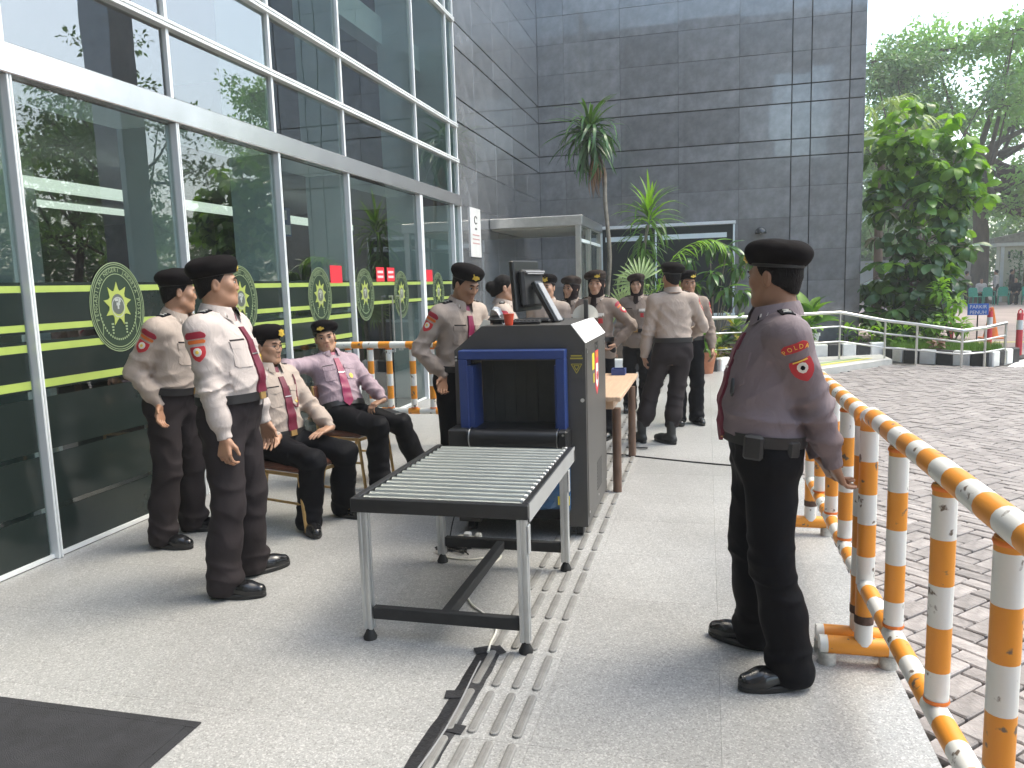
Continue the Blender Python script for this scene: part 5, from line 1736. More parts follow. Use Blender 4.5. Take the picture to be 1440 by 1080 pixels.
def rotm(yaw, pitch=0., roll=0.):
    """rows = right, forward, up; yaw turns left, pitch leans forward, roll tips to the right"""
    cy, sy = math.cos(yaw), math.sin(yaw)
    A = np.array([[cy, sy, 0], [-sy, cy, 0], [0, 0, 1.]])
    cp, sp = math.cos(pitch), math.sin(pitch)
    X = np.array([[1, 0, 0], [0, cp, -sp], [0, sp, cp]])
    cr, sr = math.cos(roll), math.sin(roll)
    Y = np.array([[cr, 0, -sr], [0, 1, 0], [sr, 0, cr]])
    return Y @ X @ A

def person(label, loc, yaw, H=1.68, shirt='shirt_beige', trou='tr_black', group=None, hands=None, feet=None, pelvis=None, lean=0., side=0., tyaw=0.,
           head=(0, 0, 0), fat=0., belly=0., fem=False, hat='beret', skin='skin', vox=.0055, cv=.0075, tie=None, untucked=False, boots=False, badge=True,
           patches='R', glasses=False, details=2, seated=False, bun=False, cord=None, beret_m='beret', seed=1, belt_t=.05, tag_side=1, hat_tilt=1, tiny=False, epaul='LR', veil=False):
    root = thing('person', label, 'person', loc, yaw, group)
    s = H / 1.70
    def W(p):            # world point -> local design space
        d = np.asarray(p, float) - np.array([loc[0], loc[1], loc[2]])
        c, n_ = math.cos(-yaw), math.sin(-yaw)
        return np.array([d[0] * c - d[1] * n_, d[0] * n_ + d[1] * c, d[2]]) / s
    def emit(name, v, q, m, par=root):
        if len(v) == 0: return None
        o = bpy.data.objects.new(name, np_mesh(name, v * s, q, m))
        COL.objects.link(o); o.parent = par
        return o
    def part(name, mb, m, par=root, sm=True):
        mb.v = [(p[0] * s, p[1] * s, p[2] * s) for p in mb.v]
        return mb.build(name, m, par, sm, local=True)
    pel = np.array((0, 0, .93) if pelvis is None else pelvis, float)
    T = rotm(tyaw, lean, side)
    ri, fo, up = T
    wf = .92 if fem else 1.
    f_, b_ = fat, belly
    prof = np.array([(-.17, .10, .07, .085), (-.09, .160 + f_, .105 + b_ * .2, .125 + f_ * .6), (.0, .172 + f_, .112 + b_ * .55, .128 + f_ * .6), (.08, .160 + f_, .112 + b_ * .95, .108 + f_ * .4),
                     (.17, .152 + f_, .115 + b_ * 1.05, .100 + f_ * .3), (.27, .158 + f_ * .9, .117 + b_ * .75, .106 + f_ * .3), (.36, .168 * wf + f_ * .7, .118 + b_ * .35 + (.014 if fem else 0), .110 + f_ * .3), (.43, .170 * wf + f_ * .4, .098 + b_ * .1, .100),
                     (.475, .142 * wf, .078, .085), (.505, .090, .060, .072), (.54, .062, .052, .058)])
    def tp(x, y, t): return pel + ri * x + fo * y + up * t
    shx = .172 * wf + f_ * .35
    sh = {'R': tp(shx, -.008, .438), 'L': tp(-shx, -.008, .438)}
    hips = {'R': pel + ri * .088 - up * .04, 'L': pel - ri * .088 - up * .04}
    if seated:
        A0 = rotm(0)
        hips = {'R': pel + np.array([.088, .02, -.02]), 'L': pel + np.array([-.088, .02, -.02])}
    # arms
    hands = hands or {}
    arm = {}
    for sd in 'RL':
        sg = 1 if sd == 'R' else -1
        hd = hands.get(sd, {})
        tgt = hd.get('w'); 
        if tgt is not None: tgt = W(tgt)
        else: tgt = np.array(hd.get('p', (sg * (.245 + f_), .03, .80)), float)
        pole = np.array(hd.get('pole', (sg * .35, -1, -.1)), float)
        el, wr = ik(sh[sd], tgt, .285, .255, pole)
        d = hd.get('d'); d = nrm(wr - el) if d is None else nrm(d)
        nn = nrm(hd.get('n', (-sg, 0, 0)))
        nn = nrm(nn - d * (nn @ d))
        arm[sd] = (el, wr, d, nn, hd.get('c', .45), sg)
    leg = {}
    feet = feet or {'R': (.10, .0, -.12), 'L': (-.10, .0, .12)}
    for sd in 'RL':
        sg = 1 if sd == 'R' else -1
        fx, fy, fa = feet[sd][:3]
        fz = feet[sd][3] if len(feet[sd]) > 3 else 0.
        an = np.array([fx, fy, .085 + fz])
        fd = np.array([-math.sin(fa), math.cos(fa), 0])
        pole = np.array(feet[sd][4], float) if len(feet[sd]) > 4 else np.array([sg * .12, 1, .35 if seated else 0.])
        kl = 1. if seated else min(1.12, np.linalg.norm(an - hips[sd]) / .83 * 1.004)
        kn, an = ik(hips[sd], an, .425 * kl, .405 * kl, pole)
        leg[sd] = (kn, an, fd, fz)
    # ---- head
    Hm = rotm(head[0] + tyaw, head[1], head[2])
    hr, hf, hu = Hm
    nb = tp(0, -.012, .515)
    hc = nb + hu * .132 + hf * .022 + up * .012
    hrg = random.Random(seed * 13)
    hx_, hy_, hz_ = hrg.uniform(.95, 1.07), hrg.uniform(.97, 1.03), hrg.uniform(.95, 1.04)
    def hp(x, y, z): return hc + hr * (x * hx_) + hf * (y * hy_) + hu * (z * hz_)
    # ---- body
    B = Field()
    B.ell(hp(0, -.012, .030), (.0745, .093, .088), Hm, .02)
    B.ell(hp(0, .030, -.034), (.061, .060, .080), Hm, .03)
    B.cone(hp(-.012, .068, -.097), hp(.012, .068, -.097), .021, .021, .03)
    if not tiny:
        for g in (-1, 1):
            B.cone(hp(g * .047, .012, -.062), hp(g * .030, .050, -.088), .022, .018, .03)
            B.ell(hp(g * .040, .062, -.014), (.022, .018, .020), Hm, .03)
            B.ell(hp(g * .0765, -.008, -.006), (.010, .019, .031), Hm @ np.eye(3), .008)
            B.ell(hp(g * .0855, -.004, -.004), (.006, .010, .018), Hm, .006, True)
        B.cone(hp(-.030, .081, .022), hp(.030, .081, .022), .010, .010, .022)
        for g in (-1, 1):
            B.ell(hp(g * .0315, .097, .004), (.017, .014, .011), Hm, .012, True)
        B.cone(hp(0, .084, .012), hp(0, .0970, -.028), .0075, .0098, .014)
        for g in (-1, 1):
            B.ell(hp(g * .012, .092, -.031), (.009, .010, .008), Hm, .008)
        B.cone(hp(-.016, .086, -.054), hp(.016, .086, -.054), .0085, .0085, .008)
        B.cone(hp(-.013, .085, -.066), hp(.013, .085, -.066), .0085, .0085, .008)
        B.cone(hp(-.02, .093, -.060), hp(.02, .093, -.060), .002, .002, .004, True)
    B.cone(hp(0, -.022, -.045), nb + up * -.02, .054 + f_ * .25, .060 + f_ * .3, .03)
    if b_ > .05: B.ell(hp(0, .03, -.095), (.05, .045, .035), Hm, .03)
    sm = .72
    pin = prof.copy(); pin[:, 1:4] *= sm
    B.torso(pel, T, pin, .03)
    for sd in 'RL':
        el, wr, d, nn, c, sg = arm[sd]
        B.cone(sh[sd], el, .040, .033, .03); B.cone(el, wr, .034, .027, .02)
        B.cone(nb, sh[sd], .045, .04, .03)
        kn, an, fd, fz = leg[sd]
        B.cone(hips[sd], kn, .058, .045, .03); B.cone(kn, an, .044, .032, .03)
        B.cone(an - np.array([0, 0, .045]), an + fd * .10 - np.array([0, 0, .05]), .026, .026, .02)
        # hand
        hs = .92 if fem else 1.
        th = -np.cross(nn, d) if sd == 'R' else np.cross(nn, d)
        cup = nn * .004
        fr = max(.0082, vox * 1.35) * hs
        for i in range(4):
            x = (.031, .0105, -.010, -.030)[i] * hs
            kp = wr + d * (.092 - .004 * abs(i - 1)) * hs + th * x - nn * .004 + cup
            B.cone(wr + d * .018 + th * x * .55, kp, .0155 * hs, .0125 * hs, .012)
            Ls = np.array([.040, .026, .021]) * (.95, 1.06, 1.0, .80)[i] * hs
            p0 = kp; dd0 = nrm(d + th * x * 1.2)
            for j in range(3):
                a = c * (.75, 1.75, 2.5)[j] * (1 + .08 * i)
                dd = dd0 * math.cos(a) + nn * math.sin(a)
                p1 = p0 + dd * Ls[j]
                B.cone(p0, p1, fr * (1.06, 1., .93)[j], fr * (1., .93, .82)[j], .004)
                p0 = p1
        tb_ = wr + d * .028 * hs + th * .026 * hs + nn * .006
        t1 = tb_ + nrm(d * .75 + th * .60 + nn * (.25 + .2 * c)) * .043 * hs
        t2 = t1 + nrm(d * .95 + th * .22 + nn * (.25 + .3 * c)) * .036 * hs
        B.cone(wr + d * .02, tb_, .017 * hs, .0155 * hs, .012); B.cone(tb_, t1, .0145 * hs, .0115 * hs, .008); B.cone(t1, t2, fr * 1.18, fr, .005)
    allp = [hp(0, 0, .13), hp(0, 0, -.1), hp(.13, .13, 0), hp(-.13, -.13, 0)]
    for sd in 'RL':
        el, wr, d, nn, c, sg = arm[sd]; kn, an, fd, fz = leg[sd]
        allp += [sh[sd], el, wr, wr + d * .2, kn, an, an + fd * .2, an - fd * .08]
    allp = np.array(allp)
    lo, hi = allp.min(0) - .10, allp.max(0) + .10
    lo[2] = max(lo[2], -.01)
    pr_ = np.array([tp(x, y, t) for x in (-.25, .25) for y in (-.2, .2 + b_) for t in (-.17, .45)])
    lo = np.minimum(lo, pr_.min(0)); hi = np.maximum(hi, pr_.max(0)); lo[2] = max(lo[2], -.01)
    v, q = surface(B, lo, hi, vox)
    v = smooth_verts(v, q, 1, .35)
    body = emit('body', v, q, M[skin])
    hbvh = None

    # ---- trousers
    rt_ = .004
    Tr = Field()
    t_top = belt_t + .022
    ptr = prof[prof[:, 0] < t_top]
    row = [t_top] + [float(np.interp(t_top, prof[:, 0], prof[:, i])) for i in (1, 2, 3)]
    ptr = np.vstack([ptr, row]); ptr[:, 1:] += .004
    if seated:
        # pelvis block turned with the seat, waist following the torso
        Tr.ell(pel + np.array([0, -.01, -.01]), (.178 + f_, .14 + b_ * .2, .125), None, .05)
        Tr.torso(pel, T, ptr[ptr[:, 0] > -.06], .05)
    else:
        Tr.torso(pel, T, ptr, .03)
    wide = 1.0
    hem_r = .060 if boots else .088
    for sd in 'RL':
        kn, an, fd, fz = leg[sd]
        sg = 1 if sd == 'R' else -1
        hj = hips[sd]
        Tr.cone(hj + np.array([0, 0, .0]), kn, .100 + f_ * .55, .082 + f_ * .2, .035)
        hem = an + (kn - an) * (.16 if boots else -.06)
        mid = (kn + an) / 2 - fd * .012
        Tr.cone(kn, mid, .081 + f_ * .2, .084 + f_ * .15, .03)
        Tr.cone(mid, hem, .084 + f_ * .15, hem_r, .03)
        if not boots:
            Tr.ell(an + fd * .030 + np.array([0, 0, .020]), (.068, .082, .050), np.array([np.cross(fd, [0, 0, 1]), fd, [0, 0, 1]]), .03)
    if seated:
        pass
    cut_o = tp(0, 0, t_top - .012)
    def post_tr(P, d):
        w = np.zeros(P.shape[:2])
        for sd in 'RL':
            kn, an, fd, fz = leg[sd]
            hj = hips[sd]
            # folds gather behind the knee and pile up over the shoe
            ax = nrm(kn - an)
            z = (P - an) @ ax
            r = np.linalg.norm((P - an) - z[..., None] * ax, axis=-1)
            g = (r < .17)
            ph = wnoise(P, seed * 7 + (3 if sd == 'R' else 5), 9.)
            w += g * (-.0095 * np.exp(-((z - .05) / .075) ** 2) * crease(z * 78 + 2.8 * ph))
            w += g * (-.0105 * np.exp(-((z - .38) / .12) ** 2) * crease(z * 52 + 3.2 * ph + 1))
            w += g * (-.0055 * crease(z * 30 + 3.6 * ph))
        zc = (P - pel) @ up
        w += .0055 * np.exp(-((zc + .10) / .10) ** 2) * np.sin(34 * ((P - pel) @ ri) * np.sign(((P - pel) @ ri) + 1e-9) + 30 * zc + 2 * wnoise(P, seed + 9, 8.))
        d = d + w
        d = np.maximum(d, (P - cut_o) @ up)
        for sd in 'RL':
            kn, an, fd, fz = leg[sd]
            lim = .16 if boots else .018 + fz * .9
            near = np.linalg.norm((P - an)[..., :2], axis=-1) < .17
            d = np.where(near, np.maximum(d, lim - P[..., 2]), d)
        return d
    kz = [leg[s_][0] for s_ in 'RL'] + [leg[s_][1] for s_ in 'RL'] + [hips['R'], hips['L'], tp(.2 + f_, .13 + b_, 0.1), tp(-.2 - f_, -.16, 0.1), tp(0, .13 + b_, -.05), tp(0, -.16, -.05)]
    kz = np.array(kz)
    v, q = surface(Tr, kz.min(0) - .14, kz.max(0) + .13, cv, post_tr)
    trob = emit('trousers', smooth_verts(v, q, 1, .3), q, M[trou])

    # ---- shirt
    Sh = Field()
    sh_bot = (-.115 if untucked else belt_t + .004)
    psh = prof.copy()
    psh[:, 1:4] += .012
    r0 = [sh_bot] + [float(np.interp(sh_bot, psh[:, 0], psh[:, i])) for i in (1, 2, 3)]
    psh = np.vstack([r0, psh[(psh[:, 0] > sh_bot + .01) & (psh[:, 0] < .53)]])
    if untucked:
        bt = np.exp(-((psh[:, 0] - .10) / .05) ** 2)
        psh[:, 1] += .012 * (psh[:, 0] < .05); psh[:, 2:4] += .010 * (psh[:, 0] < .05)[:, None]
    else:
        g = np.exp(-((psh[:, 0] - (belt_t + .07)) / .06) ** 2)
        psh[:, 1] += .008 * g; psh[:, 2] += .012 * g; psh[:, 3] += .014 * g
    Sh.torso(pel, T, psh, .03)
    for sd in 'RL':
        el, wr, d, nn, c, sg = arm[sd]
        Sh.cone(tp(sg * .075, -.008, .475), sh[sd], .058, .066 + f_ * .15, .045)
        Sh.cone(sh[sd], el, .070 + f_ * .3, .058 + f_ * .15, .035)
        fm_ = el + (wr - el) * .62
        Sh.cone(el, fm_, .061 + f_ * .12, .058 + f_ * .05, .03)
        ce = wr + nrm(wr - el) * .004
        Sh.cone(fm_, wr - nrm(wr - el) * .05, .055, .044, .02)
        Sh.cone(wr - nrm(wr - el) * .05, ce, .0395, .0385, .006)
    Sh.cone(nb + hu * .028 + hf * .0, nb + hu * .2, .056 + f_ * .2, .07, .006, True)
    # collar stand
    so = tp(0, 0, sh_bot)
    def post_sh(P, d):
        rel = P - pel
        z = rel @ up; x = rel @ ri; y = rel @ fo
        w = np.zeros(P.shape[:2])
        tors = (np.abs(x) < .24) 
        ph = wnoise(P, seed * 3 + 1, 7.)
        w -= tors * (.0125 * np.exp(-((z - belt_t - .05) / .075) ** 2) * crease(z * 70 + np.abs(x) * 26 + 3.2 * ph))
        w -= tors * .0085 * np.exp(-((z - .25) / .13) ** 2) * crease(z * 44 - np.abs(x) * 58 + 2.6 * ph)
        w += .0022 * wnoise(P, seed * 5 + 2, 16.)
        for sd in 'RL':
            el, wr, dd, nn, c, sg = arm[sd]
            for a, b, zc, wd, amp, fr in ((sh[sd], el, .27, .10, .0085, 62), (el, wr, .02, .085, .0085, 70), (el, wr, .20, .05, .0055, 60), (sh[sd], el, .05, .08, .0045, 52)):
                ax = nrm(b - a)
                t_ = (P - a) @ ax
                r = np.linalg.norm((P - a) - t_[..., None] * ax, axis=-1)
                g = (r < .105) & (t_ > -.06) & (t_ < np.linalg.norm(b - a) + .03)
                w -= g * amp * 1.5 * np.exp(-((t_ - zc) / wd) ** 2) * crease(t_ * fr + 3.0 * ph + 16 * ((P - a) @ nn))
        d = d + w
        for sd in 'RL':
            el, wr, dd, nn, c, sg = arm[sd]
            ax = nrm(wr - el)
            t_ = (P - wr) @ ax
            near = np.linalg.norm(P - wr, axis=-1) < .085
            d = np.where(near, np.maximum(d, t_ - .010), d)
        return d
    pts = np.array([sh[x] for x in 'RL'] + [arm[x][0] for x in 'RL'] + [arm[x][1] for x in 'RL'] + [tp(a * (.19 + f_), y, t) for a in (-1, 1) for y in (-.15, .14 + b_) for t in (sh_bot, .5)])
    v, q = surface(Sh, pts.min(0) - .09, pts.max(0) + .09, cv, post_sh)
    v = smooth_verts(v, q, 1, .3)
    # cut the sleeve clear of the hem: parts of the arm may hang below the belt line, keep them
    shirt_o = emit('shirt', v, q, M[shirt])
    if shirt_o is None or tiny:
        bvh = None
    else:
        bvh = BVHTree.FromPolygons([tuple(p) for p in v], [tuple(int(i) for i in f) for f in q])

    # ---- shoes
    for sd in 'RL':
        kn, an, fd, fz = leg[sd]
        rt2 = nrm(np.cross(fd, [0, 0, 1.]))
        a0 = np.array([an[0], an[1], fz])
        def fp(x, y, z): return a0 + rt2 * x + fd * y + np.array([0, 0, z])
        F = Field()
        F.cone(fp(0, -.042, .045), fp(0, .02, .055), .040, .042, .02)
        F.cone(fp(0, .02, .052), fp(.004 if sd == 'R' else -.004, .125, .038), .043, .043, .03)
        F.cone(fp(0, .125, .036), fp(0, .182, .034), .043, .034, .03)
        F.cone(fp(0, -.022, .06), fp(0, -.015, .20 if boots else .10), .041, .047 if boots else .040, .02)
        base = fz
        def post_f(P, d):
            d = d + .0012 * wnoise(P, 3, 40.)
            return np.maximum(d, base + .018 - P[..., 2])
        lo_ = fp(0, .06, .08) - .16; hi_ = fp(0, .06, .10) + .17; lo_[2] = fz
        if not tiny:
            v, q = surface(F, lo_, hi_, max(.005, cv * .8), post_f)
            so_ = emit('shoe', smooth_verts(v, q, 1, .3), q, M['shoe'] if not boots else M['rubber'])
        ol = []
        for k in range(26):
            t = 2 * math.pi * k / 26
            y = .066 + .152 * math.cos(t)
            wq = .0475 + .006 * math.sin((y + .08) * 9)
            ol.append((wq * math.sin(t), y))
        mb = MB(); vs = []
        for z_, g in ((0.0005, .95), (.006, 1.0), (.022, 1.0), (.026, .93)):
            vs += [fp(x * g, .066 + (y - .066) * g, z_ if fz == 0 else z_) for x, y in ol]
        fs = []
        for l_ in range(3):
            for k in range(26):
                fs.append((l_ * 26 + k, l_ * 26 + (k + 1) % 26, (l_ + 1) * 26 + (k + 1) % 26, (l_ + 1) * 26 + k))
        fs += [tuple(range(26))[::-1], tuple(range(78, 104))]
        mb.add(vs, fs)
        part('sole' if not tiny else 'shoe', mb, M['rubber'] if not tiny else M['shoe'], root if tiny else so_)
    # ---- headgear and hair
    def headpart(name, F, m, post=None, h=None, rad=.20):
        v, q = surface(F, hc - rad, hc + rad, h or max(vox, .0045), post)
        return emit(name, smooth_verts(v, q, 1, .35), q, m)
    if not veil:
        F = Field().ell(hp(0, -.014, .030), (.0795, .0985, .092), Hm, .02).cone(hp(0, -.045, -.03), hp(0, -.05, -.045), .058, .050, .03)
        if fem: F.cone(hp(0, -.05, -.02), hp(0, -.075, -.055), .062, .05, .03)
        if bun: F.ell(hp(0, -.125, .0), (.058, .052, .055), Hm, .02)
        def post_h(P, d):
            r = P - hc; y = r @ hf; z = r @ hu; x = np.abs(r @ hr)
            d = d + .0015 * wnoise(P, 8, 90.)
            # face, ears and nape stay free
            front = (y - (.016 if not fem else .02) - np.clip(z - .0, -.06, .2) * .55)
            d = np.maximum(d, front)
            side_ = np.maximum(-(z + .045 - .55 * np.clip(-y - .02, 0, .07)), -1)
            d = np.maximum(d, -(z + (.012 if not fem else .02) + np.clip(-y - .005, 0, .09) * .75))
            return d
        headpart('hair', F, M['hair'], post_h)
    if hat == 'beret':
        F = Field()
        tl = rotm(head[0] + tyaw, head[1] - R(9), head[2] + R(8) * hat_tilt)
        F.ell(hp(0, -.012, .060), (.0860, .1065, .055), Hm, .02)
        F.ell(hp(.010 * hat_tilt, -.022, .096), (.106, .122, .050), tl, .03)
        F.ell(hp(.052 * hat_tilt, -.014, .084), (.072, .098, .038), tl, .03)
        F.ell(hp(.01 * hat_tilt, -.085, .080), (.075, .050, .040), Hm, .03)
        F.ell(hp(-.02 * hat_tilt, .064, .104), (.060, .040, .034), Hm, .03)
        def post_b(P, d):
            r = P - hc; z = r @ hu; y = r @ hf
            d = d + .0030 * wnoise(P, seed, 26.)
            return np.maximum(d, -(z - .043 - y * .13))
        bo = headpart('beret', F, M[beret_m], post_b)
        if not tiny:
            mb = MB(); n_ = 28
            for z_, g in ((.042, 1.0), (.043, 1.035), (.054, 1.04), (.055, 1.0)):
                for k in range(n_):
                    t = 2 * math.pi * k / n_
                    mb.v.append(tuple(hp(.0845 * g * math.sin(t), -.012 + .105 * g * math.cos(t), z_ + .13 * (.105 * math.cos(t)) - .002)))
            for l_ in range(3):
                for k in range(n_):
                    mb.f.append((l_ * n_ + k, l_ * n_ + (k + 1) % n_, (l_ + 1) * n_ + (k + 1) % n_, (l_ + 1) * n_ + k)); mb.mi.append(0)
            part('beret_band', mb, M['belt'], bo)
        if badge and not tiny:
            # winged gold badge
            bx_ = -.030 * hat_tilt
            poly = [(-.026, .018), (-.010, .020), (0, .026), (.010, .020), (.026, .018), (.020, .004), (.027, -.012), (.012, -.014), (0, -.022), (-.012, -.014), (-.027, -.012), (-.020, .004)]
            yb = .112 if abs(bx_) < .02 else .104
            nv = nrm(hf + hr * bx_ * 6 + hu * .12); rv = nrm(np.cross(nv, hu)); uv = np.cross(rv, nv)
            c0 = hp(bx_, yb - .006, .088)
            mb = MB().prism([(p[0] * 1.15, p[1] * 1.15) for p in poly], c0, rv, uv, nv, .007)
            mb.prism([(p[0] * .45, p[1] * .45) for p in poly], c0 + nv * .007, rv, uv, nv, .004)
            part('badge', mb, M['gold'], bo, False)
    if veil:
        F = Field().ell(hp(0, -.010, .022), (.088, .106, .104), Hm, .02).ell(hp(0, .020, -.050), (.076, .078, .085), Hm, .03)
        F.cone(hp(0, .0, -.08), nb - up * .03 + fo * .02, .072, .084, .04)
        F.cone(nb + fo * .035, tp(0, .095, .40), .066, .034, .03)
        def post_j(P, d):
            d = d + .003 * wnoise(P, seed + 4, 30.)
            r = P - hc; x = r @ hr; y = r @ hf; z = r @ hu
            e = np.sqrt((x / .059) ** 2 + ((z + .020) / .084) ** 2)
            op = np.maximum((e - 1) * .05, .02 - y)
            return np.maximum(d, -op)
        headpart('headscarf', F, M['hijab'], post_j, rad=.30)
    # ---- face parts
    if not tiny:
        for g in (-1, 1):
            mb = MB()
            n_ = 10
            for i in range(n_ + 1):
                for j in range(7):
                    a = -math.pi / 2 + math.pi * i / n_; b = -1.2 + 2.4 * j / 6
                    mb.v.append(tuple(hp(g * .0315 + .0125 * math.sin(b) * math.cos(a * .98), .0795 + .0105 * math.cos(b) * math.cos(a) - .001 * abs(math.sin(b)), .004 + .0062 * math.sin(a))))
            for i in range(n_):
                for j in range(6):
                    k = i * 7 + j; mb.f.append((k, k + 1, k + 8, k + 7)); mb.mi.append(0)
            eo = part('eye', mb, M['eye_w'])
            mb = MB().prism([(  .0060 * math.cos(2 * math.pi * k / 12), .0060 * math.sin(2 * math.pi * k / 12)) for k in range(12)], hp(g * .0315, .0892, .0038), hr, hu, hf, .0014)
            part('iris', mb, M['iris'], eo)
            mb = MB().tube([hp(g * (.0315 + .0135 * u), .0905 - .004 * abs(u), .0085 - .0035 * u * u) for u in (-1, -.5, 0, .5, 1)], .0014, 5)
            part('eyelid', mb, M['hair'], eo)
            mb = MB().tube([hp(g * (.014 + .038 * u), .0955 - .012 * u * u, .0235 + .004 * math.sin(u * 2.6)) for u in (0, .25, .5, .75, 1)], [.0026, .0042, .0042, .0034, .0014], 6)
            part('eyebrow', mb, M['hair'])
        mb = MB()
        for zz, r_, w_ in ((-.0545, .0042, .021), (-.0655, .0048, .018)):
            mb.tube([hp(w_ * u, .0925 - .010 * u * u, zz + .003 * u * u * (1 if zz < -.06 else -.6)) for u in (-1, -.5, 0, .5, 1)], [.0010, r_ * .8, r_, r_ * .8, .0010], 6)
        part('lips', mb, M['lip'])
        if glasses:
            mb = MB()
            for g in (-1, 1):
                cx = g * .033
                mb.tube([hp(cx + .024 * math.cos(2 * math.pi * k / 16), .112 - .3 * abs(.024 * math.cos(2 * math.pi * k / 16)) * .3, .002 + .017 * math.sin(2 * math.pi * k / 16)) for k in range(17)], .0016, 5)
                mb.tube([hp(g * .057, .108, .008), hp(g * .079, .06, .010), hp(g * .081, -.01, .008)], .0014, 5)
            mb.tube([hp(-.010, .113, .006), hp(.010, .113, .006)], .0014, 5)
            part('spectacles', mb, M['black'])
    # ---- belt
    t_b = belt_t
    if not seated or True:
        mb = MB(); n_ = 44
        off_ = .020 if not untucked else .024
        tb0 = t_b if not untucked else .10
        for dz, oo in ((-.022, off_ - .006), (-.022, off_), (.022, off_), (.022, off_ - .006)):
            W_ = np.interp(tb0, prof[:, 0], prof[:, 1]) + oo; F_ = np.interp(tb0, prof[:, 0], prof[:, 2]) + oo; B_ = np.interp(tb0, prof[:, 0], prof[:, 3]) + oo
            for k in range(n_):
                t = 2 * math.pi * k / n_
                cx, cy = math.sin(t), math.cos(t)
                e = (abs(cx) ** 2.35 + abs(cy) ** 2.35) ** (-1 / 2.35)
                mb.v.append(tuple(tp(W_ * cx * e, (F_ if cy > 0 else B_) * cy * e, tb0 + dz)))
        for l_ in range(3):
            for k in range(n_):
                mb.f.append((l_ * n_ + k, l_ * n_ + (k + 1) % n_, (l_ + 1) * n_ + (k + 1) % n_, (l_ + 1) * n_ + k)); mb.mi.append(0)
        be = part('belt', mb, M['belt'])
        if not tiny:
            F_ = np.interp(tb0, prof[:, 0], prof[:, 2]) + off_
            mb = MB().prism([(-.026, -.019), (.026, -.019), (.026, .019), (-.026, .019)], tp(0, F_, tb0), ri, up, fo, .008)
            part('buckle', mb, M['gold_metal'], be, False)
        if details >= 3:
            for tt, nm, dd in ((R(-62), 'belt_pouch', (.075, .032, .095)), (R(-118), 'belt_pouch', (.055, .028, .07))):
                W_ = np.interp(tb0, prof[:, 0], prof[:, 1]) + off_; F_ = np.interp(tb0, prof[:, 0], prof[:, 2]) + off_
                c_ = tp(W_ * math.sin(tt) * 1.02, (F_ if math.cos(tt) > 0 else .12) * math.cos(tt) * 1.05, tb0 - .022)
                rm_ = Matrix([list(v_) for v_ in (ri * math.cos(tt) - fo * math.sin(tt), ri * math.sin(tt) + fo * math.cos(tt), up)]).transposed()
                part(nm, MB().box(tuple(c_), dd, .010, rm_), M['belt'], be, False)
    if bvh is None: return root
    # ---- things sewn on the shirt, laid onto its surface
    def drape(name, m, c, ux, uy, dr, rows, cols=5, off=.0035, par=shirt_o, thick=.0025):
        """rows: (v, x0, x1); rays go along dr"""
        ux, uy, dr = nrm(ux), nrm(uy), nrm(dr)
        c = np.asarray(c, float)
        P0, ds = [], []
        for v_, x0, x1 in rows:
            for i in range(cols):
                p = c + ux * (x0 + (x1 - x0) * i / (cols - 1)) + uy * v_ - dr * .27
                hit = bvh.ray_cast(Vector(p), Vector(dr), .6)
                P0.append(p); ds.append(hit[3] if hit[0] is not None else np.nan)
        ds = np.array(ds)
        med = np.nanmedian(ds) if np.isfinite(ds).any() else .27
        lim = .13 if len(rows) > 12 else .05
        ds[~np.isfinite(ds)] = 9
        prev = med
        for i in range(len(ds)):
            ok = [j for j in range(len(ds)) if abs(j - i) <= cols + 1 and abs(ds[j] - med) < lim]
            if abs(ds[i] - med) > lim:
                ds[i] = np.mean([ds[j] for j in ok]) if ok else prev
            prev = ds[i]
        vs = [p + dr * (d_ - off) for p, d_ in zip(P0, ds)]
        nr_ = len(rows); fs = []
        for r_i in range(nr_ - 1):
            for i in range(cols - 1):
                a = r_i * cols + i; fs.append((a, a + cols, a + cols + 1, a + 1))
        k = len(vs)
        vs2 = [p + dr * (off + thick * .4) for p in vs]
        fs += [tuple(k + i for i in f[::-1]) for f in fs]
        edge = [(i, i + 1) for i in range(cols - 1)] + [(r_ * cols + cols - 1, (r_ + 1) * cols + cols - 1) for r_ in range(nr_ - 1)]
        edge += [((nr_ - 1) * cols + i + 1, (nr_ - 1) * cols + i) for i in range(cols - 1)] + [((r_ + 1) * cols, r_ * cols) for r_ in range(nr_ - 1)]
        fs += [(a, b, k + b, k + a) for a, b in edge]
        mb = MB().add(vs + vs2, fs)
        return part(name, mb, m, par)
    def rect(w, h, n=4): return [(-h / 2 + h * i / n, -w / 2, w / 2) for i in range(n + 1)]
    def word(name, m, txt, c, ux, uy, dr, size, off, par, arc=0.):
        ux, uy, dr = nrm(ux), nrm(uy), nrm(dr); c = np.asarray(c, float)
        mb = MB()
        n_ = len(txt)
        for i, ch in enumerate(txt):
            vs, fs = text_geo(ch)
            x0 = (i - (n_ - 1) / 2) * size * .95
            y0_ = -arc * x0 * x0
            rot = math.atan(-2 * arc * x0)
            out = []
            for px, py in vs:
                X, Y = px * size, py * size * 1.15
                p = c + ux * (x0 + X * math.cos(rot) - Y * math.sin(rot)) + uy * (y0_ + X * math.sin(rot) + Y * math.cos(rot)) - dr * .27
                hit = bvh.ray_cast(Vector(p), Vector(dr), .6)
                out.append(p + dr * ((hit[3] if hit[0] is not None else .25) - off))
            mb.add(out, fs)
        return part(name, mb, m, par, False)
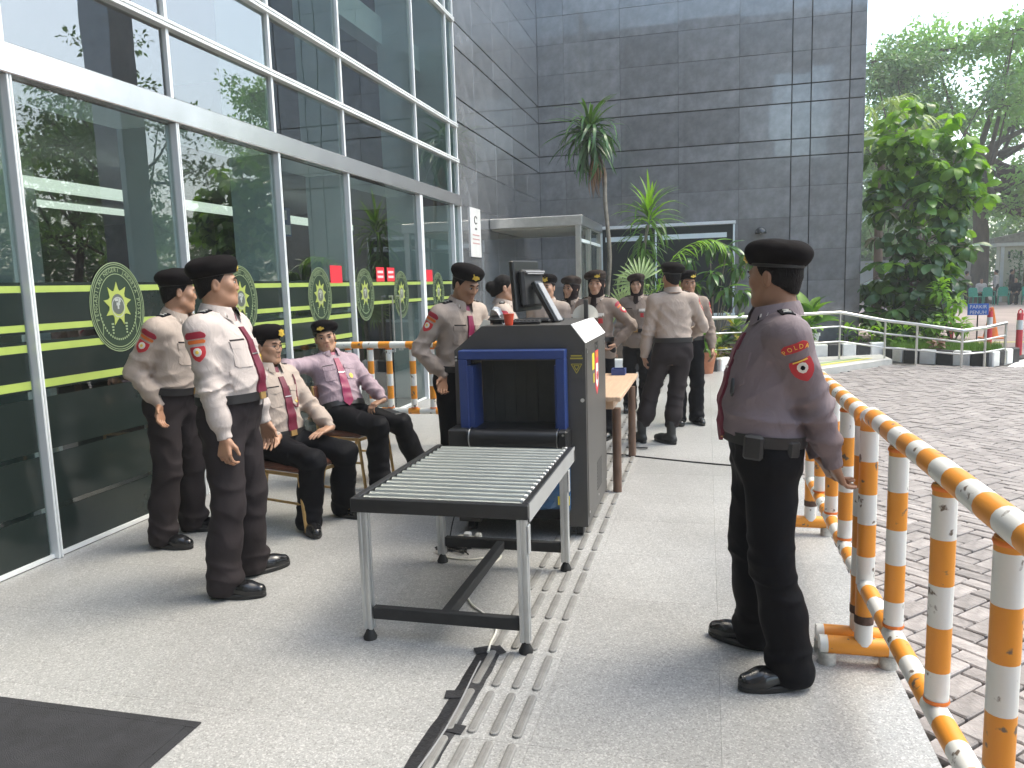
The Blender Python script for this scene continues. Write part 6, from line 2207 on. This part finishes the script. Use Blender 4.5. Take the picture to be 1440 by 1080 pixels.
    for sd in patches:
        el, wr, d, nn, c, sg = arm[sd]
        ax = nrm(el - sh[sd])
        outv = ri * sg * 1.0 + fo * .12
        outv = nrm(outv - ax * (outv @ ax))
        uy = -ax; ux = nrm(np.cross(uy, outv))
        cc = sh[sd] + ax * .075
        if patches.islower(): pass
        big = details >= 3
        tm = M['patch_red'] if big else M['patch_dk']
        if details >= 2:
            tmo = drape('sleeve_patch', tm, cc + uy * .048, ux, uy, -outv, [(-.014, -.044, .044), (-.004, -.050, .050), (.008, -.047, .047), (.018, -.034, .034)], 7)
            if not big:
                drape('sleeve_patch', M['patch_or'], cc + uy * .018, ux, uy, -outv, [(-.008, -.038, .038), (.002, -.043, .043), (.010, -.036, .036)], 6)
        sh_rows = [(-.052, -.003, .003), (-.042, -.018, .018), (-.028, -.030, .030), (-.010, -.036, .036), (.012, -.036, .036), (.022, -.033, .033)]
        k_ = 1.15 if big else 1.0
        po = drape('sleeve_patch', M['patch_red'] if details >= 2 else M['patch_red'], cc - uy * .026, ux, uy, -outv, [(a * k_, b * k_, e * k_) for a, b, e in sh_rows], 6)
        drape('patch_centre', M['patch_w'], cc - uy * .030, ux, uy, -outv, [(-.022, -.006, .006), (-.012, -.017, .017), (0, -.020, .020), (.012, -.016, .016), (.019, -.006, .006)], 5, .0062, po)
        drape('patch_centre', M['patch_y'] if not big else M['tr_black'], cc - uy * .032, ux, uy, -outv, [(-.008, -.004, .004), (0, -.009, .009), (.009, -.004, .004)], 4, .0085, po)
        if big:
            word('patch_lettering', M['patch_y'], 'POLDA', cc + uy * .052, ux, uy, -outv, .0215, .0068, tmo, 6.)
            drape('patch_arc', M['patch_y'], cc - uy * .004, ux, uy, -outv, [(-.0025, -.028, .028), (.0025, -.026, .026)], 6, .0062, po)
    if details >= 2:
        for sd in epaul:
            sg = 1 if sd == 'R' else -1
            c = tp(sg * (.118 * wf), -.004, .47)
            ux = nrm((sh[sd] - tp(sg * .06, 0, .47))); uy = nrm(np.cross(up, ux))
            e_ = drape('epaulette', M['tr_black'], c, uy, ux, -up, rect(.048, .088), 4, .006)
            drape('epaulette_mark', M['patch_w'], c + ux * .018, uy, ux, -up, [(-.003, -.014, .014), (.003, -.014, .014)], 3, .0095, e_)
            drape('epaulette_mark', M['patch_w'], c - ux * .006, uy, ux, -up, [(-.003, -.012, .012), (.003, -.008, .008)], 3, .0095, e_)
        # pockets, flap, name strip
        for g in (-1, 1):
            c = tp(g * .085 * wf, .0, .315)
            drape('pocket', M[shirt], c - up * .020, ri, up, -fo, [(-.055, -.036, .036), (-.045, -.046, .046), (.055, -.046, .046)], 5, .0055)
            drape('pocket_flap', M[shirt], c + up * .038, ri, up, -fo, [(-.024, -.006, .006), (-.016, -.049, .049), (.018, -.049, .049)], 5, .0085)
        if tag_side:
            drape('name_strip', M['tr_brown'], tp(tag_side * .086 * wf, 0, .372), ri, up, -fo, rect(.080, .016, 2), 5, .0065)
        if veil:
            drape('chest_badge', M['patch_w'], tp(-.086 * wf, 0, .352), ri, up, -fo, rect(.07, .034, 2), 4, .0085)
            drape('chest_badge', M['patch_red'], tp(-.086 * wf, 0, .29), ri, up, -fo, rect(.04, .05, 2), 4, .0095)
        elif details >= 2 and not fem:
            drape('chest_badge', M['gold'], tp(-tag_side * .08 if tag_side else .08, 0, .27), ri, up, -fo, [(-.022, -.006, .006), (-.010, -.018, .018), (.008, -.018, .018), (.020, -.007, .007)], 4, .008)
    # button placket
    if True:
        drape('placket', M[shirt], tp(0, 0, .235), ri, up, -fo, rect(.030, .40, 14), 3, .0045)
    # collar
    mb = MB(); n_ = 30
    rows = ((.062, .0, .012), (.066, .036, .0), (.073, .038, .0), (.086, .012, .0), (.096, -.016, .006))
    for ri_, (r_, z_, fo_) in enumerate(rows):
        for k in range(n_ + 1):
            t = R(18) + (2 * math.pi - R(36)) * k / n_
            dip = .5 + .5 * math.cos(t)
            pnt = max(0, dip - .82) * (2.2 if ri_ == len(rows) - 1 else 0)
            zz = z_ - .034 * dip ** 1.5 - pnt * .06
            rr = r_ + f_ * .22 + .006 * dip
            mb.v.append(tuple(nb + hu * 0 + ri * rr * math.sin(t) + fo * (rr * math.cos(t) * 1.02 + .012 + .01 * dip) + up * (zz + .018)))
    for l_ in range(len(rows) - 1):
        for k in range(n_):
            a = l_ * (n_ + 1) + k; mb.f.append((a, a + n_ + 1, a + n_ + 2, a + 1)); mb.mi.append(0)
    co = part('collar', mb, M[shirt])
    if details >= 2:
        for g in (-1, 1):
            a = np.array(mb.v[4 * (n_ + 1) + (2 if g > 0 else n_ - 2)]) / s; b = np.array(mb.v[2 * (n_ + 1) + (2 if g > 0 else n_ - 2)]) / s
            a2 = np.array(mb.v[4 * (n_ + 1) + (5 if g > 0 else n_ - 5)]) / s; b2 = np.array(mb.v[2 * (n_ + 1) + (5 if g > 0 else n_ - 5)]) / s
            nv = nrm(np.cross(a2 - a, b - a)); nv = nv if nv @ (fo + ri * g * .7) > 0 else -nv
            def lerp2(u, v_): return (a * (1 - u) + a2 * u) * (1 - v_) + (b * (1 - u) + b2 * u) * v_ + nv * .003
            q2 = MB().add([lerp2(.05, .1), lerp2(.85, .1), lerp2(.85, .62), lerp2(.05, .62)], [(0, 1, 2, 3)])
            po = part('collar_patch', q2, M['tr_black'], co)
            q2 = MB().add([lerp2(.18, .25) + nv * .002, lerp2(.72, .25) + nv * .002, lerp2(.72, .47) + nv * .002, lerp2(.18, .47) + nv * .002], [(0, 1, 2, 3)])
            part('collar_mark', q2, M['patch_w'], po)
    if tie:
        rows = []
        L0, L1 = .488, belt_t - .035
        n_ = 20
        rows = [(L1 + .0, -.004, .004)] + [(L1 + .035 + (L0 - .05 - L1 - .035) * i / n_, -(.040 - .020 * i / n_), (.040 - .020 * i / n_)) for i in range(n_ + 1)]
        to = drape('tie', M[tie], tp(0, 0, 0), ri, up, -fo, rows, 5, .011, root, .005)
        mb = MB()
        kc = tp(0, .080, .487)
        mb.prism([(-.020, .020), (.020, .020), (.013, -.026), (-.013, -.026)], kc - fo * .02, ri, nrm(up + fo * -.35), fo, .026)
        part('tie_knot', mb, M[tie], to)
        drape('tie_clip', M['steel'], tp(0, 0, .30), ri, up, -fo, rect(.052, .006, 1), 3, .0155, to)
    if details >= 3:
        p_ = tp(-.105, 0, .235) + fo * .27
        hit = bvh.ray_cast(Vector(p_), Vector(-fo), .6)
        if hit[0] is not None:
            q_ = np.array(hit[0]) + fo * .012
            part('key_clip', MB().tube([q_ + up * .03 + ri * .0, q_ + up * .005 - ri * .012, q_ - up * .022 - ri * .014, q_ - up * .034, q_ - up * .022 + ri * .014, q_ + up * .005 + ri * .010, q_ + up * .03], .0055, 6), M['belt'], shirt_o)
    if cord:
        sg = 1 if cord == 'R' else -1
        pts = []
        for u in np.linspace(0, 1, 14):
            p = tp(sg * (.135 - .10 * u), 0, .44 - .20 * u - .10 * math.sin(math.pi * u)) - fo * -.25
            hit = bvh.ray_cast(Vector(p), Vector(-fo), .5)
            pts.append(Vector(p) + Vector(-fo) * ((hit[3] if hit[0] is not None else .25) - .008))
        mb = MB().tube(pts, .0055, 6)
        part('lanyard', mb, M['tie'])
    root['_tp'] = 0
    del root['_tp']
    return root

# ------------------------------------------------------------------ the officers
def wfeet(loc, yaw, H, **kw):
    """world ankle and toe points -> local feet"""
    s = H / 1.70
    out = {}
    for sd, (a, t) in kw.items():
        c, n_ = math.cos(-yaw), math.sin(-yaw)
        def L(p): 
            x, y = p[0] - loc[0], p[1] - loc[1]
            return (x * c - y * n_) / s, (x * n_ + y * c) / s
        ax, ay = L(a); tx, ty = L(t)
        out[sd] = (ax, ay, math.atan2(-(tx - ax), ty - ay))
    return out

# foreground officer with clasped hands
lo = (.225, 3.09, 0); yw = R(98); h = 1.67
person('police officer nearest the camera, hands clasped behind his back, looking away, uniform shirt coloured darker for shade', lo, yw, h, 'shirt_shaded', 'tr_black', 'police officers on the porch',
       hands={'L': dict(p=(-.09, -.235, .86), d=(.45, -.40, -.80), n=(.1, -.9, .35), c=.35, pole=(-1, -.75, 0)), 'R': dict(p=(.05, -.235, .83), d=(-.5, -.38, -.75), n=(0, -1, .2), c=.5, pole=(1, -.6, 0))},
       feet=wfeet(lo, yw, h, L=((.315, 2.945), (.14, 2.87)), R=((.205, 3.245), (.03, 3.325))), lean=R(-4), head=(R(-40), R(2), 0), fat=.014, belly=.055, skin='skin_d', tie='tie', patches='L', details=3,
       vox=.005, cv=.0065, tag_side=0, seed=2, belt_t=.04, hat_tilt=.8, badge=True, beret_m='beret')
# left pair
lo = (-2.42, 3.47, 0); yw = R(-84); h = 1.72
person('police officer in front of his colleague by the glass, big belly, red lanyard, arm hanging', lo, yw, h, 'shirt_beige', 'tr_brown', 'police officers on the porch',
       hands={'R': dict(w=(-2.335, 3.30, .83), d=(.35, .1, -1), n=(-.9, .2, 0), c=.75, pole=(.45, -1, 0)), 'L': dict(p=(-.26, .06, .83), pole=(-.4, -1, 0))},
       feet=wfeet(lo, yw, h, R=((-2.42, 3.315), (-2.21, 3.35)), L=((-2.46, 3.62), (-2.34, 3.77))), lean=R(-2), head=(R(28), R(-2), 0), fat=.010, belly=.062, tie='tie', patches='R', details=2,
       vox=.0055, cv=.007, seed=3, belt_t=.085, hat_tilt=.7)
lo = (-3.24, 4.08, 0); yw = R(-88); h = 1.69
person('police officer half hidden behind the first one, one hand in his trouser pocket', lo, yw, h, 'shirt_tan', 'tr_brown', 'police officers on the porch',
       hands={'R': dict(w=(-3.20, 3.92, .90), d=(.55, .25, -.8), n=(0, 1, .1), c=.35, pole=(.35, -1, -.1)), 'L': dict(p=(-.26, .08, .80))},
       feet=wfeet(lo, yw, h, R=((-3.29, 3.945), (-3.08, 3.935)), L=((-3.31, 4.26), (-3.11, 4.33))), lean=R(9), head=(R(42), R(4), 0), fat=.012, belly=.035, patches='R', details=2,
       vox=.006, cv=.0075, seed=4, belt_t=.07, hat_tilt=.8)
# seated men
lo = (-2.80, 4.565, 0); yw = R(-106); h = 1.68
person('seated police officer wearing glasses, both hands resting on his thighs', lo, yw, h, 'shirt_tan', 'tr_black', 'police officers on the porch',
       pelvis=(0, -.02, .56), seated=True, lean=R(-7), hands={'R': dict(w=(-2.70, 4.37, .625), d=(.95, .05, -.2), n=(0, .1, -1), c=.10, pole=(.6, -1, -.4)), 'L': dict(w=(-2.46, 4.64, .640), d=(.9, -.1, -.15), n=(0, 0, -1), c=.16, pole=(-.7, -.8, -.4))},
       feet=wfeet(lo, yw, h, R=((-2.52, 4.38), (-2.42, 4.27)), L=((-2.44, 4.72), (-2.27, 4.68))), head=(R(8), R(2), 0), fat=.008, belly=.028, skin='skin_m', tie='tie', patches='R', details=2, glasses=True,
       vox=.0055, cv=.007, seed=5, belt_t=.05, hat_tilt=.5, cord='L')
lo = (-2.86, 5.64, 0); yw = R(-100); h = 1.70
person('seated police officer leaning back in a crimson tie, uniform shirt coloured for dimmer light, looking at the camera', lo, yw, h, 'shirt_dim_lit', 'tr_black', 'police officers on the porch',
       pelvis=(0, -.02, .56), seated=True, lean=R(-24), tyaw=R(-30), hands={'L': dict(w=(-2.44, 5.60, .615), d=(.8, -.5, -.35), n=(-.1, 0, -1), c=.55, pole=(-.7, -.6, -.5)), 'R': dict(w=(-3.04, 5.14, .93), d=(.3, -.6, -.5), n=(0, 0, -1), c=.4, pole=(.5, -.6, .2))},
       feet=wfeet(lo, yw, h, R=((-2.48, 5.42), (-2.28, 5.34)), L=((-2.34, 5.92), (-2.14, 5.93))), head=(R(-20), R(-2), R(8)), fat=.010, belly=.04, skin='skin_m', tie='tie_pink', patches='R', details=2,
       vox=.0055, cv=.007, seed=6, belt_t=.05, hat_tilt=-.8)
ph = MB().box((-2.395, 5.53, .600), (.15, .072, .009), .004, Matrix.Rotation(R(-25), 3, 'Z') @ Matrix.Rotation(R(10), 3, 'Y'))
tag(ph.build('phone', M['black']), 'dark phone held on the thigh of the leaning back officer', 'phone')
# operator behind the scanner
lo = (-1.755, 5.26, 0); yw = R(-122); h = 1.70
person('police officer behind the scanner looking down, hand on his hip, crimson tie', lo, yw, h, 'shirt_tan', 'tr_black', 'police officers on the porch',
       hands={'R': dict(w=(-1.80, 5.10, .93), d=(.45, .25, -.85), n=(.2, .6, 0), c=.5, pole=(.9, -.7, 0)), 'L': dict(w=(-1.42, 5.32, 1.20), d=(.9, -.2, .1), n=(0, 0, -1), c=.2, pole=(-.6, -.2, -.8))},
       lean=R(7), head=(R(6), R(22), 0), tie='tie_pink', patches='R', details=2, vox=.0055, cv=.0075, seed=7, belt_t=.06, hat_tilt=-.8)
# group farther back
G2 = 'police officers gathered behind the scanner'
person('police woman with black hair in a bun behind the monitor, facing the wall', (-1.74, 6.55, 0), R(-76), 1.64, 'shirt_tan', 'tr_black', G2, hat='none', bun=True, fem=True, patches='R', details=2,
       vox=.007, cv=.009, seed=8, skin='skin_f', head=(R(6), R(6), 0), hands={'R': dict(p=(.22, .20, .95), pole=(.6, -1, 0)), 'L': dict(p=(-.2, .2, .98), pole=(-.6, -1, 0))}, tag_side=1)
person('police officer mostly hidden behind the monitor, only half the face showing', (-1.55, 7.6, 0), R(172), 1.62, 'shirt_tan', 'tr_black', G2, skin='skin_f', details=1, vox=.008, cv=.010, seed=9, patches='', hat_tilt=.5)
person('veiled police woman left of the glass shelter post, face turned to the left', (-1.43, 8.35, 0), R(164), 1.60, 'shirt_brown', 'tr_black', G2, hat='beret', veil=True, fem=True, untucked=True, skin='skin_f', details=2, vox=.0075, cv=.0095, seed=10,
       patches='L', beret_m='beret_br', head=(R(-14), 0, 0), badge=False)
person('veiled police woman in front of the glass shelter post, hand on her hip', (-1.06, 7.62, 0), R(170), 1.645, 'shirt_brown', 'tr_black', G2, hat='beret', veil=True, fem=True, untucked=True, skin='skin_f', details=2, vox=.007, cv=.009, seed=11,
       patches='L', beret_m='beret_br', hands={'L': dict(p=(-.21, .06, .98), d=(.5, .5, -.5), n=(.7, .5, 0), c=.6, pole=(-1, -.5, 0)), 'R': dict(p=(.24, .06, .84))}, head=(R(6), 0, 0))
person('veiled police woman standing before the fan palm, arms hanging, dark belt over her shirt', (-.80, 9.2, 0), R(176), 1.615, 'shirt_brown', 'tr_black', G2, hat='beret', veil=True, fem=True, untucked=True, skin='skin_f', details=2, vox=.0075, cv=.0095, seed=12,
       patches='L', beret_m='beret_br', badge=False, hands={'R': dict(p=(.27, .05, .82)), 'L': dict(p=(-.25, .0, .84))})
lo = (-.31, 7.42, 0); yw = R(14); h = 1.69
person('police officer seen from behind in black boots, legs apart, talking to the group', lo, yw, h, 'shirt_tan', 'tr_brown', G2, details=2, vox=.0065, cv=.008, seed=13, patches='R', boots=True, beret_m='beret',
       hands={'L': dict(p=(-.275, .07, .80), d=(.15, .25, -1), n=(.9, 0, 0), c=.6, pole=(-.5, -1, 0)), 'R': dict(p=(.17, .25, 1.0), pole=(.9, -.8, 0))}, feet=wfeet(lo, yw, h, L=((-.62, 7.40), (-.74, 7.56)), R=((-.34, 7.37), (-.47, 7.50))), head=(R(14), R(2), 0), fat=.004, hat_tilt=.7, lean=R(2), belt_t=.07)
person('police officer almost hidden behind the one in black boots, sleeve badge showing', (-.20, 8.45, 0), R(196), 1.62, 'shirt_brown', 'tr_black', G2, details=2, vox=.0075, cv=.0095, seed=14, patches='L',
       hands={'L': dict(p=(-.25, .10, .86), pole=(-.8, -1, 0)), 'R': dict(p=(.2, .2, 1.0))}, head=(R(0), R(4), 0))

# ================================================================== THE CROWD AT THE FAR EDGE OF THE PARKING LOT
def green_chair(label, loc, rz):
    t = thing('plastic_chair', label, 'chair', loc, rz, 'green plastic chairs of the far crowd')
    def B(nm, mb): return mb.build(nm, M['green_pl'], t, False, local=True)
    B('seat', MB().box((0, 0, .43), (.46, .44, .03), .01))
    B('backrest', MB().prism([(-.22, .0), (.22, .0), (.20, .38), (.12, .44), (-.12, .44), (-.20, .38)], (0, -.22, .43), (1, 0, 0), (0, -.16, .98), (0, -1, 0), .025))
    for x in (-.2, .2):
        for y in (-.2, .2):
            B('leg', MB().tube([(x, y, .43), (x * 1.15, y * 1.15, 0)], [.024, .018], 6))
        B('armrest', MB().tube([(x * 1.15, -.2, .66), (x * 1.2, .15, .66), (x * 1.15, .2, .43)], .018, 6))
    return t
GZ = -.134
for i, (x, y, rz) in enumerate(((12.55, 41.5, 3.3), (13.9, 42.0, 2.9), (14.9, 41.6, 3.5), (15.5, 42.2, 2.6), (16.1, 41.5, 3.1))):
    green_chair(('green plastic chair just behind the blue parking sign', 'green plastic chair before the thick tree trunk', 'green plastic chair right of the trunk, beside a seated man', 'green plastic chair before the cream gate wall', 'rightmost green plastic chair at the picture edge')[i], (x, y, GZ), rz)
tb_ = thing('dark_table', 'long table with a black cloth left of the green chairs', 'table', (11.4, 42.5, GZ))
MB().bx(9.9, 12.2, 42.2, 43.0, GZ + .71, GZ + .75).build('table_top', M['white'], tb_)
MB().bx(9.95, 12.15, 42.25, 42.95, GZ + .02, GZ + .705).build('cloth', M['tr_black'], tb_)
G3 = 'people gathered at the far edge of the parking lot'
def crowd(label, loc, yaw, sit, shirt, seed, trou='tr_black'):
    kw = dict(tiny=True, vox=.016, cv=.018, details=0, patches='', hat='none', seed=seed)
    if sit:
        f = {'R': (.13, .42, -.1), 'L': (-.13, .42, .1)}
        return person(label, loc, yaw, 1.66, shirt, trou, G3, pelvis=(0, 0, .55), seated=True, feet=f, hands={'R': dict(p=(.16, .30, .62), pole=(.6, -1, -.4)), 'L': dict(p=(-.16, .30, .62), pole=(-.6, -1, -.4))}, **kw)
    return person(label, loc, yaw, 1.68, shirt, trou, G3, **kw)
crowd('standing person in a pale shirt left of the thick tree trunk', (12.75, 43.6, GZ), R(-60), False, 'shirt_brown', 31)
crowd('standing person in a white shirt with a dark bag before the tree trunk', (14.0, 43.4, GZ), R(70), False, 'shirt_beige', 32)
crowd('seated person left of the standing pair, behind the black table', (11.5, 43.4, GZ), R(180), True, 'shirt_tan', 33)
crowd('seated person between the two standing people', (13.2, 42.9, GZ), R(175), True, 'shirt_beige', 34)
crowd('seated person in dark clothes right of the trunk', (14.55, 42.4, GZ), R(150), True, 'tr_black', 35)
crowd('seated person in a pale shirt at the right picture edge', (15.75, 42.9, GZ), R(170), True, 'shirt_beige', 36)
crowd('standing person in dark clothes before the gate wall', (15.0, 44.3, GZ), R(-120), False, 'tr_brown', 37)
crowd('seated person in a pale shirt left of the black table end', (10.6, 43.5, GZ), R(190), True, 'shirt_beige', 38)
crowd('seated person in beige facing the table, right of the standing pair', (16.6, 43.3, GZ), R(200), True, 'shirt_tan', 39)
green_chair('green plastic chair left of the white shirted standing person', (13.2, 41.8, GZ), 3.0)
o = Vector((15.35, 45.0, GZ))
t = thing('shrub', 'slim dark shrub against the cream gate wall', 'shrub', o)
for k in range(5):
    MB().tube([(15.35 + .2 * k, 45, GZ), (15.35 + .22 * k, 45, 1.6 + .2 * (k % 2))], .03, 5).build('stem', M['bark'], t)
mb = MB(); rgx = random.Random(4)
for k in range(22):
    leafcloud(mb, (15.3 + rgx.uniform(-.2, 1.3), 45 + rgx.uniform(-.2, .2), 1.5 + rgx.uniform(-1.0, .9)), .35, 40, .16, rgx)
mb.build('foliage', M['leaf_far2'], t)['kind'] = 'stuff'

# ------------------------------------------------------------------ air
hm = bpy.data.materials.new('haze_air')
hm.use_nodes = True
hn = hm.node_tree.nodes
hn.remove(hn['Principled BSDF'])
pv = hn.new('ShaderNodeVolumePrincipled')
pv.inputs['Color'].default_value = (.93, .96, .97, 1)
pv.inputs['Density'].default_value = .0026
pv.inputs['Anisotropy'].default_value = .2
hm.node_tree.links.new(pv.outputs[0], hn['Material Output'].inputs['Volume'])
hz = MB().bx(-230, 300, -230, 360, -1.6, 36).build('haze', hm)
hz['kind'] = 'stuff'
